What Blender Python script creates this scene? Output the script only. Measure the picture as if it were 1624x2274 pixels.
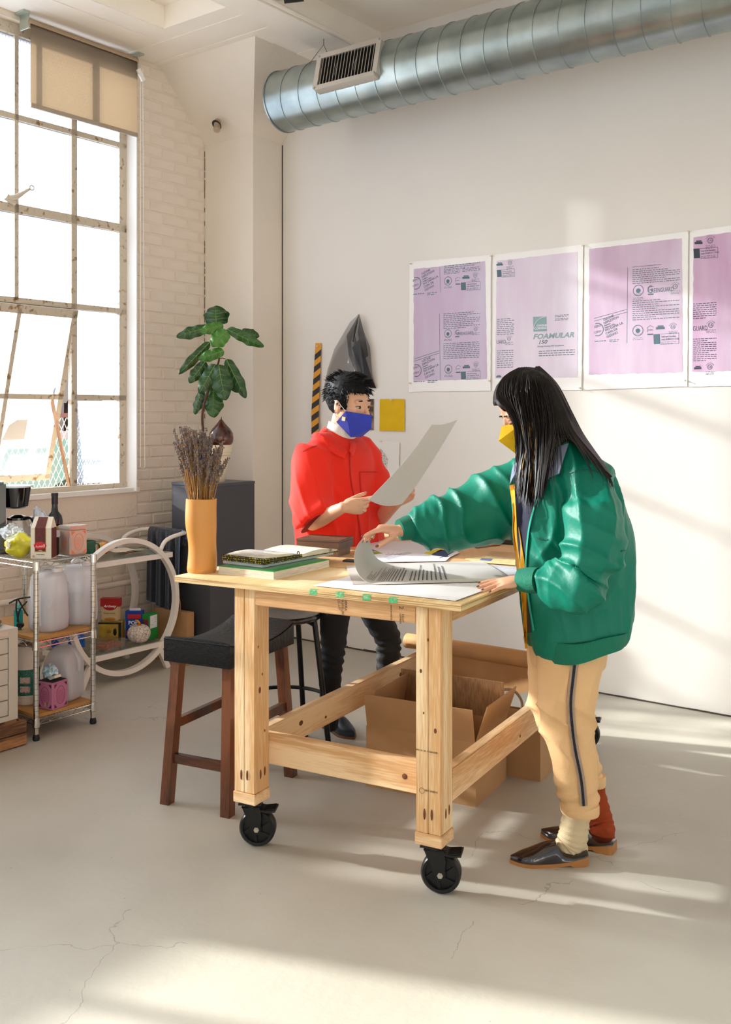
import bpy, bmesh, math, random
from math import sin, cos, pi, radians as R_, sqrt
from mathutils import Vector, Matrix, noise
from mathutils.bvhtree import BVHTree
random.seed(7)
C = bpy.context.scene.collection
sc = bpy.context.scene
for o in list(bpy.data.objects): bpy.data.objects.remove(o)
# ------------------------------------------------------------------ camera
CAMH, F, CX, HY = 1.5, 2211.0, 812.0, 922.0
cd = bpy.data.cameras.new('camera'); cam = bpy.data.objects.new('camera', cd); C.objects.link(cam)
cam.location = (0, 0, CAMH); cam.rotation_euler = (pi/2, 0, 0)
cd.sensor_fit = 'VERTICAL'; cd.sensor_height = 36; cd.lens = 36*F/2274
cd.shift_y = -(1137-HY)/2274; cd.clip_start = 0.05
sc.camera = cam
# ------------------------------------------------------------------ world, sun, exposure
UX, UY = .7965, .6047
ROOMROT = math.atan2(-UY, UX)
def RM(a, b, z=0.0): return Vector((a*UX+b*UY, -a*UY+b*UX, z))
w = bpy.data.worlds.new('sky'); sc.world = w; w.use_nodes = True
nt = w.node_tree; bg = nt.nodes['Background']
tc = nt.nodes.new('ShaderNodeTexCoord'); sx = nt.nodes.new('ShaderNodeSeparateXYZ'); cr = nt.nodes.new('ShaderNodeValToRGB')
nt.links.new(tc.outputs['Generated'], sx.inputs[0]); nt.links.new(sx.outputs['Z'], cr.inputs[0]); nt.links.new(cr.outputs[0], bg.inputs['Color'])
cr.color_ramp.elements[0].position = 0.0; cr.color_ramp.elements[0].color = (.86, .90, 1.0, 1)
cr.color_ramp.elements[1].position = 0.7; cr.color_ramp.elements[1].color = (.55, .72, 1.0, 1)
bg.inputs['Strength'].default_value = 1.05
sl = bpy.data.lights.new('sun', 'SUN'); sun = bpy.data.objects.new('sun', sl); C.objects.link(sun)
SUNDIR = RM(.941, .340, -.342).normalized()
sun.rotation_euler = (-SUNDIR).to_track_quat('Z', 'Y').to_euler()
sun.location = RM(-9, 0, 6)
sl.energy = 18.0; sl.angle = R_(1.5); sl.color = (1.0, .955, .88)
# wide second sun added to soften light, standing in for frosted-pane scatter
hl = bpy.data.lights.new('wide_sun_fill', 'SUN'); wide_sun = bpy.data.objects.new('wide_sun_fill', hl); C.objects.link(wide_sun)
wide_sun.rotation_euler = sun.rotation_euler; wide_sun.location = RM(-9, -1, 6); hl.energy = 14.5; hl.angle = R_(24); hl.color = (1.0, .965, .91)
sc.view_settings.view_transform = 'Standard'; sc.view_settings.look = 'None'
sc.view_settings.exposure = 0.0; sc.view_settings.gamma = 1.0; sc.view_settings.use_curve_mapping = False
try:
    sc.cycles.use_denoising = True; sc.cycles.denoiser = 'OPENIMAGEDENOISE'
    sc.cycles.max_bounces = 10; sc.cycles.diffuse_bounces = 6; sc.cycles.transparent_max_bounces = 24
    sc.cycles.transmission_bounces = 8; sc.cycles.glossy_bounces = 4
    sc.cycles.sample_clamp_indirect = 6.0; sc.cycles.caustics_reflective = False; sc.cycles.caustics_refractive = False
except Exception: pass
# ------------------------------------------------------------------ helpers
def P(px, py, Y): return Vector(((px-CX)/F*Y, Y, CAMH-(py-HY)/F*Y))
def G(px, py, z=0.0):
    Y = (CAMH-z)*F/(py-HY); return Vector(((px-CX)/F*Y, Y, z))
def onA(px, py, a):      # pixel onto the plane a = const (parallel to the left wall) -> (b, z)
    k = (px-CX)/F; Y = -a/(UY-UX*k); return (UY*k*Y+UX*Y, CAMH-(py-HY)/F*Y)
def onB(px, py, b):      # pixel onto the plane b = const (parallel to the back wall) -> (a, z)
    k = (px-CX)/F; Y = b/(UX+UY*k); return (UX*k*Y-UY*Y, CAMH-(py-HY)/F*Y)
def toRoom(p): return (p.x*UX-p.y*UY, p.x*UY+p.y*UX)
def lin(c):
    return c/12.92 if c <= .04045 else ((c+.055)/1.055)**2.4
def rgb(h):
    h = h.lstrip('#'); return tuple(lin(int(h[i:i+2], 16)/255) for i in (0, 2, 4))
_m = {}
def mat(name, col='#cccccc', rough=.5, metal=0, bump=0, bscale=40, var=0, vscale=6, spec=.5, alpha=1, trans=0, emis=0, sheen=0, col2=None, coat=0, detail=4, stretch=(1,1,1), ior=1.45, contrast=(.35,.65), sss=0):
    if name in _m: return _m[name]
    m = bpy.data.materials.new(name); m.use_nodes = True; n = m.node_tree.nodes; l = m.node_tree.links; b = n['Principled BSDF']
    c = rgb(col) if isinstance(col, str) else col
    b.inputs['Base Color'].default_value = (*c, 1); b.inputs['Roughness'].default_value = rough; b.inputs['Metallic'].default_value = metal
    b.inputs['Specular IOR Level'].default_value = spec; b.inputs['Alpha'].default_value = alpha; b.inputs['IOR'].default_value = ior
    b.inputs['Transmission Weight'].default_value = trans; b.inputs['Sheen Weight'].default_value = sheen; b.inputs['Coat Weight'].default_value = coat
    if sss: b.inputs['Subsurface Weight'].default_value = sss; b.inputs['Subsurface Radius'].default_value = (.02, .008, .004); b.inputs['Subsurface Scale'].default_value = .5
    if emis: b.inputs['Emission Color'].default_value = (*c, 1); b.inputs['Emission Strength'].default_value = emis
    def tex(scale):
        t = n.new('ShaderNodeTexCoord'); mp = n.new('ShaderNodeMapping'); nz = n.new('ShaderNodeTexNoise')
        l.new(t.outputs['Object'], mp.inputs[0]); l.new(mp.outputs[0], nz.inputs['Vector']); mp.inputs['Scale'].default_value = stretch
        nz.inputs['Scale'].default_value = scale; nz.inputs['Detail'].default_value = detail; return nz
    if var or col2:
        nz = tex(vscale); r = n.new('ShaderNodeValToRGB'); l.new(nz.outputs['Fac'], r.inputs[0]); l.new(r.outputs[0], b.inputs['Base Color'])
        r.color_ramp.elements[0].position, r.color_ramp.elements[1].position = contrast
        c2 = rgb(col2) if col2 else tuple(x*(1-var) for x in c)
        r.color_ramp.elements[0].color = (*c2, 1); r.color_ramp.elements[1].color = (*c, 1)
    if bump:
        nz = tex(bscale); bp = n.new('ShaderNodeBump'); bp.inputs['Strength'].default_value = bump; bp.inputs['Distance'].default_value = .01
        l.new(nz.outputs['Fac'], bp.inputs['Height']); l.new(bp.outputs[0], b.inputs['Normal'])
    _m[name] = m; return m
def wood(name, c1, c2, axis='z', scale=14, rough=.55, dist=2.5, coat=0, knots=None):
    """grain running along AXIS in object space"""
    if name in _m: return _m[name]
    m = bpy.data.materials.new(name); m.use_nodes = True; n = m.node_tree.nodes; l = m.node_tree.links; b = n['Principled BSDF']
    t = n.new('ShaderNodeTexCoord'); mp = n.new('ShaderNodeMapping'); l.new(t.outputs['Object'], mp.inputs[0])
    s = [1, 1, 1]; s['xyz'.index(axis)] = .07; mp.inputs['Scale'].default_value = s
    nz = n.new('ShaderNodeTexNoise'); nz.inputs['Scale'].default_value = 3.2; nz.inputs['Detail'].default_value = 3; l.new(mp.outputs[0], nz.inputs['Vector'])
    mul = n.new('ShaderNodeMath'); mul.operation = 'MULTIPLY'; mul.inputs[1].default_value = scale*dist; l.new(nz.outputs['Fac'], mul.inputs[0])
    sn = n.new('ShaderNodeMath'); sn.operation = 'SINE'; l.new(mul.outputs[0], sn.inputs[0])
    fine = n.new('ShaderNodeTexNoise'); fine.inputs['Scale'].default_value = 160; fine.inputs['Detail'].default_value = 2; l.new(mp.outputs[0], fine.inputs['Vector'])
    mx = n.new('ShaderNodeMath'); mx.operation = 'MULTIPLY_ADD'; l.new(sn.outputs[0], mx.inputs[0]); mx.inputs[1].default_value = .28; l.new(fine.outputs['Fac'], mx.inputs[2])
    r = n.new('ShaderNodeValToRGB'); l.new(mx.outputs[0], r.inputs[0]); l.new(r.outputs[0], b.inputs['Base Color'])
    r.color_ramp.elements[0].position = .2; r.color_ramp.elements[0].color = (*rgb(c2), 1)
    r.color_ramp.elements[1].position = .72; r.color_ramp.elements[1].color = (*rgb(c1), 1)
    b.inputs['Roughness'].default_value = rough; b.inputs['Coat Weight'].default_value = coat
    bp = n.new('ShaderNodeBump'); bp.inputs['Strength'].default_value = .12; bp.inputs['Distance'].default_value = .004
    l.new(mx.outputs[0], bp.inputs['Height']); l.new(bp.outputs[0], b.inputs['Normal'])
    _m[name] = m; return m
def pane_mat(name, clear, trans, gloss=.06, tint=(.93, .96, 1.0), tr_col=None):
    if name in _m: return _m[name]
    m = bpy.data.materials.new(name); m.use_nodes = True; n = m.node_tree.nodes; l = m.node_tree.links
    n.remove(n['Principled BSDF']); out = n['Material Output']
    a = n.new('ShaderNodeBsdfTransparent'); a.inputs[0].default_value = (*tint, 1)
    b = n.new('ShaderNodeBsdfTranslucent'); b.inputs[0].default_value = (*(tr_col or tint), 1)
    g = n.new('ShaderNodeBsdfGlossy'); g.inputs['Roughness'].default_value = .12
    m1 = n.new('ShaderNodeMixShader'); m1.inputs[0].default_value = trans/max(1e-6, clear+trans); l.new(a.outputs[0], m1.inputs[1]); l.new(b.outputs[0], m1.inputs[2])
    m2 = n.new('ShaderNodeMixShader'); m2.inputs[0].default_value = gloss; l.new(m1.outputs[0], m2.inputs[1]); l.new(g.outputs[0], m2.inputs[2])
    l.new(m2.outputs[0], out.inputs[0]); _m[name] = m; return m
# ---- objects
def tag(o, label=None, cat=None, group=None, kind=None):
    if label: o['label'] = label
    if cat: o['category'] = cat
    if group: o['group'] = group
    if kind: o['kind'] = kind
    return o
def thing(name, label, cat, loc=(0, 0, 0), rotz=0, group=None):
    o = bpy.data.objects.new(name, None); C.objects.link(o); o.empty_display_size = .05
    o.location = loc; o.rotation_euler = (0, 0, rotz)
    return tag(o, label, cat, group)
def LM(o):
    m = Matrix.LocRotScale(o.location, o.rotation_euler, o.scale)
    return LM(o.parent) @ m if o.parent else m
def finish(me, smooth):
    if smooth:
        for p in me.polygons: p.use_smooth = True
        try: me.set_sharp_from_angle(angle=R_(smooth if smooth is not True else 40))
        except Exception: pass
def obj(name, bm, m, parent=None, world=False, smooth=None, kind=None, label=None, loc=None, rotz=0, bevel=0):
    """link a bmesh as ONE mesh object; world=True means the verts are in world coordinates"""
    me = bpy.data.meshes.new(name)
    if bevel: 
        bmesh.ops.bevel(bm, geom=[e for e in bm.edges if len(e.link_faces) == 2 and e.calc_face_angle(0) > .6], offset=bevel, segments=2, affect='EDGES', clamp_overlap=True)
    if world and parent is not None: bm.transform(LM(parent).inverted())
    if world and parent is None and loc is not None: bm.transform((Matrix.Translation(loc) @ Matrix.Rotation(rotz, 4, 'Z')).inverted())
    bmesh.ops.recalc_face_normals(bm, faces=bm.faces) if smooth != 'raw' else None
    bm.to_mesh(me); bm.free()
    for x in (m if isinstance(m, (list, tuple)) else [m]): me.materials.append(x)
    finish(me, 40 if smooth == 'raw' else smooth)
    o = bpy.data.objects.new(name, me); C.objects.link(o)
    if parent is not None: o.parent = parent
    elif loc is not None: o.location = loc; o.rotation_euler = (0, 0, rotz)
    if kind: o['kind'] = kind
    if label: o['label'] = label
    return o
def B(): return bmesh.new()
def box(bm, c, s, rot=None, mi=0):
    """box centre c, full size s"""
    M = Matrix.Translation(c) @ (rot.to_4x4() if rot is not None else Matrix.Identity(4)) @ Matrix.Diagonal((*s, 1))
    r = bmesh.ops.create_cube(bm, size=1, matrix=M)
    if mi:
        for f in {f for v in r['verts'] for f in v.link_faces}: f.material_index = mi
    return bm
def bx(bm, x0, x1, y0, y1, z0, z1, mi=0): return box(bm, ((x0+x1)/2, (y0+y1)/2, (z0+z1)/2), (abs(x1-x0), abs(y1-y0), abs(z1-z0)), mi=mi)
def frames(pts, up=None):
    """tangent frames along a polyline"""
    n = len(pts); T = []
    for i in range(n):
        a = pts[max(i-1, 0)]; b = pts[min(i+1, n-1)]; t = (b-a); T.append(t.normalized() if t.length > 1e-9 else Vector((0, 0, 1)))
    u = Vector(up) if up is not None else (Vector((0, 0, 1)) if abs(T[0].z) < .9 else Vector((0, 1, 0)))
    out = []
    for t in T:
        if up is None and out: u = out[-1][1]
        x = u - t*u.dot(t)
        if x.length < 1e-6: x = Vector((1, 0, 0)) - t*t.x
        x.normalize(); out.append((t, x, t.cross(x)))
    return out
def tube(bm, pts, r, seg=8, up=None, cap=True, closed=False, mi=0, prof=None):
    """sweep; r is a number, list of numbers, or list of (r_up, r_side)"""
    pts = [Vector(p) for p in pts]; fr = frames(pts, up); rings = []
    if closed:
        n = len(pts); fr = []
        u = Vector(up) if up is not None else Vector((0, 0, 1))
        for i in range(n):
            t = (pts[(i+1) % n]-pts[i-1]).normalized(); x = (u-t*u.dot(t)).normalized(); fr.append((t, x, t.cross(x)))
    for i, p in enumerate(pts):
        rr = r[i] if isinstance(r, (list, tuple)) else r
        ru, rs = rr if isinstance(rr, (list, tuple)) else (rr, rr)
        t, x, y = fr[i]
        if prof: rings.append([bm.verts.new(p + x*(a*ru) + y*(b*rs)) for a, b in prof])
        else: rings.append([bm.verts.new(p + x*(cos(2*pi*k/seg)*ru) + y*(sin(2*pi*k/seg)*rs)) for k in range(seg)])
    m = len(rings[0]); N = len(rings)
    for i in range(N if closed else N-1):
        A, D = rings[i], rings[(i+1) % N]
        for k in range(m):
            f = bm.faces.new((A[k], A[(k+1) % m], D[(k+1) % m], D[k])); f.material_index = mi
    if cap and not closed:
        bm.faces.new(list(reversed(rings[0]))).material_index = mi; bm.faces.new(rings[-1]).material_index = mi
    return rings
SQ = [(1, 1), (-1, 1), (-1, -1), (1, -1)]
def bar(bm, a, b, w, h=None, up=(0, 0, 1), mi=0):
    """rectangular bar from a to b; w sideways, h along up"""
    a, b = Vector(a), Vector(b)
    if abs((b-a).normalized().dot(Vector(up))) > .98: up = (0, 1, 0)
    tube(bm, [a, b], [((h if h else w)/2, w/2)]*2, up=up, prof=SQ, mi=mi); return bm
def lathe(bm, prof, seg=32, c=(0, 0, 0), mi=0, cap=True):
    c = Vector(c); rings = []
    for r, z in prof:
        rings.append([bm.verts.new(c+Vector((r*cos(2*pi*k/seg), r*sin(2*pi*k/seg), z))) for k in range(seg)])
    for i in range(len(rings)-1):
        for k in range(seg):
            bm.faces.new((rings[i][k], rings[i][(k+1) % seg], rings[i+1][(k+1) % seg], rings[i+1][k])).material_index = mi
    if cap:
        if prof[0][0] > 1e-5: bm.faces.new(list(reversed(rings[0]))).material_index = mi
        if prof[-1][0] > 1e-5: bm.faces.new(rings[-1]).material_index = mi
    bmesh.ops.remove_doubles(bm, verts=bm.verts, dist=1e-6)
    return bm
def ell(bm, c, r, rot=None, sub=3):
    M = Matrix.Translation(c) @ (rot.to_4x4() if rot is not None else Matrix.Identity(4)) @ Matrix.Diagonal((*r, 1))
    bmesh.ops.create_icosphere(bm, subdivisions=sub, radius=1, matrix=M); return bm
def cap(bm, a, b, ra, rb, seg=14):
    """tapered capsule, closed"""
    a, b = Vector(a), Vector(b); d = (b-a); L = d.length; d.normalize() if L > 1e-9 else None
    pts, rs = [], []
    for k in range(4):
        t = pi/2*(1-k/4+.0); t = pi/2*(k+.35)/4.35; pts.append(a-d*ra*cos(t)); rs.append(ra*sin(t))
    pts.append(a); rs.append(ra); pts.append(b); rs.append(rb)
    for k in range(3, -1, -1):
        t = pi/2*(k+.35)/4.35; pts.append(b+d*rb*cos(t)); rs.append(rb*sin(t))
    tube(bm, pts, rs, seg=seg); return bm
def octa(bm, c, r, rot=0, mi=0):
    """tiny eight-faced bead, written vertex by vertex (fast)"""
    c = Vector(c); rx, ry, rz = r if isinstance(r, (tuple, list)) else (r, r, r); ca, sa = cos(rot), sin(rot)
    a = [bm.verts.new(c+Vector(v)) for v in ((rx*ca, rx*sa, 0), (-ry*sa, ry*ca, 0), (-rx*ca, -rx*sa, 0), (ry*sa, -ry*ca, 0), (0, 0, rz), (0, 0, -rz))]
    for i in range(4):
        bm.faces.new((a[i], a[(i+1) % 4], a[4])); bm.faces.new((a[(i+1) % 4], a[i], a[5]))
def chain(bm, pts, rs, seg=14):
    for i in range(len(pts)-1): cap(bm, pts[i], pts[i+1], rs[i], rs[i+1], seg)
def bez(p0, p1, p2, p3, n=12):
    p0, p1, p2, p3 = map(Vector, (p0, p1, p2, p3)); o = []
    for i in range(n+1):
        t = i/n; o.append(p0*(1-t)**3+p1*3*t*(1-t)**2+p2*3*t*t*(1-t)+p3*t**3)
    return o
def spline(pts, n=6):
    """Catmull-Rom through pts"""
    pts = [Vector(p) for p in pts]; out = []
    for i in range(len(pts)-1):
        a = pts[max(i-1, 0)]; b = pts[i]; c = pts[i+1]; d = pts[min(i+2, len(pts)-1)]
        for k in range(n):
            t = k/n; out.append(.5*((2*b)+(c-a)*t+(2*a-5*b+4*c-d)*t*t+(-a+3*b-3*c+d)*t**3))
    out.append(pts[-1]); return out
def grid(bm, fn, nu, nv, mi=0):
    V = [[bm.verts.new(fn(i/nu, j/nv)) for j in range(nv+1)] for i in range(nu+1)]
    for i in range(nu):
        for j in range(nv): bm.faces.new((V[i][j], V[i+1][j], V[i+1][j+1], V[i][j+1])).material_index = mi
    return V
def solid(bm, t):
    """give an open sheet thickness t: offset copy of every face plus a rim (no corner spikes)"""
    bmesh.ops.recalc_face_normals(bm, faces=bm.faces); bm.normal_update(); bm.verts.ensure_lookup_table()
    fs = list(bm.faces); es = [e for e in bm.edges if len(e.link_faces) == 1]
    mp = {v: bm.verts.new(v.co-v.normal*t) for v in list(bm.verts)}
    rim = [(e.verts[0], e.verts[1], e.link_faces[0]) for e in es]
    for f in fs: g = bm.faces.new([mp[v] for v in reversed(f.verts)]); g.material_index = f.material_index
    for a, b, f in rim:
        vs = list(f.verts); k = vs.index(a)
        if vs[(k+1) % len(vs)] != b: a, b = b, a
        g = bm.faces.new((b, a, mp[a], mp[b])); g.material_index = f.material_index
    return bm
def poly(bm, pts, depth=None, mi=0):
    """flat polygon, optionally extruded by the vector depth"""
    vs = [bm.verts.new(p) for p in pts]; f = bm.faces.new(vs); f.material_index = mi
    if depth is not None:
        d = Vector(depth); ws = [bm.verts.new(Vector(p)+d) for p in pts]; bm.faces.new(list(reversed(ws))).material_index = mi
        n = len(vs)
        for i in range(n): bm.faces.new((vs[i], ws[i], ws[(i+1) % n], vs[(i+1) % n])).material_index = mi
    return bm
def remesh(bm, voxel, smooth=3, fac=.5, fold=None):
    """voxel-merge overlapping closed shapes of a bmesh into one continuous surface; returns a bmesh"""
    me = bpy.data.meshes.new('tmp'); bmesh.ops.recalc_face_normals(bm, faces=bm.faces); bm.to_mesh(me); bm.free()
    o = bpy.data.objects.new('tmp', me); C.objects.link(o)
    md = o.modifiers.new('r', 'REMESH'); md.mode = 'VOXEL'; md.voxel_size = voxel
    if smooth: s = o.modifiers.new('s', 'SMOOTH'); s.factor = fac; s.iterations = smooth
    dg = bpy.context.evaluated_depsgraph_get(); ev = o.evaluated_get(dg); out = bpy.data.meshes.new_from_object(ev)
    bpy.data.objects.remove(o); bpy.data.meshes.remove(me)
    b2 = bmesh.new(); b2.from_mesh(out); bpy.data.meshes.remove(out)
    if fold:
        b2.normal_update()
        dd = [(v, v.normal*fold(v.co, v.normal)) for v in b2.verts]
        for v, d in dd: v.co += d
    return b2
FONT = None
def text(name, s, size, M, m, parent, depth=.0004, align='LEFT', shear=0, bold=0, xs=1, maxw=None, label=None):
    """lettering as a thin mesh; M places its plane (x right, y up, z out) in WORLD space"""
    cu = bpy.data.curves.new('txt', 'FONT'); cu.body = s; cu.size = size; cu.align_x = align; cu.extrude = depth; cu.shear = shear; cu.offset = bold; cu.resolution_u = 2
    o = bpy.data.objects.new('txt', cu); C.objects.link(o)
    dg = bpy.context.evaluated_depsgraph_get(); me = bpy.data.meshes.new_from_object(o.evaluated_get(dg))
    bpy.data.objects.remove(o); bpy.data.curves.remove(cu)
    bm = bmesh.new(); bm.from_mesh(me); bpy.data.meshes.remove(me)
    bm.transform(M @ Matrix.Diagonal((xs, 1, 1, 1)))
    o = obj(name, bm, m, parent, world=True)
    if label: o['label'] = label
    return o
def fr(origin, xdir, ydir):
    x = Vector(xdir).normalized(); y = Vector(ydir).normalized(); z = x.cross(y).normalized(); y = z.cross(x)
    M = Matrix((x, y, z)).transposed().to_4x4(); M.translation = Vector(origin); return M
def copy_tree(o, parent=None):
    c = o.copy(); C.objects.link(c)
    if parent is not None: c.parent = parent
    for ch in list(o.children): copy_tree(ch, c)
    return c
U3 = RM(1, 0); V3 = RM(0, 1); Z3 = Vector((0, 0, 1))
RR = Matrix.Rotation(ROOMROT, 3, 'Z')
# ------------------------------------------------------------------ structure materials
def paint(name, col, bump=.25, scale=9, var=.05):
    return mat(name, col, rough=.62, bump=bump, bscale=scale, var=var, vscale=1.6, detail=8)
M_wall = paint('white_paint', '#eae6df', .10, 14, .03)
M_cream = paint('cream_paint', '#e9e0d2', .3, 12, .06)
M_brickp = mat('painted_brick', '#eadfd0', rough=.6, bump=.35, bscale=28, var=.06, vscale=5, detail=8)
M_mortar = mat('painted_mortar', '#e6d9c8', rough=.8, bump=.6, bscale=50)
M_ceil = paint('ceiling_paint', '#f7f0e4', .3, 10, .06)
M_black = mat('matt_black', '#151515', rough=.5)
def floor_mat():
    m = mat('grey_floor_paint', '#b9b4a8', rough=.42); n = m.node_tree.nodes; l = m.node_tree.links; b = n['Principled BSDF']
    t = n.new('ShaderNodeTexCoord'); nz = n.new('ShaderNodeTexNoise'); nz.inputs['Scale'].default_value = 1.3; nz.inputs['Detail'].default_value = 8
    l.new(t.outputs['Object'], nz.inputs['Vector']); r = n.new('ShaderNodeValToRGB'); l.new(nz.outputs['Fac'], r.inputs[0])
    r.color_ramp.elements[0].position = .3; r.color_ramp.elements[0].color = (*rgb('#aaa497'), 1); r.color_ramp.elements[1].position = .7; r.color_ramp.elements[1].color = (*rgb('#bdb8ac'), 1)
    # long wandering cracks, drawn from the edges of large distorted cells
    wz = n.new('ShaderNodeTexNoise'); wz.inputs['Scale'].default_value = 3.5; wz.inputs['Detail'].default_value = 9; l.new(t.outputs['Object'], wz.inputs['Vector'])
    mx = n.new('ShaderNodeMixRGB'); mx.inputs[0].default_value = .22; l.new(t.outputs['Object'], mx.inputs[1]); l.new(wz.outputs['Color'], mx.inputs[2])
    vo = n.new('ShaderNodeTexVoronoi'); vo.feature = 'DISTANCE_TO_EDGE'; vo.inputs['Scale'].default_value = 1.5; l.new(mx.outputs[0], vo.inputs['Vector'])
    lt = n.new('ShaderNodeMath'); lt.operation = 'LESS_THAN'; lt.inputs[1].default_value = .0016; l.new(vo.outputs['Distance'], lt.inputs[0])
    ms = n.new('ShaderNodeTexNoise'); ms.inputs['Scale'].default_value = 1.1; l.new(t.outputs['Object'], ms.inputs['Vector'])
    gt = n.new('ShaderNodeMath'); gt.operation = 'GREATER_THAN'; gt.inputs[1].default_value = .56; l.new(ms.outputs['Fac'], gt.inputs[0])
    mu = n.new('ShaderNodeMath'); mu.operation = 'MULTIPLY'; l.new(lt.outputs[0], mu.inputs[0]); l.new(gt.outputs[0], mu.inputs[1])
    # small pits
    v2 = n.new('ShaderNodeTexVoronoi'); v2.inputs['Scale'].default_value = 9; v2.inputs['Randomness'].default_value = 1; l.new(t.outputs['Object'], v2.inputs['Vector'])
    l2 = n.new('ShaderNodeMath'); l2.operation = 'LESS_THAN'; l2.inputs[1].default_value = .035; l.new(v2.outputs['Distance'], l2.inputs[0])
    ad = n.new('ShaderNodeMath'); ad.operation = 'MAXIMUM'; l.new(mu.outputs[0], ad.inputs[0]); l.new(l2.outputs[0], ad.inputs[1])
    c = n.new('ShaderNodeMixRGB'); l.new(ad.outputs[0], c.inputs[0]); l.new(r.outputs[0], c.inputs[1]); c.inputs[2].default_value = (*rgb('#9a958c'), 1)
    l.new(c.outputs[0], b.inputs['Base Color'])
    bn = n.new('ShaderNodeTexNoise'); bn.inputs['Scale'].default_value = 30; bn.inputs['Detail'].default_value = 8; l.new(t.outputs['Object'], bn.inputs['Vector'])
    bp = n.new('ShaderNodeBump'); bp.inputs['Strength'].default_value = .25; bp.inputs['Distance'].default_value = .004; l.new(bn.outputs['Fac'], bp.inputs['Height'])
    b2 = n.new('ShaderNodeBump'); b2.invert = True; b2.inputs['Strength'].default_value = .6; b2.inputs['Distance'].default_value = .004; l.new(ad.outputs[0], b2.inputs['Height']); l.new(bp.outputs[0], b2.inputs['Normal']); l.new(b2.outputs[0], b.inputs['Normal'])
    return m
A0, A1, B0, B1, HC = -4.988, 3.4, -3.2, 5.04, 3.78
WIN = -5.06
def S(name, bm, m, **k):
    """setting object in room coordinates"""
    return obj(name, bm, m, loc=(0, 0, 0), rotz=ROOMROT, kind='structure', **k)
bm = B(); bx(bm, A0-.3, A1+.3, B0-.3, B1+.3, -.2, 0); S('floor', bm, floor_mat())
bm = B(); bx(bm, A0-.3, A1+.3, B1, B1+.25, 0, 4.4); wall_back = S('wall_back', bm, M_wall)
# dark shrinkage crack where the wall board meets the floor
bm = B()
for i in range(60):
    a = A0+.5+i*(A1-A0-.6)/60; j = .012*noise.noise(Vector((a*3, 0, 0)))
    bx(bm, a, a+(A1-A0-.6)/60+.001, B1-.004, B1, 0, .007+abs(j))
S('trim_1', bm, mat('crack_dark', '#4a4237', rough=.9), parent=None)
# window wall: sill wall, jamb pier, piers between the bays
W1a, W1b, W2a, W2b, SILL, WTOP = 1.35, 4.13, -1.9, .93, 1.02, 3.74
bm = B()
bx(bm, A0-.3, A0-.005, B0, B1, 0, SILL)
bx(bm, A0-.3, A0-.005, W1b, B1, SILL, HC+.1); bx(bm, A0-.3, A0, W2b, W1a, SILL, HC+.1); bx(bm, A0-.3, A0, B0-.3, W2a, SILL, HC+.1)
bx(bm, A0-.3, A0, W2a, W1b, WTOP, HC+.3)
bx(bm, A0-.036, A0, B0, 2.35, 0, SILL)
# rendered concrete band below the sill and the white painted jamb
bx(bm, A0-.036, A0+.006, 2.35, W1b+.03, .86, SILL)
bx(bm, A0-.036, A0+.004, W1b, W1b+.035, SILL, WTOP)
wall_left = S('wall_left', bm, M_mortar)
# bricks of the window wall, each an object under the wall
BMESH = []
for k in range(5):
    b = B(); L, Hh = .205, .062
    bx(b, 0, .036, 0, L, 0, Hh)
    bmesh.ops.bevel(b, geom=list(b.edges), offset=.005, segments=1, affect='EDGES')
    for v in b.verts:
        v.co += Vector((random.uniform(-.0015, .0015), random.uniform(-.002, .002), random.uniform(-.002, .002)))
    me = bpy.data.meshes.new('brick'); b.to_mesh(me); b.free(); me.materials.append(M_brickp)
    BMESH.append(me)
def brick(a, b, z, sy, shared=BMESH):
    o = bpy.data.objects.new('brick', random.choice(shared)); C.objects.link(o); o.parent = wall_left
    o.location = (a+random.uniform(-.0012, .0012), b, z); o.scale = (1, sy, 1)
nb = 0
for row in range(52):
    z = .004+row*.0722
    if z > HC-.02: break
    spans = [(W1b+.037, 4.75)] if z > SILL-.05 else ([(2.35, 4.75)] if z < .83 else [(W1b+.037, 4.75)])
    for s0, s1 in spans:
        if z < .83: s0 = 2.9
        b = s0 - (.105 if row % 2 else 0)
        while b < s1-.01:
            b0, b1 = max(b, s0), min(b+.205, s1-.002)
            if b1-b0 > .03: brick(A0-.036, b0, z, (b1-b0)/.205); nb += 1
            b += .2145
# plastered concrete column with a flared capital, in the corner
bm = B()
bx(bm, A0-.02, -4.536, 4.754, B1+.01, 0, 3.36)
v0 = [(A0-.02, 4.754, 3.34), (-4.536, 4.754, 3.34), (-4.536, B1+.01, 3.34), (A0-.02, B1+.01, 3.34)]
v1 = [(A0-.02, 4.342, 3.785), (-4.124, 4.342, 3.785), (-4.124, B1+.01, 3.785), (A0-.02, B1+.01, 3.785)]
lo = [bm.verts.new(p) for p in v0]; hi = [bm.verts.new(p) for p in v1]
for i in range(4): bm.faces.new((lo[i], lo[(i+1) % 4], hi[(i+1) % 4], hi[i]))
bm.faces.new(hi); bm.faces.new(lo[::-1])
col = S('column', bm, M_cream)
# joint beside the column
bm = B(); bx(bm, -4.536, -4.529, B1-.003, B1+.001, 0, 3.33); S('trim_2', bm, mat('crack_dark', '#4a4237'))
bm = B()
for i in range(70):
    z = .02+i*.047; wv = .003*noise.noise(Vector((0, 0, z*4)))
    if random.random() < .7: bx(bm, A0, A0+.0025, 4.7495+wv, 4.753+wv, z, z+.047*random.uniform(.6, 1.02))
S('trim_3', bm, mat('crack_brown', '#7a6650'))
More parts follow.
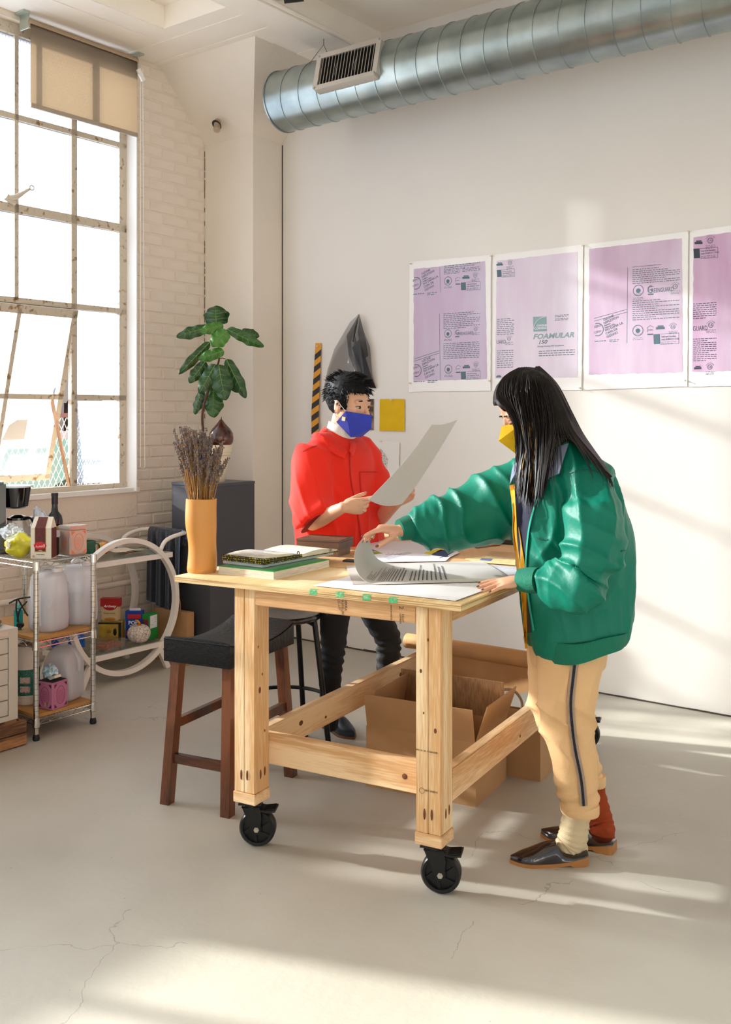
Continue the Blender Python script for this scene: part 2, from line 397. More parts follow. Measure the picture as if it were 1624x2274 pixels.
# hole with a stub of clay pipe in the capital
hp = RM(*(lambda q: (q[0], 4.62))(onB(482, 277, 4.62)), onB(482, 277, 4.62)[1])
t = thing('pipe_stub', 'short broken clay pipe poking out of a round hole in the sloping column head', 'pipe', hp)
nrm = Vector((0, -.733, -.68)); nrm = (RR @ nrm).normalized()
bm = B(); ctr = hp
M = fr(ctr, RR @ Vector((1, 0, 0)), nrm.cross(RR @ Vector((1, 0, 0))))
bm = lathe(B(), [(.001, .0), (.034, .0), (.036, .004), (.001, .004)], 20); bm.transform(M if M.col[2].xyz.dot(nrm) > 0 else M @ Matrix.Rotation(pi, 4, 'X')); obj('hole', bm, M_black, t, world=True)
bm = B(); tube(bm, [hp+Vector((0, .02, .03)), hp+Vector((.005, -.035, -.045))], [.021, .023], 14); obj('pipe', bm, mat('clay', '#b9a58f', rough=.8, var=.3, vscale=30, bump=.5), t, world=True, smooth=True)
# ceiling: low slab strips and a higher coffer, board marked
bm = B()
C0a, C0b = -4.495, 3.956
bx(bm, A0-.3, A1+.3, C0b, B1+.3, HC+.13, HC+.4)
bx(bm, A0-.3, -3.72, C0b, B1+.3, HC, HC+.15)
bx(bm, A0-.3, C0a, B0-.3, C0b, HC, HC+.4)
bx(bm, C0a, A1+.3, B0-.3, C0b-.30, HC+.13, HC+.4)
bx(bm, C0a, -3.86, C0b-.30, C0b, HC+.13, HC+.4); bx(bm, -3.74, A1+.3, C0b-.30, C0b, HC+.13, HC+.4)
ceil = S('ceiling', bm, M_ceil)
bm = B(); bx(bm, C0a-.004, A1, C0b-.001, C0b+.12, HC-.002, HC+.2); S('ceiling_beam', bm, M_ceil)
bm = B(); bx(bm, -3.90, -3.70, B0, B1, HC-.05, HC+.2); S('ceiling_beam', bm, M_ceil)
bm = B(); bx(bm, -3.70, A1, C0b+.12, B1, HC+.12, HC+.135); bx(bm, -3.7, A1, B0, C0b, HC+.115, HC+.132)
S('ceiling_panel', bm, M_ceil)
for i in range(5):   # formwork board marks, slightly proud boards
    b0 = C0b+.13+i*.215
    bm = B(); bx(bm, A0, -3.91, b0, min(b0+.208, B1), HC-.004-.003*(i % 2), HC+.001)
    o = obj('board', bm, M_ceil, ceil)
for i in range(3):
    bm = B(); bx(bm, A0+.004+i*.163, A0+.160+i*.163, 0.5, C0b, HC-.004-.003*(i % 2), HC+.001); obj('board', bm, M_ceil, ceil)
# walls out of view: large window openings to the right and behind
bm = B(); bx(bm, A1, A1+.25, B0, B1, 0, .6); bx(bm, A1, A1+.25, B0, B1, 3.5, 4.1)
for b in (-3.2, -1.2, .9, 3.0, 4.84): bx(bm, A1, A1+.25, b, b+.25, .6, 3.5)
S('wall_right', bm, M_wall)
bm = B(); bx(bm, A0, A1, B0-.25, B0, 0, .5); bx(bm, A0, A1, B0-.25, B0, 3.5, 4.1)
for a in (-4.9, -2.7, -.6, 1.5, 3.2): bx(bm, a, a+.25, B0-.25, B0, .5, 3.5)
S('wall_front', bm, M_wall)
# ------------------------------------------------------------------ windows
M_frame = mat('old_window_paint', '#cdc2ae', rough=.55, bump=.5, bscale=60, col2='#8f7048', vscale=26, contrast=(.32, .42), detail=8)
M_frost = pane_mat('frosted_wire_glass', .62, .38, .05, (.93, .96, 1), (.45, .50, .60)); M_clear = pane_mat('clear_glass', .94, .06, .08, (.95, .98, 1.0))
M_unseen = pane_mat('unseen_wire_glass', .66, .34, .05, (.93, .96, 1), (.7, .72, .75))  # panes out of view, transmission set only to tune light on the floor
M_white = mat('white_gloss', '#f4f1ea', rough=.4)
def bars(bm, b0, b1, z0, z1, w, d=.035, a=WIN): bx(bm, a-d/2, a+d/2, b0-w/2 if b0 == b1 else b0, b1+w/2 if b0 == b1 else b1, z0-w/2 if z0 == z1 else z0, z1+w/2 if z0 == z1 else z1)
cols1 = [3.335+.4*k for k in range(-4, 2)] + []
cols1 = [1.75, 2.145, 2.54, 2.935, 3.335, 3.730]
rows = [1.075, 1.609, 2.159, 2.685, 3.209]
SASH0, SASH1 = 2.935, 3.730       # ventilator two panes wide, two rows high
bm = B()
bars(bm, W1b-.03, W1b-.03, SILL, WTOP, .06); bars(bm, W1a+.03, W1a+.03, SILL, WTOP, .06)
bars(bm, W1a, W1b, 1.045, 1.045, .055, .05); bars(bm, W1a, W1b, WTOP-.03, WTOP-.03, .07, .05)
for z in rows[1:]:
    w_ = .05 if z == 2.685 else .032
    if z == 1.609: bars(bm, W1a, SASH0, z, z, w_); bars(bm, SASH1, W1b, z, z, w_)
    else: bars(bm, W1a, W1b, z, z, w_)
for b in cols1:
    w_ = .04 if b in (SASH0, SASH1) else .026
    if SASH0 < b < SASH1: bars(bm, b, b, 2.159, WTOP, w_)
    else: bars(bm, b, b, 1.045, WTOP, w_)
win1 = S('window_1', bm, M_frame)
# raised flat on the upper ventilator frame and the shiny white jamb and sill
bm = B(); bars(bm, W1b-.005, W1b+.002, SILL, WTOP, .01, .14, WIN+.045); bx(bm, WIN-.02, A0+.02, W1a, W1b+.04, SILL-.005, SILL+.022)
bx(bm, WIN-.02, A0+.002, W1b-.004, W1b+.03, SILL, WTOP)
S('trim_4', bm, M_white)
cb = [W1a+.03]+cols1+[W1b-.03]; rz = [1.07]+rows[1:]+[WTOP-.05]
for i in range(len(cb)-1):
    for j in range(len(rz)-1):
        if cb[i] >= SASH0-.01 and cb[i+1] <= SASH1+.01 and j < 2: continue
        bm = B(); bx(bm, WIN-.004, WIN, cb[i]+.01, cb[i+1]-.01, rz[j]+.01, rz[j+1]-.01)
        obj('pane', bm, M_frost if cb[i] > 2.5 else M_unseen, win1)
# wire mesh embedded in the glass of the panes in view: hexagonal netting
def hexwire(bm, a, b0, b1, z0, z1, s=.020, th=.0007):
    hh = s*.5*1.15; nz = int((z1-z0)/(s*1.0)); nb_ = int((b1-b0)/s)
    for i in range(nb_):
        for j in range(nz):
            b = b0+(i+.5*(j % 2))*s; z = z0+j*s
            if b+s > b1 or z+s > z1: continue
            for (p, q) in (((b, z), (b+s/2, z+s*.3)), ((b+s/2, z+s*.3), (b+s, z)), ((b+s/2, z+s*.3), (b+s/2, z+s))):
                d = Vector((0, q[1]-p[1], -(q[0]-p[0]))).normalized()*th
                v = [bm.verts.new(Vector((a, p[0], p[1]))+d), bm.verts.new(Vector((a, q[0], q[1]))+d), bm.verts.new(Vector((a, q[0], q[1]))-d), bm.verts.new(Vector((a, p[0], p[1]))-d)]
                bm.faces.new(v)
M_wire = mat('thin_wire', '#5f6874', rough=.5)
bm = B()
for (b0, b1) in ((3.06, 3.335), (3.335, 3.73), (3.73, 4.1)):
    for j in range(2, 5): hexwire(bm, WIN+.0015, b0+.015, b1-.015, rz[j]+.02, rz[j+1]-.02)
for j in range(2): hexwire(bm, WIN+.0015, 3.745, 4.085, rz[j]+.02, rz[j+1]-.02)
obj('glass_wire', bm, M_wire, win1, kind='stuff')
# the tilted ventilator: hinged part of window_1, its bottom pushed outwards
sash = bpy.data.objects.new('ventilator_sash', None); C.objects.link(sash); sash.parent = win1
PIV = 1.98; sash.location = (WIN, 0, PIV); sash.rotation_euler = (0, R_(15.5), 0)
def sb(bm, b0, b1, z0, z1, w, d=.03):
    bars(bm, b0, b1, z0-PIV, z1-PIV, w, d, 0)
bm = B(); sb(bm, SASH0+.02, SASH0+.02, 1.08, 2.135, .035); sb(bm, SASH1-.02, SASH1-.02, 1.08, 2.135, .035)
sb(bm, SASH0, SASH1, 1.09, 1.09, .035); sb(bm, SASH0, SASH1, 2.115, 2.115, .05); sb(bm, SASH0, SASH1, 1.60, 1.60, .03); sb(bm, 3.335, 3.335, 1.08, 2.12, .026)
obj('sash_frame', bm, M_frame, sash)
for k, (b0, b1) in enumerate(((SASH0, 3.335), (3.335, SASH1))):
    bm = B(); bx(bm, -.004, 0, b0+.012, b1-.012, 1.10-PIV, 1.60-PIV); obj('pane', bm, M_clear, sash)
    bm = B(); bx(bm, -.004, 0, b0+.012, b1-.012, 1.61-PIV, 2.10-PIV); obj('pane', bm, M_frost, sash)
bm = B(); hexwire(bm, .001, 3.05, 3.32, 1.62-PIV, 2.09-PIV); hexwire(bm, .001, 3.35, 3.70, 1.62-PIV, 2.09-PIV); obj('sash_wire', bm, M_wire, sash, kind='stuff')
bm = B(); poly(bm, [(.003, 3.36, 1.33-PIV), (.003, 3.51, 1.335-PIV), (.003, 3.51, 1.455-PIV), (.003, 3.44, 1.455-PIV), (.003, 3.39, 1.42-PIV)], (.001, 0, 0))
obj('paper_patch', bm, mat('patch_paper', '#fbf8f0', rough=.8), sash)
# dark strip above the open sash, painting in the shade of the gap
bm = B(); bx(bm, WIN-.01, WIN+.012, SASH0+.02, SASH1-.02, 2.112, 2.143); obj('gap_shade', bm, mat('gap_shade_brown', '#35251e', rough=.8), win1)
# prop stick
bm = B(); bar(bm, (WIN+.0, 3.705, 1.07), (WIN-.13, 3.655, 1.68), .012, .018); obj('prop_stick', bm, wood('stick', '#d2a684', '#b4835f', 'z'), win1)
# rivets and cam handle
bm = B()
for b in (3.335, 3.73, W1b-.03):
    for k in range(12):
        z = 2.25+k*.125; bmesh.ops.create_icosphere(bm, subdivisions=1, radius=.005, matrix=Matrix.Translation((WIN+.018, b, z)))
obj('rivet', bm, M_frame, win1)
hb, hz = onA(25, 437, WIN+.04)
bm = B(); tube(bm, [(WIN+.03, hb-.02, hz-.01), (WIN+.06, hb+.02, hz), (WIN+.06, hb+.07, hz+.035), (WIN+.06, hb+.105, hz+.06)], [.014, .016, .009, .007], 10)
tube(bm, [Vector((WIN+.06, hb+.12+.014*cos(t*pi/6), hz+.07+.014*sin(t*pi/6))) for t in range(12)], .0035, 6, up=(1, 0, 0), closed=True)
tube(bm, [(WIN+.03, hb-.03, hz), (WIN+.03, hb+.03, hz-.03)], .02, 10)
obj('window_handle', bm, M_frame, win1, smooth=True)
# second bay, behind the camera's left: clear panes
bm = B(); bars(bm, W2a, W2b, 1.045, 1.045, .05); bars(bm, W2b-.02, W2b-.02, SILL, WTOP, .04); bars(bm, W2a+.02, W2a+.02, SILL, WTOP, .04)
for z in rows[1:]: bars(bm, W2a, W2b, z, z, .03)
for k in range(7): bars(bm, .53-.4*k+.0, .53-.4*k, 1.04, WTOP, .05 if k == 0 else .026)
win2 = S('window_2', bm, M_frame)
bm = B(); bx(bm, WIN-.004, WIN, W2a, W2b, 1.05, WTOP); obj('pane', bm, M_clear, win2)
# ------------------------------------------------------------------ roller blind
b0, z0 = onA(52, 60, -4.93); b1, z1 = onA(308, 140, -4.93)
zr = 3.72; zb = onA(180, 268, -4.93)[1]
t = thing('roller_blind', 'beige woven roller blind half lowered over the top window panes', 'blind', RM(-4.93, (b0+b1)/2, zb), ROOMROT)
def rl(bm): bm.transform(Matrix.Translation((4.93, -(b0+b1)/2, -zb))); return bm
M_fab = mat('blind_fabric', '#e8c795', rough=.85, bump=.4, bscale=350); 
mfb = pane_mat('blind_cloth', .02, .95, .02, (.9, .8, .62), (.40, .33, .25))
n_ = mfb.node_tree.nodes; l_ = mfb.node_tree.links
bm = B(); tube(bm, [(-4.93, b0+.02, zr), (-4.93, b1-.02, zr)], .026, 18); obj('fabric_roll', rl(bm), mat('blind_roll', '#b09a80', rough=.8, bump=.3, bscale=300), t, smooth=True)
bm = B(); bx(bm, -4.9065, -4.9055, b0+.03, b1-.03, zb+.01, zr-.0); obj('fabric', rl(bm), mfb, t)
bm = B(); bx(bm, -4.912, -4.900, b0+.03, b1-.03, zb-.012, zb+.012); obj('bottom_bar', rl(bm), mat('blind_bar', '#a89a88', rough=.6), t)
for bb in (b0, b1):
    bm = B(); bx(bm, -4.99, -4.91, bb-.004+(.02 if bb == b0 else -.02), bb+.004+(.02 if bb == b0 else -.02), zr-.035, zr+.05); bx(bm, -4.99, -4.90, bb-.02, bb+.02, zr+.045, zr+.058)
    obj('bracket', rl(bm), mat('bracket_metal', '#b8c0b0', rough=.4, metal=.6), t)
cb_ = b1+.0; zc = onA(306, 1035, -4.90)[1]
bm = B(); q = [(-4.90, cb_+.008*0, zr-.03)]
n = 230; Lc = zr-.03-zc
pts = [Vector((-4.905, cb_-.006, zr-.04-i*Lc/n)) for i in range(n)]
arc = [Vector((-4.905, cb_+.012-.018*cos(k*pi/8), zc-.0-.016*sin(k*pi/8))) for k in range(9)]
pts2 = [Vector((-4.905, cb_+.030-(.014)*(i/n), zc+i*Lc/n)) for i in range(n)]
path = [Vector((-4.905, cb_-.006, zr-.04)), Vector((-4.905, cb_-.006, zc))]+arc+[Vector((-4.905, cb_+.03, zc)), Vector((-4.905, cb_+.012, zr-.04))]
tube(bm, path, .0016, 6)
for p in pts[::2]+pts2[::2]: octa(bm, p, .0036)
obj('bead_chain', rl(bm), mat('bead_white', '#f1ece0', rough=.4), t)
bm = B(); box(bm, (-4.90, cb_-.008, zr-.085), (.012, .03, .075), Matrix.Rotation(R_(35), 3, 'X')); obj('chain_clip', rl(bm), M_white, t)
# ------------------------------------------------------------------ spiral duct
M_galv = mat('galvanised', '#aeb9b8', rough=.30, metal=.92, col2='#8f9c9c', vscale=7, contrast=(.3, .7), bump=.05, bscale=8, detail=6)
DB, DZ, DR, DA0, DA1 = 4.55, 3.416, .18, -4.084, A1-.3
t = thing('spiral_duct', 'galvanised spiral ventilation duct hung below the ceiling along the back wall', 'duct', RM(DA0, DB, DZ), ROOMROT)
bm = B(); tube(bm, [(0, 0, 0), (DA1-DA0, 0, 0)], DR, 64, up=(0, 0, 1)); tube(bm, [(-.003, 0, 0), (.006, 0, 0)], DR+.006, 64, up=(0, 0, 1))
obj('duct_pipe', bm, M_galv, t, smooth=True)
pitch = .138; N = int((DA1-DA0)/pitch)
for k in range(N):
    bm = B(); pts = []
    for i in range(41):
        th = 2*pi*i/40; pts.append((.03+pitch*(k+i/40), (DR+.001)*sin(th), (DR+.001)*cos(th)))
    tube(bm, pts, .0042, 5, cap=False); obj('lock_seam', bm, M_galv, t, smooth=True)
# grille on the side facing the room
ga0 = onB(706, 185, DB-DR)[0]-DA0; ga1 = onB(838, 150, DB-DR)[0]-DA0
g = bpy.data.objects.new('vent_grille', None); C.objects.link(g); g.parent = t; g.location = ((ga0+ga1)/2, 0, 0); g['label'] = 'white-edged louvred air grille with dark slots'
tilt = Matrix.Rotation(R_(-13), 4, 'X'); gw = (ga1-ga0); gh = .196; yy = -DR-.006
def gl(bm): bm.transform(tilt); return bm
bm = B()
for s in (-1, 1): bx(bm, -gw/2, gw/2, yy-.006, yy+.05, s*gh/2-.015, s*gh/2+.015); bx(bm, s*gw/2-.016, s*gw/2+.016, yy-.0065, yy+.04, -gh/2, gh/2)
obj('grille_frame', gl(bm), mat('grille_alu', '#cfcac2', rough=.35, metal=.55), g)
bm = B(); bx(bm, -gw/2, gw/2, yy+.006, yy+.008, -gh/2, gh/2); obj('backing', gl(bm), M_black, g)
for k in range(17):
    x = -gw/2+.03+k*(gw-.06)/16; bm = B(); box(bm, (x, yy, 0), (.0035, .012, gh-.03), Matrix.Rotation(R_(30), 3, 'Z')); obj('slat', gl(bm), mat('grille_slat', '#b3ab9f', rough=.4, metal=.5), g)
for sx_ in (-1, 1):
    for sz in (-1, 1): bm = B(); bmesh.ops.create_icosphere(bm, subdivisions=2, radius=.006, matrix=Matrix.Translation((sx_*gw/2, yy-.007, sz*gh/2))); obj('rivet', gl(bm), M_galv, g)
# hanging wire, strap and conduit along the beam
wa = onB(719, 130, DB)[0]
hw_ = bpy.data.objects.new('wire_hanger', None); C.objects.link(hw_); hw_.parent = t; hw_.location = (wa-DA0, 0, 0)
bm = B(); tube(bm, [(0, 0, DR+.10), (0, 0, HC-DZ)], .0022, 6); tube(bm, [(0, -.13, DR-.05), (0, -.07, DR+.02), (0, 0, DR+.10), (0, .07, DR+.02), (0, .13, DR-.05)], .002, 6)
obj('wire', bm, mat('wire_grey', '#6c6a66', metal=.7, rough=.4), hw_)
bm = B(); tube(bm, [RM(-3.683, 1.0, HC-.03), RM(-3.683, 3.6, HC-.03), RM(-3.683, 4.6, HC-.035), RM(-3.68, B1-.02, HC-.06)], .012, 10)
tag(obj('conduit', bm, M_ceil, world=True, smooth=True, loc=RM(-3.69, 3, HC-.03)), 'painted conduit running along the ceiling beam above the duct grille', 'conduit')
cp = P(650, -2, 4.6); cp.z = min(cp.z, HC-.04)
bm = B(); tube(bm, [cp+Vector((-.04, 0, 0)), cp+Vector((.05, 0, .01))], .02, 12); tube(bm, [cp+Vector((.02, 0, 0)), cp+Vector((.02, 0, .08))], .008, 8)
tag(obj('ceiling_lamp_holder', bm, M_black, world=True, smooth=True, loc=cp), 'small black fitting at the top edge beside the ceiling beam', 'fitting')
# ------------------------------------------------------------------ outside, seen through the open ventilator
bm = B(); bx(bm, -20, -5.6, 2, 14, -.3, -.1); S('yard_ground', bm, mat('asphalt', '#3d3936', rough=.9, bump=.5, bscale=30))
oo = RM(-9.5, 6.6, 0)
t = thing('neighbour_building', 'pink rendered building with a dark roof slope outside the open window', 'building', oo, ROOMROT)
bm = B(); bx(bm, -2.5, 1.2, .2, 6, -.1, 3.2); obj('wall', bm, mat('pink_render', '#7d5a4c', rough=.8, bump=.3), t)
bm = B(); poly(bm, [(-2.6, -.6, 1.9), (1.25, -.6, 1.55), (1.25, -.1, 2.25), (-2.6, -.1, 2.6)], (0, 0, .06)); poly(bm, [(-2.6, -.62, 1.0), (1.25, -.62, .85), (1.25, -.62, 1.62), (-2.6, -.62, 1.97)], (0, .03, 0)); obj('roof', bm, mat('dark_roof', '#22130e', rough=.9), t)
oo = RM(-8.2, 5.3, 0)
t = thing('green_awning', 'green striped canvas awning low outside the open window', 'awning', oo, ROOMROT)
bm = B(); poly(bm, [(-1.8, -.4, .85), (1.2, -.4, .85), (1.2, .5, 1.27), (-1.8, .5, 1.27)], (0, 0, .03)); obj('canvas', bm, mat('awning_green', '#17463a', rough=.8, col2='#39443a', vscale=5), t)
bm = B()
bm.free()
for x in (-1.7, 1.1):
    for y, h_ in ((-.35, .75), (.45, 1.12)): bm = B(); bar(bm, (x, y, -.1), (x, y, h_), .05); obj('post', bm, mat('awning_post', '#3c221e'), t)
bm = B(); bar(bm, (-1.8, -.42, .82), (1.2, -.42, .82), .05, .06); bar(bm, (-1.8, .48, 1.31), (1.2, .48, 1.31), .05, .08); obj('rail', bm, mat('awning_rail', '#3a1210'), t)
t = thing('wire_screen', 'diamond wire mesh screen standing outside the open window', 'screen', RM(-5.85, 4.1, 0), ROOMROT)
bm = B(); k = 0
for i in range(-20, 40):
    for s in (-1, 1):
        p0 = Vector((0, i*.045-.6, .95)); p1 = p0+Vector((0, s*.55*.5, .55))
        bar(bm, p0, p1, .0035, .0035)
obj('mesh', bm, mat('screen_wire', '#8a9290', rough=.5), t)
bm = B()
for y in (-.9, 1.3): bar(bm, (0, y, -.1), (0, y, 1.5), .03)
bar(bm, (0, -.9, 1.5), (0, 1.3, 1.5), .03, .03); bar(bm, (0, -.9, .95), (0, 1.3, .95), .03, .03); obj('screen_frame', bm, mat('screen_red', '#45191a'), t)
# ------------------------------------------------------------------ work table
TO = Vector((.234, 3.08, 0)); TR = math.atan2(-.485, .8745); TX = Vector((.8745, -.485, 0)); TY = Vector((.485, .8745, 0)); TT = .925
def TW(x, y, z=0): return TO + TX*x + TY*y + Vector((0, 0, z))
def TL(p): d = p-TO; return (d.dot(TX), d.dot(TY))
M_pine = wood('pine_stud_upright', '#ecd2a8', '#cfa06a', 'z', 15, .6)
M_pinex = wood('pine_stud_cross', '#e8c79a', '#c99864', 'x', 15, .6)
M_piney = wood('pine_stud_long', '#e8c89c', '#c89763', 'y', 15, .6)
M_ply = wood('plywood_face', '#eed6a8', '#dab67c', 'y', 10, .5)
M_plyedge = mat('plywood_edge', '#dcbf8c', rough=.7, stretch=(1, 1, 60), col2='#a87f4c', vscale=3, contrast=(.42, .55))
M_knot = mat('knot', '#6b3d1e', rough=.7); M_stamp = mat('lumber_stamp_ink', '#7b5a3c', rough=.8)
table = thing('work_table', 'large pine work table with plywood top on black casters', 'table', TO, TR)
bm = B(); bx(bm, -1.038, .075, -.02, 1.66, TT-.004, TT); bx(bm, -1.038, .075, -.02, 1.66, TT-.022, TT-.004, mi=1)
obj('tabletop', bm, [M_ply, M_plyedge], table)
for i, (px, w_) in enumerate(((686, .028), (744, .030), (803, .030), (861, .030))):
    p = G(px, 1312+(px-686)*.11, TT); x, y = TL(p)
    bm = B(); bx(bm, x-w_/2, x+w_/2, -.0207, -.0198, TT-.017, TT-.002); bx(bm, x-w_/2, x+w_/2, -.02, -.008, TT-.001, TT+.0006)
    obj('green_tape', bm, mat('green_tape', '#4fb27a', rough=.6, col2='#a9c890', vscale=120, contrast=(.35, .5)), table)
LW = .087
legs = {}
for nm, x0, y0 in (('r', -LW, 0), ('l', -.79, 0), ('fr', -LW, 1.56), ('fl', -.79, 1.56)):
    bm = B(); bx(bm, x0, x0+.0425, y0, y0+LW, .195, TT-.022); bx(bm, x0+.0435, x0+LW, y0, y0+LW, .195, TT-.022)
    lg = obj('leg', bm, M_pine, table, bevel=.0025)
    bm = B(); bx(bm, x0-.003, x0+LW+.003, y0-.003, y0+LW+.003, .157, .1945); obj('foot_block', bm, M_pinex, lg, bevel=.002)
    legs[nm] = lg
    if y0 == 0:   # pocket screw holes and knots
        for (dx, dz) in ((.030, .255), (.055, .257)):
            bm = B(); ell(bm, (x0+dx, -.0005, dz), (.0045, .0022, .018), sub=2); obj('pocket_hole', bm, M_knot, lg, smooth=True)
        for (dy, dz) in ((.035, .255), (.060, .259)):
            bm = B(); ell(bm, (x0+LW+.0003, dy, dz), (.002, .005, .017), sub=2); obj('pocket_hole', bm, M_knot, lg, smooth=True)
for x, y, z, r in ((-.703+.0003, .030, .548, .009), (-.703+.0003, .045, .60, .004), (-.703+.0003, .06, .40, .004), (-.703, .02, .70, .004)):
    bm = B(); ell(bm, (x, y, z), (.0015, r*.8, r*1.3), sub=2); obj('knot', bm, M_knot, legs['l'], smooth=True)
for x, z, r in ((-.045, .80, .004), (-.07, .70, .005), (-.02, .52, .006), (-.06, .57, .003)):
    bm = B(); ell(bm, (x, -.0002, z), (r*.8, .0015, r*1.4), sub=2); obj('knot', bm, M_knot, legs['r'], smooth=True)
def member(nm, b, m):
    bm = B(); bx(bm, *b); return obj(nm, bm, m, table, bevel=.003)
member('apron', (-.703, -LW, .0, .038, TT-.079, TT-.022), M_pinex); member('apron', (-.703, -LW, 1.609, 1.647, TT-.079, TT-.022), M_pinex)
member('apron', (-.038, 0, LW, 1.56, TT-.079, TT-.022), M_piney); member('apron', (-.79, -.752, LW, 1.56, TT-.079, TT-.022), M_piney)
nr = member('lower_rail', (-.752, -.038, LW, LW+.038, .275, .38), M_pinex)
member('lower_rail', (-.752, -.038, 1.522, 1.56, .275, .38), M_pinex)
sr = member('lower_rail', (-.038, 0, LW, 1.56, .275, .38), M_piney); sl_ = member('lower_rail', (-.79, -.752, LW, 1.56, .275, .38), M_piney)
for par, c, r in ((nr, (-.17, LW-.0003, .325), (.010, .0015, .010)), (sl_, (-.7517, .37, .335), (.0015, .014, .010)), (sl_, (-.7517, .55, .31), (.0015, .008, .006)), (sl_, (-.7517, 1.2, .33), (.0015, .012, .009)), (sr, (.0003, .95, .335), (.0015, .012, .010)), (sr, (.0003, .7, .31), (.0015, .006, .006)), (sr, (.0003, 1.25, .35), (.0015, .02, .006))):
    bm = B(); ell(bm, c, r, sub=2); obj('knot', bm, M_knot, par, smooth=True)
# grade stamps
def tfr(x, y, z, rot=0): return fr(TW(x, y, z), TX, Z3) @ Matrix.Rotation(rot, 4, 'Z')
text('stamp_lettering', 'SIERRA\nPREMIUM\nKD-HT', .013, tfr(-.345, -.0008, .902, -pi/2), M_stamp, table)
text('stamp_lettering', '2', .022, tfr(-.145, -.0008, .897, -pi/2), M_stamp, table)
text('stamp_lettering', 'KD-HT\nLUMBER', .009, tfr(-.135, -.0008, .873, -pi/2), M_stamp, table)
text('stamp_lettering', 'wood products', .008, tfr(-.176, -.0008, .898, -pi/2), M_stamp, table)
text('stamp_lettering', '0045107215  96  1C 2108', .0072, tfr(-.012, -.0008, .455, pi), M_stamp, table)
bm = B(); tube(bm, [TW(-.066+.0085*cos(k), -.001, .327+.0085*sin(k)) for k in [i*pi/8 for i in range(16)]], .0007, 4, up=TY, closed=True)
obj('stamp_mark', bm, M_stamp, table, world=True); text('stamp_lettering', 'S-GRN 1893', .0085, tfr(-.012, -.0008, .333, pi), M_stamp, table)
# casters: part of the table, each wheel under its leg
M_cast = mat('caster_black', '#101010', rough=.35); M_bolt = mat('zinc_bolt', '#c9c5b6', metal=.9, rough=.3)
def caster(x, y, ang):
    c = bpy.data.objects.new('caster', None); C.objects.link(c); c.parent = table; c.location = (x, y, 0); c.rotation_euler = (0, 0, ang-TR)
    # local: wheel axis along y, trail towards +x
    tr, r = .022, .0635
    bm = B(); bx(bm, -.040, .040, -.04, .04, .150, .1565); lathe(bm, [(.027, .135), (.032, .140), (.032, .148), (.0, .150)], 24); obj('plate', bm, M_cast, c, smooth=35)
    bm = B()
    for s in (-1, 1):
        poly(bm, [(-.030, s*.026, .142), (.032, s*.026, .142), (.040, s*.026, .110), (tr+.012, s*.026, r-.016), (tr-.012, s*.026, r-.016), (-.012, s*.026, .10)], (0, s*.004, 0))
    bx(bm, -.030, .032, -.030, .030, .138, .1425); obj('fork', bm, M_cast, c)
    bm = B(); lathe(bm, [(.050, -.019), (.058, -.020), (r, -.014), (r, .014), (.058, .020), (.050, .019), (.050, -.019)], 48, cap=False); bm.transform(Matrix.Translation((tr, 0, r)) @ Matrix.Rotation(pi/2, 4, 'X')); obj('tyre', bm, M_cast, c, smooth=50)
    bm = B(); lathe(bm, [(.0, -.020), (.017, -.020), (.019, -.015), (.019, .015), (.017, .020), (.0, .020)], 24)
    for k in range(6):
        a = k*pi/3+.3; box(bm, (.034*cos(a), .034*sin(a), 0), (.040, .011, .024), Matrix.Rotation(a+.35, 3, 'Z'))
    lathe(bm, [(.010, -.006), (.051, -.006), (.051, .006), (.010, .006)], 32)
    bm.transform(Matrix.Translation((tr, 0, r)) @ Matrix.Rotation(pi/2, 4, 'X')); obj('hub', bm, M_cast, c, smooth=40)
    bm = B(); lathe(bm, [(.0, -.036), (.0055, -.036), (.0065, -.033), (.0095, -.033), (.0095, -.030), (.0, -.030)], 6); bm.transform(Matrix.Translation((tr, 0, r)) @ Matrix.Rotation(pi/2, 4, 'X') @ Matrix.Rotation(pi, 4, 'X')); obj('axle_bolt', bm, M_bolt, c)
    bm = B(); poly(bm, [(.0, -.028, .132), (.055, -.030, .122), (.088, -.032, .126), (.090, .032, .126), (.055, .030, .122), (.0, .028, .132)], (0, 0, .007))
    for k in range(6): box(bm, (.060+.0*k, -.025+.01*k, .131), (.05, .003, .004), Matrix.Rotation(-.12, 3, 'Y'))
    obj('brake_pedal', bm, M_cast, c)
AX = math.atan2(-.97, -.2)+pi/2
for k, x in enumerate((-.0435, -.7465)): caster(x, .0435, AX+(0, .12)[k])
caster(-.0435, 1.6035, AX-.1); caster(-.7465, 1.6035, AX+1.0)
# ------------------------------------------------------------------ saddle stool
SA, SB = Vector((-.775, 3.845, 0)), Vector((-.512, 3.725, 0))
sd = Vector((.444, .896, 0)).normalized(); sxv = Vector((.896, -.444, 0)).normalized()
so = (SA+SB)/2 + sd*.235; so.z = 0
M_walnut = wood('walnut_stain', '#6b3a1c', '#3c1d0e', 'z', 10, .35, coat=.3); M_walnutx = wood('walnut_stain_cross', '#6b3a1c', '#3c1d0e', 'x', 10, .35, coat=.3)
st = thing('saddle_stool', 'dark wood stool with black leather saddle seat in front of the table', 'stool', so, math.atan2(sxv.y, sxv.x))
def frustum(bm, c0, c1, a, b_):
    lo = [bm.verts.new((c0[0]+s*a/2, c0[1]+t*a/2, c0[2])) for s, t in SQ]; hi = [bm.verts.new((c1[0]+s*b_/2, c1[1]+t*b_/2, c1[2])) for s, t in SQ]
    for i in range(4): bm.faces.new((lo[i], lo[(i+1) % 4], hi[(i+1) % 4], hi[i]))
    bm.faces.new(lo[::-1]); bm.faces.new(hi)
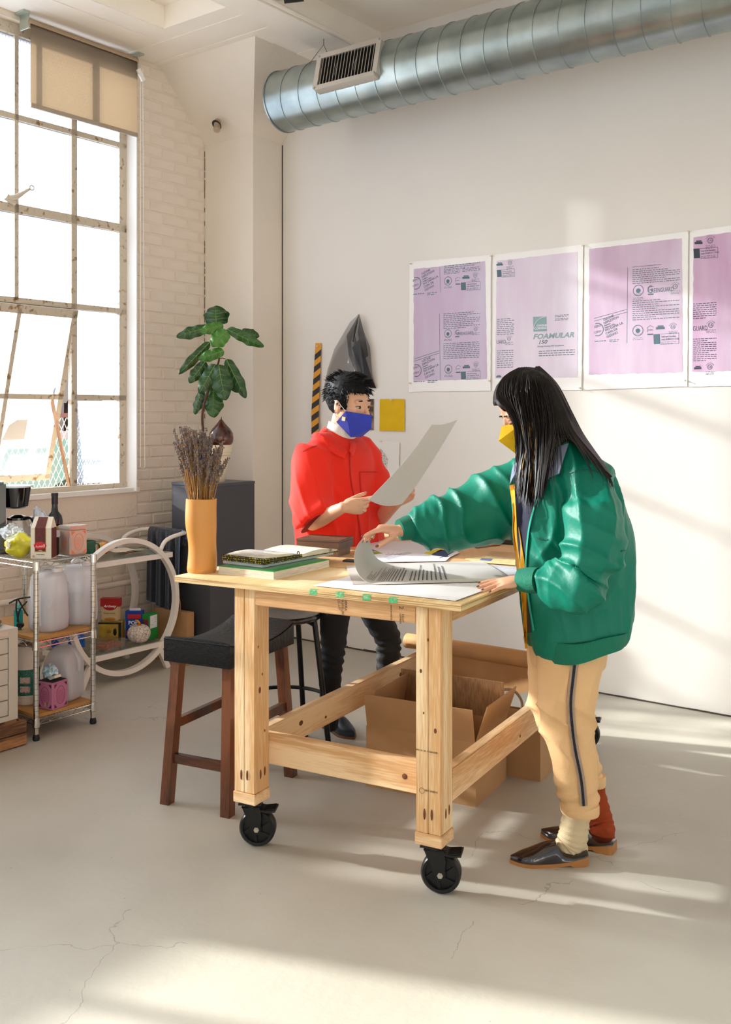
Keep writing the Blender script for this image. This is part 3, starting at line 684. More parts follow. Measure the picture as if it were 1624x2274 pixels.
for s in (-1, 1):
    for t in (-1, 1):
        bm = B(); frustum(bm, (s*.140, t*.232, 0), (s*.118, t*.185, .575), .040, .040); obj('leg', bm, M_walnut, st, bevel=.003)
for s in (-1, 1):
    bm = B(); bar(bm, (s*.131, -.21, .30), (s*.131, .21, .30), .022, .035); obj('stretcher', bm, M_walnut, st, bevel=.002)
for t in (-1, 1):
    bm = B(); bar(bm, (-.132, t*.216, .175), (.132, t*.216, .175), .022, .035); obj('stretcher', bm, M_walnutx, st, bevel=.002)
bm = B()
def seatf(u, v):
    x = (u-.5)*.300; y = (v-.5)*.465; return Vector((x, y, .612+.038*(abs(v-.5)*2)**2.2-.006*(abs(u-.5)*2)**4))
V = grid(bm, seatf, 10, 18)
for f in list(bm.faces): f.smooth = True
ring = [V[i][0] for i in range(11)]+[V[10][j] for j in range(1, 19)]+[V[i][18] for i in range(9, -1, -1)]+[V[0][j] for j in range(17, 0, -1)]
mid = [bm.verts.new((v.co.x*1.02, v.co.y*1.012, v.co.z-.012)) for v in ring]; low = [bm.verts.new((v.co.x*1.02, v.co.y*1.012, .550)) for v in ring]
nn = len(ring)
for A, D in ((ring, mid), (mid, low)):
    for i in range(nn): bm.faces.new((A[i], D[i], D[(i+1) % nn], A[(i+1) % nn]))
bm.faces.new(low)
M_leather = mat('black_leather', '#070708', rough=.34, bump=.25, bscale=60, spec=.32, detail=8)
seat_o = obj('seat', bm, M_leather, st, smooth=35)
bm = B(); pts = [v for v in []]
tube(bm, [Vector(((u)*.306/2, (t)*.47/2, .600+.037*abs(t)**2.2)) for u, t in [(-1, -1), (1, -1)]+[(1, -1+k*.1) for k in range(1, 21)]+[(-1, 1)]+[(-1, 1-k*.1) for k in range(1, 20)]], .0022, 5, closed=True)
obj('seam_piping', bm, M_leather, seat_o, smooth=True)
# ------------------------------------------------------------------ round metal stool
rc = Vector((-.37, 4.43, 0)); M_blk = mat('black_steel', '#0e0e10', rough=.3, metal=.3)
rs = thing('round_stool', 'round black steel stool beside the person in the red shirt', 'stool', rc, .3)
bm = B(); lathe(bm, [(.0, .585), (.12, .585), (.169, .600), (.174, .612), (.168, .624), (.135, .627), (.08, .619), (.0, .617)], 40); obj('seat', bm, mat('black_seat', '#141012', rough=.22, spec=.7, bump=.1, bscale=40), rs, smooth=50)
for k in range(4):
    a = [0.15, 1.75, 3.3, 4.9][k]-.3-.55
    bm = B(); tube(bm, spline([(.10*cos(a), .10*sin(a), .60), (.150*cos(a), .150*sin(a), .585), (.165*cos(a), .165*sin(a), .55), (.235*cos(a), .235*sin(a), .0)], 5), .0125, 10); obj('leg', bm, M_blk, rs, smooth=True)
    bm = B(); lathe(bm, [(.0, 0), (.017, 0), (.016, .022), (.0, .024)], 14, c=(.2352*cos(a), .2352*sin(a), 0)); obj('rubber_foot', bm, M_black, rs, smooth=40)
bm = B(); tube(bm, [(.205*cos(i*pi/20), .205*sin(i*pi/20), .235) for i in range(40)], .009, 8, closed=True); obj('foot_ring', bm, M_blk, rs, smooth=True)
# ------------------------------------------------------------------ cardboard boxes
M_card = mat('cardboard', '#b48a5f', rough=.85, var=.12, vscale=5, bump=.08, bscale=60); M_cardin = mat('corrugated_inside', '#a57c52', rough=.9, stretch=(1, 1, .02), col2='#8d6844', vscale=130, contrast=(.4, .6))
def carton(name, label, near_right, wx, wy, h, flaps, rot=TR, lean=.2):
    t = thing(name, label, 'box', near_right, rot)
    th = .004
    for nm, b in (('panel', (-wx, 0, 0, th, 0, h)), ('panel', (-wx, 0, wy-th, wy, 0, h)), ('panel', (-wx, -wx+th, th, wy-th, 0, h)), ('panel', (-th, 0, th, wy-th, 0, h)), ('base', (-wx+th, -th, th, wy-th, 0, th))):
        bm = B(); bx(bm, *b); obj(nm, bm, M_card, t)
    for side, L, ang in flaps:
        bm = B()
        if side == 'n': bx(bm, -wx+.004, -.004, 0, th, 0, L); M = Matrix.Translation((0, 0, h)) @ Matrix.Rotation(ang, 4, 'X')
        if side == 'f': bx(bm, -wx+.004, -.004, 0, th, 0, L); M = Matrix.Translation((0, wy-th, h)) @ Matrix.Rotation(ang, 4, 'X')
        if side == 'r': bx(bm, -th, 0, .006, wy-.006, 0, L); M = Matrix.Translation((0, 0, h)) @ Matrix.Rotation(ang, 4, 'Y')
        if side == 'l': bx(bm, 0, th, .006, wy-.006, 0, L); M = Matrix.Translation((-wx, 0, h)) @ Matrix.Rotation(ang, 4, 'Y')
        bm.transform(M); obj('flap', bm, M_cardin if side in 'f' else M_card, t)
    return t
c1 = G(1057, 1793)
t = carton('cardboard_box', 'open cardboard box with raised flaps under the table', c1, .475, .34, .245, [('n', .135, R_(12)), ('f', .16, R_(8)), ('r', .15, R_(18)), ('l', .15, R_(14))], rot=math.atan2(-.47, .883))
c2 = TW(-.06, 1.10)
t2 = carton('cardboard_box', 'smaller open cardboard box behind the large one at the right of the table', c2, .36, .30, .20, [('r', .09, R_(-30)), ('n', .08, R_(-20))])
t3 = thing('cable_loop', 'loop of beige cable standing out of the cardboard boxes', 'cable', c2+Vector((0, .1, .31)))
bm = B(); tube(bm, spline([P(1092, 1540, 4.2), P(1110, 1532, 4.22), P(1140, 1533, 4.25), P(1158, 1555, 4.25), P(1158, 1580, 4.22), P(1145, 1600, 4.15)], 8), .006, 8); obj('cable', bm, mat('cable_beige', '#a8947e', rough=.6), t3, world=True, smooth=True)
# ------------------------------------------------------------------ kraft paper roll across the far rails
M_kraft = mat('kraft_paper', '#cf9b63', rough=.6, var=.12, vscale=9, bump=.35, bscale=14)
ra, rb = TW(-.86, 1.48, .38+.036), TW(.03, 1.36, .38+.040)
t = thing('kraft_paper_roll', 'roll of brown kraft paper lying across the lower table rails', 'paper roll', (ra+rb)/2, TR)
bm = B(); tube(bm, [ra, ra.lerp(rb, .5), rb], [.035, .037, .036], 24); tube(bm, [ra-TX*.004, ra], [.016, .016], 12); obj('roll', bm, M_kraft, t, world=True, smooth=True)
bm = B()
def droop(u, v):
    p = ra.lerp(rb, .13+.86*u); a = -1.2*v
    d = .055+.075*sin(pi*min(1, u*1.15))**.8
    return p + Vector((-.485*.0, 0, 0)) - TY*(.0375*cos(min(v, .35)/.35*1.2)-.006+.02*max(0, v-.35)) + Vector((0, 0, .0375*sin(.5-min(v, .35)/.35*1.6) - max(0, v-.35)*d*1.5 - .006*sin(u*22)*v))
grid(bm, droop, 40, 14); solid(bm, .0012); obj('loose_sheet', bm, M_kraft, t, world=True, smooth=True)
# ------------------------------------------------------------------ things on the table
M_clay = mat('orange_clay', '#d08f45', rough=.42, var=.06, vscale=8)
vb = G(448, 1270, TT); vase = thing('clay_vase', 'tall orange clay vase at the left corner of the table', 'vase', vb)
bm = B(); ns = 36; nr_ = 24; rings = []
for i in range(nr_+1):
    z = .268*i/nr_; r = .0545*(1-.05*sin(z*20)+.02*sin(z*45)); off = Vector((.003*sin(z*22), .002*sin(z*30), z))
    if i == 0: r *= .94
    rings.append((off, r))
pr = [[bm.verts.new(o+Vector((r*cos(2*pi*k/ns), r*.97*sin(2*pi*k/ns), 0))) for k in range(ns)] for o, r in rings]
pr += [[bm.verts.new(rings[-1][0]+Vector(((rings[-1][1]-.005)*cos(2*pi*k/ns), (rings[-1][1]-.005)*sin(2*pi*k/ns), .001))) for k in range(ns)], [bm.verts.new(rings[-5][0]+Vector(((rings[-5][1]-.006)*cos(2*pi*k/ns), (rings[-5][1]-.006)*sin(2*pi*k/ns), 0))) for k in range(ns)]]
for i in range(len(pr)-1):
    for k in range(ns): bm.faces.new((pr[i][k], pr[i][(k+1) % ns], pr[i+1][(k+1) % ns], pr[i+1][k]))
bm.faces.new(pr[0][::-1]); bm.faces.new(pr[-1]); obj('vessel', bm, M_clay, vase, smooth=50)
lav = thing('lavender_bunch', 'bunch of dried lavender standing in the orange vase', 'dried flowers', vb+Vector((0, 0, .23)))
M_stem = mat('dry_stem', '#a9793c', rough=.7, var=.3, vscale=200); M_bud = mat('lavender_bud', '#5a4f5a', rough=.9, col2='#8b7d72', vscale=90)
bs = B(); bb = B(); rnd = random.Random(3)
for k in range(190):
    a = rnd.uniform(0, 2*pi); q = sqrt(rnd.random()); r0 = .040*q; r1 = .086*q; h = rnd.uniform(.20, .305) if k % 3 else rnd.uniform(.15, .26); h *= 1-.18*q*(a > 4.7 or a < 1.5)
    p0 = Vector((r0*cos(a), r0*sin(a), 0)); p2 = Vector((r1*cos(a)+rnd.gauss(0, .008)-.006, r1*.8*sin(a)+rnd.gauss(0, .008), h)); p1 = p0.lerp(p2, .5)+Vector((rnd.gauss(0, .006), rnd.gauss(0, .006), 0)); p1 -= Vector((cos(a), sin(a), 0))*.010*q
    pts = spline([p0, p1, p2], 3); tube(bs, pts, .0013, 4, cap=False)
    d = (pts[-1]-pts[-2]).normalized()
    L = rnd.uniform(.05, .11); nb_ = int(L/.0075)
    for j in range(nb_):
        c = pts[-1]-d*L*(j/nb_)
        for s in range(3):
            aa = rnd.uniform(0, 2*pi); cc = c+Vector((cos(aa), sin(aa), 0))*.004
            octa(bb, cc, (.0031, .0026, .0046), aa)
obj('stems', bs, M_stem, lav, kind='stuff'); obj('flower_heads', bb, M_bud, lav, kind='stuff')
# books: green, silver, patterned journal
def slab_on(t, nm, nr, wd, dp, z0, z1, m, rot, label=None, bev=0):
    bm = B(); bx(bm, -wd, 0, 0, dp, 0, z1-z0); bm.transform(Matrix.Translation((nr.x, nr.y, z0)) @ Matrix.Rotation(rot, 4, 'Z')); return obj(nm, bm, m, t, world=True, bevel=bev, label=label)
bk = G(608, 1287, TT); brot = math.atan2(-.139, .2126)+.02
M_page = mat('page_edges', '#e9e2d3', rough=.8, stretch=(1, 1, 40), col2='#c9bfa9', vscale=20); M_green = mat('green_cover', '#2f9a43', rough=.3, coat=.4)
t = thing('green_book', 'large flat book with a glossy green cover beside the vase', 'book', bk, brot)
slab_on(t, 'pages', bk, .250, .345, TT+.003, TT+.0255, M_page, brot); slab_on(t, 'cover', bk, .253, .349, TT+.0255, TT+.028, M_green, brot); slab_on(t, 'back_cover', bk, .253, .349, TT, TT+.003, mat('book_back', '#e8e4da', rough=.6), brot)
b2 = P(582, 1247, 3.62); b2.z = 0; r2 = math.atan2(-.30, .95)
t = thing('tablet_book', 'thin silver-grey book lying on the green book under the journal', 'book', b2, r2+.18)
b2c = G(583, 1262, TT+.028)
r2 = -.62
t.location = b2c; t.rotation_euler = (0, 0, r2)
slab_on(t, 'book_block', b2c, .195, .42, TT+.029, TT+.040, mat('silver_cover', '#dadada', rough=.35), r2, bev=.002)
slab_on(t, 'cover', b2c, .198, .423, TT+.040, TT+.0425, mat('silver_cover2', '#c9c9cc', rough=.3), r2)
# open journal with patterned fabric cover
jz = TT+.0425; jc = G(587, 1253, jz+.002)
t = thing('open_journal', 'open journal with yellow and black patterned cover lying on the books', 'book', jc, r2)
M_jcov = mat('journal_cloth', '#d8c93a', rough=.8); n = M_jcov.node_tree.nodes; l = M_jcov.node_tree.links
tcx = n.new('ShaderNodeTexCoord'); chk = n.new('ShaderNodeTexVoronoi'); chk.inputs['Scale'].default_value = 130; chk.distance = 'MANHATTAN'; chk.inputs['Randomness'].default_value = .25
l.new(tcx.outputs['Object'], chk.inputs['Vector']); rp = n.new('ShaderNodeValToRGB'); rp.color_ramp.interpolation = 'CONSTANT'; rp.color_ramp.elements[0].color = (*rgb('#d9cb45'), 1); rp.color_ramp.elements[1].position = .62; rp.color_ramp.elements[1].color = (*rgb('#2a2718'), 1)
l.new(chk.outputs['Distance'], rp.inputs[0]); l.new(rp.outputs[0], n['Principled BSDF'].inputs['Base Color'])
MJ = Matrix.Translation((jc.x, jc.y, jz)) @ Matrix.Rotation(r2, 4, 'Z')
def pagestack(u0, y0, y1, h0, h1, w_=.195):
    bm = B(); prof = []
    for i in range(11):
        q = i/10; y = y0+(y1-y0)*q; hh = h0+(h1-h0)*q+.010*sin(pi*q)*(1 if h1 > h0 else 1); prof.append((y, hh))
    for i in range(10):
        (ya, ha), (yb, hb_) = prof[i], prof[i+1]
        poly(bm, [(0, ya, .003), (0, yb, .003), (0, yb, hb_), (0, ya, ha)], (-w_, 0, 0))
    bmesh.ops.remove_doubles(bm, verts=bm.verts, dist=1e-5); bm.transform(MJ); return bm
bm = B(); bx(bm, -.202, .004, -.004, .215, 0, .003); bx(bm, -.202, .004, .215, .435, 0, .003)
poly(bm, [(.004, -.004, .0), (.004, .21, .0), (.004, .21, .014), (.004, -.004, .022)], (-.003, 0, 0)); poly(bm, [(.004, -.004, 0), (.004, -.004, .022), (-.202, -.004, .022), (-.202, -.004, 0)], (0, .003, 0)); bm.transform(MJ); obj('cloth_cover', bm, M_jcov, t, world=True)
obj('pages', pagestack(0, 0, .212, .020, .013), M_page, t, world=True, smooth=20); obj('pages', pagestack(0, .218, .43, .013, .008), M_page, t, world=True, smooth=20)
bm = B(); tube(bm, [MJ @ Vector((-.02, .215, .016+.003*sin(k))) + Vector((.004*cos(k), 0, .003*sin(k))) for k in [i*pi/5 for i in range(10)]], .0018, 5, closed=True, up=(0, 1, 0)); obj('bookmark_ring', bm, M_black, t, world=True)
M_ink = mat('pencil_ink', '#8a8a94', rough=.8)
bm = B()
for i in range(18):
    y = .012+i*.010; q = y/.212; h = .020-.007*q+.010*sin(pi*q)+.0006; bx(bm, -.17, -.17+random.uniform(.07, .14), y, y+.0012, h, h+.0003)
bm.transform(MJ); obj('handwriting', bm, M_ink, t, world=True)
# two dark wooden boxes
wb = G(752, 1238, TT); wr = math.atan2(-.30, .80)
M_dw = wood('dark_walnut', '#6f5140', '#3f2c22', 'x', 12, .45); M_dw2 = wood('mid_walnut', '#8a6e5c', '#64493a', 'x', 12, .5)
t = thing('wooden_box', 'lower and lighter of the two stacked flat wooden boxes on the table', 'box', wb, wr)
slab_on(t, 'body', wb, .170, .13, TT, TT+.030, M_dw2, wr, bev=.0015)
wb2 = wb+Vector((.004, -.012, 0)); 
t = thing('wooden_box', 'upper dark walnut box stacked on a lighter one behind the journal', 'box', wb2+Vector((0, 0, .0305)), wr)
slab_on(t, 'body', wb2, .190, .155, TT+.0305, TT+.060, M_dw, wr, bev=.0015); slab_on(t, 'lid', wb2, .192, .157, TT+.0605, TT+.070, M_dw, wr, bev=.0015)
pb = G(800, 1251, TT); t = thing('pocket_notebook', 'small dark flat notebook beside the journal', 'notebook', pb, wr)
slab_on(t, 'cover', pb, .075, .045, TT+.0015, TT+.009, mat('dark_phone', '#4a4642', rough=.35), wr, bev=.002)
# ------------------------------------------------------------------ paper sheets
M_paper = mat('white_paper', '#e6e4e4', rough=.75); M_paper2 = mat('grey_board', '#cfcac4', rough=.8, var=.03, vscale=90); M_txt = mat('printed_text', '#54545c', rough=.8)
def sheet(name, label, pts, z0, m, th=.001, group=None, world=None):
    c = sum(pts, Vector())/len(pts); c.z = z0
    t = tag(obj(name, poly(B(), [(p.x, p.y, z0) for p in pts], (0, 0, th)), m, world=True, loc=c), label, 'paper', group); return t
def quad(*pp, z=TT): return [G(x, y, z) for x, y in pp]
kq = quad((690, 1250), (745, 1292), (1150, 1262), (1190, 1212), (960, 1206))
sheet('kraft_sheet', 'wide brown kraft paper sheet under the prints on the table', [TW(-.93, .50), TW(-.62, .42), TW(.02, .52), TW(.045, 1.60), TW(-.55, 1.62), TW(-.62, 1.0)], TT+.0006, mat('kraft_flat', '#d9ab77', rough=.7, var=.1, vscale=4))
Lc_, Nc_, = G(697, 1302, TT), G(1012, 1336, TT); dv = (Nc_-Lc_); dv.z = 0; pv = Vector((-dv.y, dv.x, 0)).normalized()
sheet('large_sheet', 'lowest large white sheet nearest the front table corner', [Lc_, Nc_, Nc_+pv*.56, Lc_+pv*.50], TT+.0022, M_paper, .0015)
A_, B_, D_ = G(784, 1301, TT), G(1135, 1290, TT), G(1071, 1251, TT)
sheet('large_sheet', 'grey backing board directly beneath the curled page', [A_, B_, D_, A_+(D_-B_)+Vector((.02, 0, 0))], TT+.0042, mat('board_edge', '#bdb5ad', rough=.8), .0015)
# the page being lifted
FR = [P(1135, 1291, 3.44), P(1062, 1295, 3.40), P(950, 1299, 3.37), P(860, 1302, 3.35), P(822, 1299, 3.36), P(797, 1276, 3.40), P(787, 1243, 3.46), P(793, 1214, 3.52), P(808, 1193, 3.56)]
BK = [P(1071, 1250, 3.88), P(1020, 1251, 3.86), P(950, 1252, 3.84), P(890, 1252, 3.82), P(856, 1249, 3.79), P(838, 1240, 3.75), P(829, 1227, 3.70), P(824, 1212, 3.66), P(821, 1197, 3.60)]
for L_ in (FR, BK):
    for p in L_: p.z = max(p.z, TT+.0075)
fs, bs_ = spline(FR, 5), spline(BK, 5); NN = len(fs)-1
t = thing('curled_page', 'large grey-white text page curled up by the hand at its left end', 'paper', G(950, 1280, TT))
bm = B(); grid(bm, lambda u, v: fs[round(u*NN)].lerp(bs_[round(u*NN)], v)+Vector((0, 0, .004*sin(pi*v)*(1-u))), NN, 8); solid(bm, .0008); obj('page', bm, M_paper2, t, world=True, smooth=True)
def onpage(u, v):
    x = u*NN; i = min(int(x), NN-1); q = x-i; return fs[i].lerp(fs[i+1], q).lerp(bs_[i].lerp(bs_[i+1], q), v)+Vector((0, 0, .004*sin(pi*v)*(1-u)+.0016))
bm = B(); rnd = random.Random(5)
for i in range(26):
    u = .20+i*.0125+(.012 if i > 8 else 0)+(.02 if i > 19 else 0); v = .10; vmax = rnd.uniform(.5, .88) if i < 21 else rnd.uniform(.25, .45)
    while v < vmax:
        w_ = rnd.uniform(.02, .055); a, b = onpage(u, v), onpage(u, min(vmax, v+w_)); c, d = onpage(u+.0038, min(vmax, v+w_)), onpage(u+.0038, v); bm.faces.new([bm.verts.new(p) for p in (a, b, c, d)]); v += w_+.008
obj('printed_lines', bm, M_txt, t, world=True)
bm = B()
for i in range(12):
    s0 = .16+i*.013; 
    for k in range(5):
        a = Lc_+dv*(.30+i*.022)+pv*(.03+k*.017); b = a+pv*.012; e = dv.normalized()*.0016
        bm.faces.new([bm.verts.new((p.x, p.y, TT+.0040)) for p in (a, b, b+e, a+e)])
tag(obj('printed_lines', bm, mat('faint_text', '#b9b6ba', rough=.8), bpy.data.objects['large_sheet'], world=True))
M_sheetw = mat('print_sheet', '#dfdfe4', rough=.6)
sheet('print_sheet', 'blank pale sheet behind the curled page on the table', quad((800, 1202), (990, 1207), (1018, 1220), (975, 1234), (800, 1222)), TT+.0035, M_sheetw)
pt = sheet('print_sheet', 'pale sheet with blue and green print and script lettering beside the wooden boxes', quad((790, 1222), (835, 1221), (1000, 1240), (990, 1249), (835, 1252), (795, 1245)), TT+.0048, mat('print_white', '#e8e8ee', rough=.6))
for nm, q, c in (('blue_print', ((792, 1224), (822, 1222), (838, 1226), (800, 1229)), '#5b5ea8'), ('green_print', ((815, 1229), (838, 1227), (850, 1232), (818, 1236)), '#8fae5a'), ('grey_band', ((850, 1240), (905, 1229), (918, 1231), (862, 1246)), '#c4c4cc')):
    obj(nm, poly(B(), [(p.x, p.y, TT+.0059) for p in quad(*q)], (0, 0, .0004)), mat(nm, c), pt, world=True)
bm = B(); tube(bm, [G(856+3.2*k, 1231+1.4*sin(k*2.1)-.05*k, TT+.007) for k in range(12)], .0006, 4); obj('script_line', bm, M_txt, pt, world=True)
pt = sheet('swatch_strip', 'white strip with yellow and navy cloth swatches on the kraft paper', quad((940, 1233), (985, 1218), (1022, 1224), (975, 1243)), TT+.0062, M_sheetw)
for nm, q, c in (('yellow_swatch', ((942, 1232), (984, 1220), (995, 1222), (952, 1236)), '#e0c62c'), ('navy_swatch', ((958, 1236), (978, 1225), (1012, 1226), (990, 1241)), '#28355c')):
    obj(nm, poly(B(), [(p.x, p.y, TT+.0075) for p in quad(*q)], (0, 0, .0008)), mat(nm, c, rough=.9, bump=.3, bscale=300), pt, world=True)
pt = sheet('swatch_strip', 'small white card lying beside the navy swatch', quad((992, 1237), (1015, 1228), (1021, 1231), (1000, 1241)), TT+.0065, M_sheetw)
pt = sheet('collage_sheet', 'yellow and blue patterned sheet under tracing paper at the right of the table', quad((1033, 1244), (1075, 1238), (1145, 1246), (1145, 1258), (1060, 1252)), TT+.0045, mat('collage_yellow', '#d9c27a', rough=.6, col2='#e8dca8', vscale=40))
obj('blue_block', poly(B(), [(p.x, p.y, TT+.0056) for p in quad((1070, 1243), (1095, 1244), (1090, 1249), (1066, 1247))], (0, 0, .0004)), mat('collage_blue', '#5963a8'), pt, world=True)
sheet('tracing_paper', 'translucent tracing sheet lying over the yellow collage', quad((1078, 1240), (1095, 1228), (1146, 1233), (1146, 1246)), TT+.0085, pane_mat('tracing', .25, .75, .03, (.97, .97, 1)), .0006)
sheet('wide_sheet', 'wide pale sheet reaching under the right sleeve of the green jacket', quad((1071, 1254), (1150, 1262), (1170, 1280), (1108, 1276)), TT+.0028, M_sheetw)
for k, (q, c, lb) in enumerate(((((1048, 1214), (1075, 1212), (1092, 1215), (1060, 1219)), '#8a6a4e', 'brown leather offcut lying left of another on the kraft paper'), (((1078, 1211), (1108, 1209), (1112, 1213), (1088, 1215)), '#a9703f', 'tan leather offcut lying right of a brown one on the kraft paper'))):
    sheet('leather_offcut', lb, quad(*q), TT+.003+.002*k, mat('leather%d' % k, c, rough=.6), .003)
db = G(1120, 1212, TT); t = thing('tool_tray', 'dark flat case at the far edge of the table', 'case', db, TR)
slab_on(t, 'case', db+Vector((.06, 0, 0)), .14, .09, TT+.003, TT+.022, mat('dark_case', '#39322e', rough=.6), TR, bev=.003)
# ------------------------------------------------------------------ things pinned on the back wall
def WB(px, py, d=0.0):
    a, z = onB(px, py, B1-d); return RM(a, B1-d, z)
def wtext(par, px, py, s, h, d=.004, rot=0, m=None, **k):
    """lettering on the wall: baseline start at the pixel, cap height H in pixels"""
    p = WB(px, py, d); sc_ = p.y/F
    return text('lettering', s, h*sc_/.72, fr(p, U3, Z3) @ Matrix.Rotation(R_(rot), 4, 'Z'), m or M_print, par, depth=.0002, **k)
M_print = mat('print_ink', '#5d7480', rough=.8); M_printg = mat('print_teal', '#8fadb0', rough=.8)
M_poster = mat('poster_paper', '#f6f5f3', rough=.7)
def pinkmat(nm, c1, c2, seed):
    m = mat(nm, c1, rough=.75, col2=c2, vscale=2.2, stretch=(3.2, 3.2, .8), contrast=(.3, .7), detail=5); return m
M_pin = mat('push_pin', '#d8cdb4', rough=.3, spec=.7)
def pin(px, py, par=None, n=[0]):
    p = WB(px, py, .006); M = fr(p, U3, Z3)
    bm = B(); lathe(bm, [(.0, -.004), (.0012, -.004), (.0012, .004), (.0055, .005), (.0055, .0065), (.003, .008), (.003, .015), (.005, .017), (.0, .018)], 10); bm.transform(M @ Matrix.Rotation(0, 4, 'X'))
    return obj('push_pin', bm, M_pin, par, world=True, smooth=40)
def rag(pts, amp, seed, n=26):
    """outline with slightly torn deckle edges"""
    out = []
    for i in range(4):
        a, b = Vector(pts[i]), Vector(pts[(i+1) % 4])
        for k in range(n): q = k/n; p = a.lerp(b, q); out.append(p+U3*(noise.noise(Vector((p.x*60+seed, p.z*60, 0)))*amp)+Vector((0, 0, noise.noise(Vector((p.x*50, p.z*55, seed)))*amp)))
    return out
def poster(name, label, quad_, pink, pm, seed):
    P0 = [WB(*q, .004) for q in quad_]; c = sum(P0, Vector())/4
    t = thing(name, label, 'poster', c, ROOMROT, 'pink screen prints pinned in a row')
    bm = B(); poly(bm, rag(P0, .003, seed), (-V3*.0015).to_tuple()); obj('paper_sheet', bm, M_poster, t, world=True)
    Q = [WB(*q, .0058) for q in pink]; bm = B(); poly(bm, rag(Q, .004, seed+5), (-V3*.0006).to_tuple()); obj('pink_print', bm, pm, t, world=True)
    return t
D = .0068
def lines(par, px, py, wpx, n, dy=4.6, h=1.7, seed=1, nm='small_print', slope=None, m=None):
    """rows of print too fine to read, word by word"""
    rnd = random.Random(seed); bm = B()
    for i in range(n):
        x = px; y = py+i*dy; end = px+wpx*(1 if rnd.random() > .2 else rnd.uniform(.5, .95))
        while x < end:
            w_ = rnd.uniform(3, 9); sl = (y-HY)/(px+2100)
            yy = y+(x-px)*sl; y2 = y+(min(x+w_, end)-px)*sl
            a, b, c, d = WB(x, yy, D), WB(min(x+w_, end), y2, D), WB(min(x+w_, end), y2-h, D), WB(x, yy-h, D)
            bm.faces.new([bm.verts.new(p) for p in (a, b, c, d)]); x += w_+1.6
    return obj(nm, bm, m or M_print, par, world=True, kind='stuff')
def ring(par, px, py, r, th, nm='ring_mark', arc=(0, 2*pi), m=None, d=D, fill=False):
    p = WB(px, py, d); s = p.y/F; M = fr(p, U3, Z3); bm = B(); n = 40
    vo = [bm.verts.new(M @ Vector((r*s*cos(arc[0]+(arc[1]-arc[0])*i/n), r*s*sin(arc[0]+(arc[1]-arc[0])*i/n), 0))) for i in range(n+1)]
    ri = 0.0001 if fill else (r-th)
    vi = [bm.verts.new(M @ Vector((ri*s*cos(arc[0]+(arc[1]-arc[0])*i/n), ri*s*sin(arc[0]+(arc[1]-arc[0])*i/n), 0))) for i in range(n+1)]
    for i in range(n): bm.faces.new((vo[i], vo[i+1], vi[i+1], vi[i]))
    return obj(nm, bm, m or M_print, par, world=True)
def stroke(par, pts, wpx, nm='printed_rule', m=None):
    bm = B()
    for (x0, y0), (x1, y1) in zip(pts[:-1], pts[1:]):
        d = Vector((x1-x0, y1-y0)).normalized(); nx, ny = -d.y*wpx/2, d.x*wpx/2
        bm.faces.new([bm.verts.new(WB(x, y, D)) for x, y in ((x0+nx, y0+ny), (x1+nx, y1+ny), (x1-nx, y1-ny), (x0-nx, y0-ny))])
    return obj(nm, bm, m or M_print, par, world=True)
def seals(par, px, py, s=1.0, m=None):
    """row of certification marks: globe ring, house, lozenge, UL ring, and the insulation badge below"""
    ring(par, px, py, 10*s, 1.2*s, m=m); ring(par, px, py+.5, 4.2*s, 4, fill=True, m=m, nm='globe_mark'); stroke(par, [(px-6*s, py+6.5*s), (px+6*s, py+6*s)], .8*s, m=m)
    lines(par, px-9*s, py+14*s, 18*s, 2, 2.6*s, .9, 3, m=m)
    hx = px+22*s; stroke(par, [(hx-5*s, py+3*s), (hx-5*s, py-5*s), (hx, py-9*s), (hx+6*s, py-6*s)], .8*s, nm='house_mark', m=m); stroke(par, [(hx-5*s, py+7*s), (hx+5*s, py+6.6*s)], 2.6*s, m=m)
    wtext(par, hx-3.6*s, py, 'GREEN', 1.9*s, D, m=m)
def badge(par, px, py, s=1.0, m=None):
    stroke(par, [(px, py+8*s), (px+11*s, py+7.4*s)], 17*s, nm='badge_block', m=m)
    stroke(par, [(px+11*s, py-1*s), (px+43*s, py-3*s), (px+43*s, py+15*s), (px+11*s, py+17*s)], .6*s, m=m)
    wtext(par, px+13*s, py+5*s, 'Seal and Insulate', 3.1*s, D, m=m, xs=.9, rot=0); wtext(par, px+13*s, py+10*s, 'with ENERGY STAR', 3.3*s, D, m=m, xs=.82)
    lines(par, px+13*s, py+13.5*s, 27*s, 2, 2.4*s, .9, 9, m=m)
def ulmark(par, px, py, s=1.0, m=None):
    ring(par, px, py, 4.6*s, .9*s, m=m); wtext(par, px-2.6*s, py+1.6*s, 'UL', 3.6*s, D, m=m)
    p = WB(px, py, D); sc_ = p.y/F
    for i, ch in enumerate('CLASSIFIED'):
        th = R_(150-i*13.3); text('lettering', ch, 2.6*s*sc_, fr(p, U3, Z3) @ Matrix.Translation((6.6*s*sc_*cos(th), 6.6*s*sc_*sin(th), 0)) @ Matrix.Rotation(th-pi/2, 4, 'Z'), m or M_print, par, depth=.0001, align='CENTER')
    lines(par, px-8*s, py+9*s, 17*s, 3, 2.4*s, .8, 4, m=m)
def loz(par, px, py, s=1.0, m=None):
    stroke(par, [(px-8*s, py+1), (px+8*s, py+.4)], 4.5*s, nm='lozenge_mark', m=m); stroke(par, [(px-5*s, py-3*s), (px+6*s, py-3.4*s)], 2.5*s, nm='lozenge_mark', m=m)
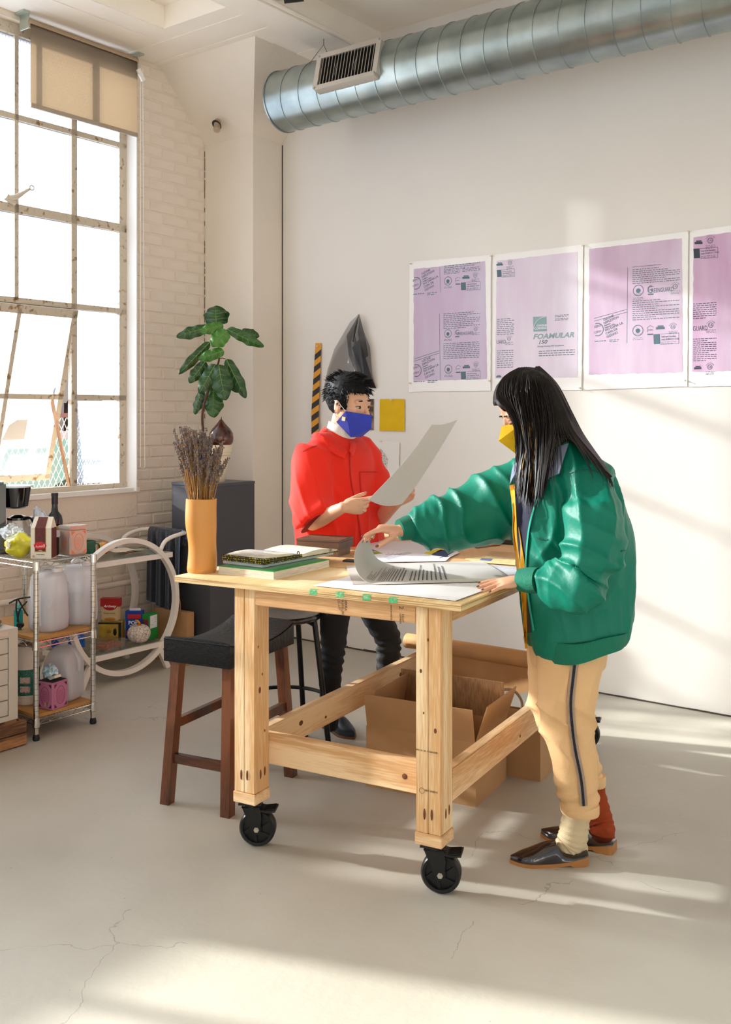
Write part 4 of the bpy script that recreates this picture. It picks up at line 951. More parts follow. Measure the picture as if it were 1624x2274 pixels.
def ozone(par, px, py, s, m=None, first='ZERO'):
    """slanted block: OZONE DEPLETION ... beside the ZERO / CERO ring"""
    for tx, dx, dy, h in (('OZONE', 0, 0, 4.9), ('DEPLETION', .5, 7, 4.9), ('FORMULA', 1.5, 11.6, 2.4), ('F\u00d3RMULA QUE', 2.5, 16.2, 2.4), ('NO DA\u00d1A LA', 3.5, 22, 4.9), ('CAPA DE', 5, 29, 4.9), ('OZONO', 7, 36, 4.9)):
        wtext(par, px+dx*s, py+dy*s, tx, h*s, D, rot=20, m=m, bold=.0003)
    cx, cy = px-13*s, py+18*s
    ring(par, cx, cy, 14*s, 1.7*s, arc=(-pi*.62, pi*.62), m=m); wtext(par, cx-7*s, cy-3*s, first, 4.6*s, D, rot=12, m=m); wtext(par, cx-7*s, cy+9*s, 'CERO', 4.6*s, D, rot=12, m=m)
    lines(par, px-19*s, py+43.5*s, 24*s, 1, 4, 1.6, 2, m=m); lines(par, px+12*s, py+41*s, 22*s, 2, 3.6*s, 1.5, 6, m=m)
pm1 = pinkmat('pink_print_lilac', '#d0c5da', '#c8b0cb', 1); pm2 = pinkmat('pink_print_pale', '#e8e0ec', '#dccbdf', 2); pm3 = pinkmat('pink_print_mauve', '#d9c9db', '#caabc5', 3); pm4 = pinkmat('pink_print_rose', '#dcc6dc', '#c79dbf', 4)
p1 = poster('poster', 'leftmost pink print with repeated ozone text blocks at its left side', [(910, 582), (1091, 566), (1090, 868), (908, 870)], [(919, 598), (1078, 580), (1082, 842), (919, 846)], pm1, 1)
ozone(p1, 937, 611, 1.0); stroke(p1, [(977, 593), (978, 649)], .8); lines(p1, 986, 592, 80, 3, 4, 1.4, 11); lines(p1, 986, 603, 36, 3, 3.3, 1.3, 12); lines(p1, 1027, 597, 40, 3, 3.3, 1.3, 13)
seals(p1, 995, 624, 1.0); loz(p1, 1035, 616); ulmark(p1, 1056, 612); badge(p1, 1024, 628, 1.0)
stroke(p1, [(921, 797), (976, 779)], 1); stroke(p1, [(921, 802), (976, 784)], 1); stroke(p1, [(976, 697), (978, 844)], .8)
lines(p1, 985, 698, 82, 9, 4.1, 1.4, 14); lines(p1, 985, 764, 80, 9, 4.1, 1.4, 15)
seals(p1, 995, 741, .95); wtext(p1, 1012, 744, 'G', 12, D, xs=.7); wtext(p1, 1019, 744.5, 'REENGUARD', 7.5, D, xs=.62); ulmark(p1, 1057, 731, .95)
ozone(p1, 938, 805, 1.0); seals(p1, 996, 820, 1.0); loz(p1, 1036, 815); ulmark(p1, 1057, 811); badge(p1, 1024, 826, 1.0)
p2 = poster('poster', 'second and palest print from the left with a large product lettering block', [(1096, 566), (1296, 543), (1292, 866), (1094, 868)], [(1104, 579), (1283, 559), (1283, 838), (1100, 841)], pm2, 2)
loz(p2, 1110, 587, .9); ulmark(p2, 1133, 584, 1.0); badge(p2, 1104, 600, .92)
lines(p2, 1104, 710, 38, 9, 4.2, 1.4, 21); wtext(p2, 1103, 764, 'UARD', 9, D, xs=.7); ulmark(p2, 1131, 752, 1.0); lines(p2, 1104, 780, 36, 9, 4.6, 1.4, 22); loz(p2, 1108, 836, .7)
stroke(p2, [(1184.5, 720), (1214.5, 719)], 33, nm='logo_block', m=M_printg)
M_white2 = mat('print_white', '#eef0f2')
def wt2(par, px, py, s, h, **k): return wtext(par, px, py, s, h, D+.0006, m=M_white2, **k)
bm = B(); arcp = [WB(1186+22*sin(i*pi/20)*1.0 if False else 1186+26*(1-cos(i*pi/20)), 731-27*sin(i*pi/20), D+.0006) for i in range(11)]
tube(bm, arcp, .0016, 4); obj('logo_arc', bm, M_white2, p2, world=True)
wt2(p2, 1192, 725.5, 'OWENS', 4.6, xs=1.12, bold=.0004); wt2(p2, 1187.5, 732, 'CORNING', 4.6, xs=1.0, bold=.0004)
wtext(p2, 1184, 753, 'FOAMULAR', 11, D, xs=1.24, shear=.25, m=M_printg, bold=.0012); wtext(p2, 1195, 764, '150', 8.5, D, xs=1.25, shear=.25, m=M_print, bold=.0004)
wtext(p2, 1194, 771, 'Energy-Saving XPS Insulation', 3.6, D, xs=1.1)
for i, s in enumerate(('\u2022 Energy Savings', '\u2022 Easy to cut, form and fit', '\u2022 XPS')): pass
lines(p2, 1197, 781, 80, 3, 5, 1.6, 24); lines(p2, 1233, 701, 30, 2, 3, 1.2, 25); lines(p2, 1233, 709, 30, 2, 3, 1.2, 26)
p3 = poster('poster', 'third print from the left with one ozone text block and certification seals', [(1299, 543), (1529, 514), (1527, 858), (1297, 866)], [(1309, 553), (1515, 529), (1516, 827), (1308, 832)], pm3, 3)
stroke(p3, [(1394.5, 594), (1392.5, 762)], .9); stroke(p3, [(1320, 707), (1393, 687)], 1); stroke(p3, [(1320, 713), (1393, 693)], 1)
ozone(p3, 1341, 713, 1.05)
wtext(p3, 1405, 594, 'FOAMULAR 150 Extruded Polystyrene (XPS) Insulation', 2.1, D, xs=1.0); lines(p3, 1405, 600, 106, 8, 4.4, 1.5, 31)
seals(p3, 1418, 645, 1.25); wtext(p3, 1438, 651, 'G', 16, D, xs=.75); wtext(p3, 1447, 650, 'REENGUARD', 10, D, xs=.62); ulmark(p3, 1500, 636, 1.25)
lines(p3, 1405, 670, 104, 10, 4.6, 1.5, 32); seals(p3, 1417, 734, 1.25); loz(p3, 1467, 728, 1.2); ulmark(p3, 1495, 726, 1.15); badge(p3, 1452, 743, 1.30)
p4 = poster('poster', 'rightmost pink print cut off by the photo edge', [(1533, 513), (1780, 480), (1778, 852), (1530, 859)], [(1541, 527), (1765, 496), (1765, 820), (1538, 826)], pm4, 4)
M_dkp = mat('print_dark', '#3c474e', rough=.8)
loz(p4, 1552, 539, 1.1, M_dkp); ulmark(p4, 1578, 534, 1.35, M_dkp); badge(p4, 1541, 553, 1.25, M_dkp)
lines(p4, 1540, 676, 52, 8, 4.6, 1.5, 41, m=M_dkp); wtext(p4, 1539, 735, 'GUARD', 11, D, xs=.62, m=M_dkp); ulmark(p4, 1579, 722, 1.25, M_dkp); lines(p4, 1540, 754, 52, 12, 4.4, 1.5, 42, m=M_dkp); loz(p4, 1550, 817, 1.0, M_dkp); ulmark(p4, 1577, 815, 1.2, M_dkp)
for par, px, py in ((p1, 914, 586), (p1, 912, 851), (p1, 1089, 846), (p2, 1093, 569), (p2, 1290, 862), (p3, 1297, 546), (p3, 1523, 845), (p4, 1531, 514)): pin(px, py, par)
def pinned(name, label, cat, q, m, th=.0012, pins=(), d=.006):
    Pq = [WB(*x, d) for x in q]; c = sum(Pq, Vector())/len(Pq); t = thing(name, label, cat, c, ROOMROT)
    bm = B(); poly(bm, Pq, (-V3*th).to_tuple()); obj(name.split('_')[-1]+'_sheet', bm, m, t, world=True)
    for p in pins: pin(*p, t)
    return t
pinned('yellow_swatch', 'square yellow cloth swatch pinned beside the wood-grain print', 'swatch', [(844, 886), (899, 886), (899, 958), (843, 957)], mat('yellow_cloth', '#e6bd14', rough=.85, bump=.4, bscale=200, var=.08, vscale=12), pins=[(871, 888)])
wg = pinned('wood_grain_print', 'brown wood-grain print partly hidden behind the head in the blue mask', 'print', [(797, 886), (830, 886), (829, 955), (797, 955)], wood('grain_print', '#b08a58', '#4a3524', 'x', 26, .7))
dp = pinned('drawing_paper', 'white paper with a small coloured net drawing above the held sheet', 'paper', [(800, 974), (888, 983), (886, 1066), (806, 1070)], mat('drawing_paper', '#eceae4', rough=.8), pins=[(848, 980)])
for c, q in (('#4d6d72', [(838, 1000), (846, 1030), (852, 1066), (838, 1066), (833, 1030)]), ('#8f8a86', [(845, 995), (856, 1008), (862, 1020), (858, 1064), (852, 1066), (842, 1030)]), ('#8b4a55', [(848, 1004), (854, 1010), (860, 1040), (856, 1060)])):
    poly_ = [WB(x, y, .0078+.0006*len(q)*.1) for x, y in q]; bm = B(); poly(bm, poly_, (-V3*.0004).to_tuple()); obj('net_shape', bm, mat('net'+c[1:], c, rough=.9, col2='#e8e4dc', vscale=260, contrast=(.5, .55)), dp, world=True)
# striped tape strip
t = thing('hazard_tape', 'hanging strip of yellow and black striped tape on the wall', 'tape', WB(702, 860, .006), ROOMROT)
M_ty = mat('tape_yellow', '#e09a1e', rough=.45); M_tb = mat('tape_black', '#241d18', rough=.45)
XL, XR = lambda y: 701-9*(y-762)/150 if y < 912 else 692, lambda y: 714-6*(y-762)/150 if y < 912 else 708
def tp(s, y): x = XL(min(y, 912))*(1-s)+XR(min(y, 912))*s; return WB(x, y, .008+.010*abs(sin((y-762)/150)))
yy = 762; k = 0
while yy < 968:
    h = 13.6; sl_k = 12
    ys = [(0, yy+sl_k*(yy > 763)), (1, yy), (1, min(yy+h, 968)), (0, min(yy+h+sl_k, 968))]
    if yy < 763: ys = [(0, 762), (1, 762), (1, yy+h), (0, yy+h+sl_k)]
    bm = B(); poly(bm, [tp(s, y) for s, y in ys], (-V3*.0008).to_tuple()); obj('stripe', bm, M_tb if k % 2 else M_ty, t, world=True); yy += h; k += 1
pin(707, 769, t)
# folded black mesh sculpture
t = thing('mesh_sculpture', 'folded pointed piece of black mesh fabric pinned to the wall', 'wall sculpture', WB(785, 790, .03), ROOMROT)
mm = {k: pane_mat('mesh_%d' % k, c, 1-c, .02, (.92, .92, .92), (.10, .09, .085)) for k, c in ((1, .80), (2, .66), (3, .30))}
for k, q in ((1, [(798, 697, .03), (778, 715, .05), (743, 775, .02), (728, 820, .01), (720, 860, .01), (742, 868, .015), (790, 850, .04), (780, 760, .06), (792, 715, .05)]),
             (1, [(798, 697, .03), (806, 730, .03), (822, 770, .02), (827, 830, .012), (835, 862, .006), (800, 858, .05), (785, 775, .07)]),
             (2, [(797, 700, .05), (770, 745, .055), (775, 790, .06), (800, 850, .06), (812, 850, .05), (792, 770, .08), (788, 740, .07)]),
             (2, [(799, 700, .045), (812, 752, .04), (818, 790, .035), (806, 800, .04), (795, 740, .06)]),
             (3, [(782, 772, .085), (799, 752, .085), (826, 840, .035), (836, 862, .012), (822, 862, .02), (812, 850, .05)]),
             (3, [(798, 697, .034), (796, 712, .05), (790, 740, .07), (786, 760, .075), (783, 758, .074), (789, 725, .06)])):
    bm = B(); poly(bm, [WB(x, y, d) for x, y, d in q], (-V3*.0008).to_tuple()); obj('mesh_fold', bm, mm[k], t, world=True)
bm = B(); tube(bm, [WB(778, 770, .04), WB(776, 806, .035)], [.0035, .013], 14); obj('white_cone', bm, mat('cone_white', '#eeece8'), t, world=True, smooth=True)
pin(798, 700, t); pin(829, 856, t)
# socket-like wall blemish patches are left to the paint
# ------------------------------------------------------------------ dark plinth and plant
M_pl = mat('plinth_grey', '#46474d', rough=.5, var=.05)
ZP = 1.085
t = thing('plinth', 'tall dark grey plinth carrying the plant pot against the column', 'pedestal', RM(-4.53, 4.392, 0), ROOMROT)
bm = B(); bx(bm, -.168, .168, -.195, .195, 0, ZP-.018); obj('body', bm, M_pl, t, bevel=.002)
bm = B(); bx(bm, -.170, .170, -.197, .197, ZP-.018, ZP); obj('top_panel', bm, mat('plinth_top', '#4d4e55', rough=.35), t, bevel=.002)
pc = RM(-4.50, 4.37, ZP)
t = thing('plant_pot', 'cream plastic plant pot on the dark plinth', 'pot', pc)
bm = B(); lathe(bm, [(.0, 0), (.062, 0), (.066, .006), (.094, .165), (.102, .168), (.104, .185), (.108, .188), (.112, .232), (.104, .232), (.100, .190), (.0, .188)], 40); obj('pot', bm, mat('pot_cream', '#e6dcc0', rough=.5), t, smooth=40)
bm = B(); lathe(bm, [(.0, .1885), (.099, .1885), (.09, .198), (.0, .204)], 24); obj('soil', bm, mat('soil', '#3a2a20', rough=1, bump=1, bscale=60), t)
vc = pc+Vector((.045, -.02, .215))
t = thing('glass_onion', 'dark amber onion-shaped glass ornament resting on the pot', 'ornament', vc)
bm = B(); prof = [(.0, -.005), (.035, -.004), (.058, .01), (.072, .035), (.076, .06), (.070, .09), (.055, .115), (.038, .135), (.022, .152), (.010, .170), (.0, .178)]
ns = 64; rr_ = []
for r, z in prof:
    q = []
    for k in range(ns):
        th = 2*pi*k/ns; tw = th*1+z*11; rr2 = r*(1+.085*abs(sin(4*tw))**.7-.05); q.append(bm.verts.new((rr2*cos(th), rr2*sin(th), z)))
    rr_.append(q)
for i in range(len(rr_)-1):
    for k in range(ns): bm.faces.new((rr_[i][k], rr_[i][(k+1) % ns], rr_[i+1][(k+1) % ns], rr_[i+1][k]))
bmesh.ops.remove_doubles(bm, verts=bm.verts, dist=1e-5)
obj('body', bm, mat('amber_glass', '#5e2813', rough=.18, spec=.7, col2='#26100a', vscale=14, coat=.3), t, smooth=60)
bm = B(); tube(bm, [(0, 0, .17), (.002, 0, .19)], [.004, .002], 8); obj('tip', bm, mat('amber_tip', '#26100a', rough=.3), t)
# fiddle leaf fig
t = thing('fiddle_leaf_fig', 'fiddle-leaf fig plant with large glossy leaves in the cream pot', 'plant', pc+Vector((-.02, 0, .19)))
YL = 6.18
def leafmat(nm, c1, c2):
    return mat(nm, c1, rough=.35, col2=c2, vscale=5, bump=.25, bscale=22, coat=.15)
LM_ = [leafmat('leaf_green', '#35661f', '#27501a'), leafmat('leaf_dark', '#2b5520', '#1e4017'), leafmat('leaf_light', '#4d8a2c', '#34691f')]
M_vein = mat('leaf_vein', '#7fa24f', rough=.5)
def leaf(base, tip, wpx, dy0=0., dy1=0., m=0, curl=.25, roll=0, tiltn=0.0):
    b, e = P(base[0], base[1], YL+dy0), P(tip[0], tip[1], YL+dy1); ax = e-b; L = ax.length; ax.normalize()
    view = Vector((0, -1, 0)); side = ax.cross(view); side.normalize(); nrm = side.cross(ax)
    if nrm.y > 0: nrm = -nrm
    rm = Matrix.Rotation(R_(roll), 3, ax); side = rm @ side; nrm = rm @ nrm
    W_ = 1.32*wpx*YL/F/2/max(.35, cos(R_(roll)))
    def fn(u, v):
        s = (v-.5)*2; wv = (sin(pi*min(1, u**.62*.96+.02))**.75)*(.62+.38*u) * (1-.18*math.exp(-((u-.35)/.14)**2)); wv = max(wv, .03)
        if u > .93: wv *= sqrt(max(0, 1-((u-.93)/.075)**2))*.9+.1
        ripple = .06*sin(u*19+s*2)*abs(s)**2
        p = b+ax*(L*u)+side*(W_*s*wv*(1+.05*sin(u*23)))+nrm*(L*curl*(.25-(u-.5)**2)*.5 - W_*.30*(abs(s)**1.5)*wv + W_*ripple*2 + W_*.05*abs(sin(u*pi*7+abs(s)*1.8))*(1-abs(s))*wv)
        return p
    bm = B(); grid(bm, fn, 22, 10); solid(bm, .0012); lf = obj('leaf', bm, LM_[m], t, world=True, smooth=True)
    bm = B(); off = nrm*.0022
    tube(bm, [fn(i/14, .5)+off for i in range(14)], [.0022*(1-i/16) for i in range(14)], 5)
    for k in range(5):
        for s in (-1, 1):
            u0 = .12+.15*k; tube(bm, [fn(min(.97, u0+.035*j), .5+s*.14*j)+off*.9 for j in range(3)], [.0011, .0009, .0006], 4)
    obj('leaf_vein', bm, M_vein, lf if False else t, world=True)
    return b
for a_ in (((481, 722), (479, 679), 62, .03, .04, 1, .1, 0), ((466, 727), (392, 748), 30, .0, -.02, 1, .35, 10), ((536, 737), (576, 747), 26, .05, .08, 1, .3, 0),
           ((505, 731), (586, 770), 28, -.02, -.05, 0, .3, 15), ((466, 760), (397, 831), 24, .02, -.02, 1, .3, -10), ((488, 813), (529, 872), 30, .06, .06, 1, .2, 0),
           ((457, 803), (420, 850), 30, .0, -.03, 1, .2, 0), ((448, 868), (433, 920), 24, .03, .03, 1, .15, 15), ((474, 860), (474, 927), 48, .02, .0, 0, .2, 0),
           ((479, 809), (443, 874), 36, -.05, -.07, 1, .2, 0), ((486, 810), (500, 889), 48, -.07, -.09, 1, .2, 0), ((503, 798), (546, 884), 32, -.02, -.03, 1, .2, 5),
           ((497, 779), (441, 798), 28, -.09, -.10, 2, .3, 0), ((505, 735), (470, 768), 40, -.10, -.13, 2, .35, 0), ((496, 722), (444, 736), 26, -.08, -.12, 2, .4, 0)): leaf(*a_)
def YS(px, py, dy=0): return P(px, py, YL+dy)
bm = B(); tube(bm, spline([pc+Vector((-.03, .0, .18)), YS(452, 960), YS(450, 915), YS(462, 870), YS(478, 828), YS(487, 795), YS(485, 760), YS(482, 720)], 5), [.008]*10+[.0075]*8+[.006]*8+[.005]*10, 8); obj('stem', bm, mat('fig_bark', '#5a3a2a', rough=.8, bump=.6, bscale=80), t, world=True, smooth=True)
for q in ([(486, 797), (492, 795), (501, 797)], [(487, 790), (492, 784), (497, 779)], [(484, 735), (494, 733), (505, 733)], [(484, 725), (476, 722), (466, 727)], [(483, 770), (475, 766), (466, 760)], [(484, 735), (510, 733), (536, 737)]):
    bm = B(); tube(bm, [YS(*p, -.01) for p in q], .003, 6); obj('petiole', bm, mat('petiole', '#6b4a2c', rough=.6), t, world=True)
# ------------------------------------------------------------------ white bar cart with round ends
def rm3(a, b, z): return Vector((a, b, z))
CB, CZ, CR = 3.695, .41, .374; CA0, CA1 = -4.89, -4.52
cart = thing('bar_cart', 'white bar cart with big round hoops and glass shelves below the window', 'cart', RM((CA0+CA1)/2, CB, 0), ROOMROT)
def cl(bm): bm.transform(Matrix.Translation((-(CA0+CA1)/2, -CB, 0))); return bm
M_cw = mat('cart_white', '#ece6dc', rough=.35)
for a in (CA0, CA1):
    bm = B(); tube(bm, [(a, CB+CR*cos(k*pi/36), CZ+CR*sin(k*pi/36)) for k in range(72)], [(.014, .018)]*72, up=(1, 0, 0), closed=True, prof=[(-1.3, -.78), (1.3, -.78), (1.3, .78), (-1.3, .78)]); obj('hoop', cl(bm), M_cw, cart, smooth=30)
for z in (.668, .150):
    bm = B(); e = .34 if z > .3 else .285
    for a in (CA0, CA1): bar(bm, (a, CB-e, z), (a, CB+e, z), .022, .028)
    for b in (CB-e, CB+e): bar(bm, (CA0, b, z), (CA1, b, z), .022, .028)
    obj('shelf_frame', cl(bm), M_cw, cart); bm = B(); bx(bm, CA0+.005, CA1-.005, CB-e, CB+e, z+.014, z+.020); obj('glass_shelf', cl(bm), pane_mat('shelf_glass', .85, .05, .14, (.82, .86, .84)), cart)
for a in (CA0, CA1):
    for s in (-1, 1): bm = B(); bar(bm, (a, CB+s*.245, .125), (a, CB+s*.31, 0.0), .026, .030); obj('leg', cl(bm), M_cw, cart)
bm = B(); path = []
hz = [(3.93, .672), (3.955, .71), (3.985, .75), (4.04, .772), (4.11, .783)]
path = [rm3(CA1, b, z) for b, z in hz]+[rm3(CA1-.012, 4.137, .785), rm3(CA1-.04, 4.15, .785), rm3(CA0+.04, 4.15, .785), rm3(CA0+.012, 4.137, .785)]+[rm3(CA0, b, z) for b, z in hz[::-1]]
tube(bm, spline(path, 4), .0125, 12); obj('handle', cl(bm), M_cw, cart, smooth=True)
# towel over the handle
M_tow = mat('towel_navy', '#1d2230', rough=.95, bump=.8, bscale=250, sheen=.4)
t = thing('hand_towel', 'dark navy towel with light blue hem hanging over the cart handle', 'towel', RM(-4.70, 4.15, .785), ROOMROT)
def tow(u, v):
    x = -.135+.29*u; f = .010*sin(u*21)+.006*sin(u*43+1)
    s = v*(.58+.08*u)-.12-.24*(u > .0)*0
    if s < -.02: y = .020+f*.6; z = s+.035
    elif s < .03: q = (s+.02)/.05*pi; y = .020*cos(q)+f*.2; z = .016*sin(q)+.002
    else: y = -.020-f*min(1, s*8)-.02*s; z = -(s-.03)
    return Vector((x, y, z))
bm = B(); grid(bm, tow, 36, 40); solid(bm, .004); obj('cloth', bm, M_tow, t, smooth=True)
bm = B(); tube(bm, [tow(1, k/30)+Vector((.003, -.002, 0)) for k in range(2, 31)], .0022, 5); tube(bm, [tow(k/30, 1)+Vector((0, -.002, -.001)) for k in range(31)], .0022, 5); obj('hem', bm, mat('towel_hem', '#7fa6cf', rough=.8), t, label='light blue stitched hem')
# ------------------------------------------------------------------ chrome wire shelf
SA0, SA1, SB0, SB1 = -4.55, -3.985, 2.737, 3.056
rack = thing('wire_shelf', 'chrome wire shelving unit beside the drawer cabinet', 'shelf', RM((SA0+SA1)/2, (SB0+SB1)/2, 0), ROOMROT)
ox, oy = (SA0+SA1)/2, (SB0+SB1)/2; hx_, hy_ = (SA1-SA0)/2, (SB1-SB0)/2
M_chr = mat('chrome', '#d6d2cc', metal=1, rough=.16)
for sx_ in (-1, 1):
    for sy_ in (-1, 1):
        bm = B(); tube(bm, [(sx_*hx_, sy_*hy_, .03), (sx_*hx_, sy_*hy_, .822)], .0125, 16)
        for k in range(30): tube(bm, [(sx_*hx_, sy_*hy_, .05+k*.0254), (sx_*hx_, sy_*hy_, .053+k*.0254)], .0128, 16) if False else None
        po = obj('post', bm, M_chr, rack, smooth=40)
        bm = B()
        for k in range(30): lathe(bm, [(.0127, .05+k*.0254), (.0131, .051+k*.0254), (.0127, .052+k*.0254)], 14, c=(sx_*hx_, sy_*hy_, 0), cap=False) if False else tube(bm, [(sx_*hx_+.0128*cos(i*pi/6), sy_*hy_+.0128*sin(i*pi/6), .06+k*.0254) for i in range(12)], .0006, 4, closed=True)
        obj('groove', bm, mat('chrome_dark', '#56524c', metal=1, rough=.3), po, kind='stuff')
        bm = B(); lathe(bm, [(.0, 0), (.014, 0), (.017, .010), (.012, .030), (.0, .032)], 14, c=(sx_*hx_, sy_*hy_, 0)); obj('levelling_foot', bm, M_black, po, smooth=40)
LV = (.808, .440, .085)
for z in LV:
    bm = B(); s = bpy.data.objects.new('wire_tier', None); C.objects.link(s); s.parent = rack; s.location = (0, 0, z)
    for (p, q) in (((-hx_, -hy_), (hx_, -hy_)), ((hx_, -hy_), (hx_, hy_)), ((hx_, hy_), (-hx_, hy_)), ((-hx_, hy_), (-hx_, -hy_))):
        p, q = Vector((*p, 0)), Vector((*q, 0))
        tube(bm, [p+Vector((0, 0, .010)), q+Vector((0, 0, .010))], .003, 8); tube(bm, [p-Vector((0, 0, .014)), q-Vector((0, 0, .014))], .003, 8)
        n = max(4, int((q-p).length/.034)); n += n % 2; zz = [p.lerp(q, (i+.5)/(n+1)+.02)+Vector((0, 0, .009 if i % 2 else -.013)) for i in range(n+1)]
        tube(bm, zz, .0018, 6)
    obj('truss_rim', bm, M_chr, s, smooth=True)
    bm = B()
    for k in range(20): y = -hy_+.01+k*(2*hy_-.02)/19; tube(bm, [(-hx_, y, .013), (hx_, y, .013)], .0016, 5)
    obj('shelf_wires', bm, M_chr, s, kind='stuff')
    for sx_ in (-1, 1):
        for sy_ in (-1, 1): bm = B(); lathe(bm, [(.013, -.022), (.018, -.022), (.0165, .016), (.013, .016)], 18, c=(sx_*hx_, sy_*hy_, 0)); obj('collar', bm, M_chr, s, smooth=40)
M_board = mat('shelf_board', '#b98748', rough=.5, var=.1, vscale=6)
for z, nm in ((.440, 'board on the middle tier'), (.085, 'board on the lowest tier')):
    bm = B(); bx(bm, -hx_+.018, hx_-.006, -hy_+.004, hy_-.004, z+.016, z+.031); tag(obj('shelf_board', bm, M_board, loc=RM(ox, oy, 0), rotz=ROOMROT), 'tan wooden '+nm+' of the wire shelf', 'board')
ZT, ZM, ZL = .823, .472, .117
def at(a, b, z): return RM(a, b, z)
def rbox(sx, sy, sz, bev=.004, seg=2, z0=0):
    bm = B(); bx(bm, -sx/2, sx/2, -sy/2, sy/2, z0, z0+sz); bmesh.ops.bevel(bm, geom=list(bm.edges), offset=bev, segments=seg, affect='EDGES'); return bm
def face_text(par, s, size, x, y, z, m, side='+x', **k):
    """lettering on a side of a thing in its local frame"""
    W_ = LM(par); d = {'+x': ((0, 1, 0), (0, 0, 1)), '-y': ((1, 0, 0), (0, 0, 1))}[side]; R3 = W_.to_3x3()
    return text('lettering', s, size, fr(W_ @ Vector((x, y, z)), R3 @ Vector(d[0]), R3 @ Vector(d[1])), m, par, **k)
# coffee maker
t = thing('coffee_maker', 'black drip coffee maker at the left end of the top shelf', 'coffee maker', at(-4.40, 2.86, ZT), ROOMROT+R_(60))
M_cm = mat('gloss_black', '#0c0c0e', rough=.12, coat=.5)
bm = rbox(.17, .20, .02, .005); obj('base', bm, M_cm, t); bm = rbox(.075, .17, .33, .01, z0=.02); bm.transform(Matrix.Translation((-.05, 0, 0))); obj('tower', bm, M_cm, t)
bm = B(); lathe(bm, [(.0, .215), (.045, .215), (.062, .225), (.076, .32), (.0, .32)], 32); bm.transform(Matrix.Translation((.035, 0, 0))); obj('filter_basket', bm, M_cm, t, smooth=40)
bm = B(); lathe(bm, [(.0, .32), (.084, .32), (.084, .328), (.0, .331)], 32); bm.transform(Matrix.Translation((.035, 0, 0))); obj('lid', bm, mat('coffee_lid', '#cfdbe6', rough=.15), t, smooth=40)
t = thing('glass_carafe', 'glass coffee carafe with black handle under the coffee maker basket', 'carafe', at(-4.40, 2.89, ZT+.022)+Vector((.035, -.03, 0)), ROOMROT)
M_gl = mat('clear_vessel', '#e9e4dc', rough=.03, trans=1, ior=1.2, alpha=.55)
bm = B(); lathe(bm, [(.0, 0), (.06, 0), (.068, .02), (.070, .06), (.055, .12), (.048, .145), (.046, .143), (.053, .118), (.067, .06), (.064, .02), (.058, .004), (.0, .004)], 36); obj('jug', bm, pane_mat('carafe_glass', .72, .12, .16, (.93, .9, .86)), t, smooth=40)
bm = B(); lathe(bm, [(.049, .138), (.053, .138), (.053, .150), (.049, .150)], 30); lathe(bm, [(.0, .150), (.045, .150), (.02, .162), (.0, .163)], 24); obj('collar', bm, M_cm, t, smooth=40)
bm = B(); tube(bm, spline([(.04, .02, .148), (.085, .02, .150), (.108, .02, .13), (.105, .02, .08), (.075, .02, .035)], 5), [(.006, .011)]*21, prof=SQ); obj('handle', bm, M_cm, t, smooth=True)
# yellow bag
t = thing('yellow_bag', 'crumpled yellow and clear bread bag before the coffee maker', 'bag', at(-4.205, 2.795, ZT), ROOMROT)
def blobmesh(sx, sy, sz, seed, amp=.25, freq=3.2, sub=4):
    bm = B(); bmesh.ops.create_icosphere(bm, subdivisions=sub, radius=1)
    for v in bm.verts:
        d = 1+amp*noise.noise(v.co*freq*.5+Vector((seed, 0, 0)))+amp*.5*abs(noise.noise(v.co*freq*1.4+Vector((0, seed, 0)))); v.co = Vector((v.co.x*sx*d, v.co.y*sy*d, max(-1, v.co.z)*sz*d))
    mz = min(v.co.z for v in bm.verts)
    for v in bm.verts: v.co.z = max(v.co.z-mz-.004, 0)
    return bm
obj('wrapper', blobmesh(.066, .052, .052, 4, .45, 2.2), mat('yellow_wrapper', '#cfc81c', rough=.3, col2='#b9ad20', vscale=20, coat=.4), t, smooth=True)
bm = blobmesh(.05, .04, .034, 9, .8); bm.transform(Matrix.Translation((-.035, -.01, .075))); obj('clear_neck', bm, pane_mat('clear_film', .55, .25, .2), t, smooth=True)
bm = B(); box(bm, (.0, -.06, .062), (.036, .002, .026), Matrix.Rotation(R_(20), 3, 'Y')); obj('barcode_label', bm, mat('barcode', '#b7ad8c', rough=.6, stretch=(60, 1, 1), col2='#4c4636', vscale=9, contrast=(.48, .5)), t)
# coffee bag with red oval
t = thing('coffee_packet', 'cream and maroon coffee packet with a red oval label', 'packet', at(-4.075, 2.84, ZT), ROOMROT+R_(32))
M_cr = mat('packet_cream', '#e2dac8', rough=.5); M_mar = mat('packet_maroon', '#56201c', rough=.45, col2='#6a2c26', vscale=60); M_red = mat('label_red', '#c8262a', rough=.4); M_gold = mat('packet_gold', '#a8873a', rough=.4)
w2, d2 = .050, .032
bm = B(); poly(bm, [(-w2, -d2, 0), (w2, -d2, 0), (w2, -d2, .145), (-w2, -d2, .145)], (0, 2*d2, 0)); 
bm2 = [(-w2, -d2, .145), (w2, -d2, .145), (w2-.002, -.003, .195), (-w2+.008, -.003, .195)]
vs = [bm.verts.new(p) for p in bm2]+[bm.verts.new((x, -y, z)) for x, y, z in bm2]
for f in ((0, 1, 2, 3), (5, 4, 7, 6), (3, 2, 6, 7), (1, 5, 6, 2), (4, 0, 3, 7)): bm.faces.new([vs[i] for i in f])
obj('packet', bm, M_cr, t)
bm = B(); bx(bm, -.028, .022, -d2-.0008, -d2, .035, .145); 
vs = [bm.verts.new(p) for p in ((-.028, -d2-.001, .145), (.022, -d2-.001, .145), (.024, -.005, .1945), (-.022, -.005, .1945))]; bm.faces.new(vs); obj('maroon_band', bm, M_mar, t)
bm = B()
for x in (-.030, .0225): bx(bm, x, x+.003, -d2-.0010, -d2, .033, .145)
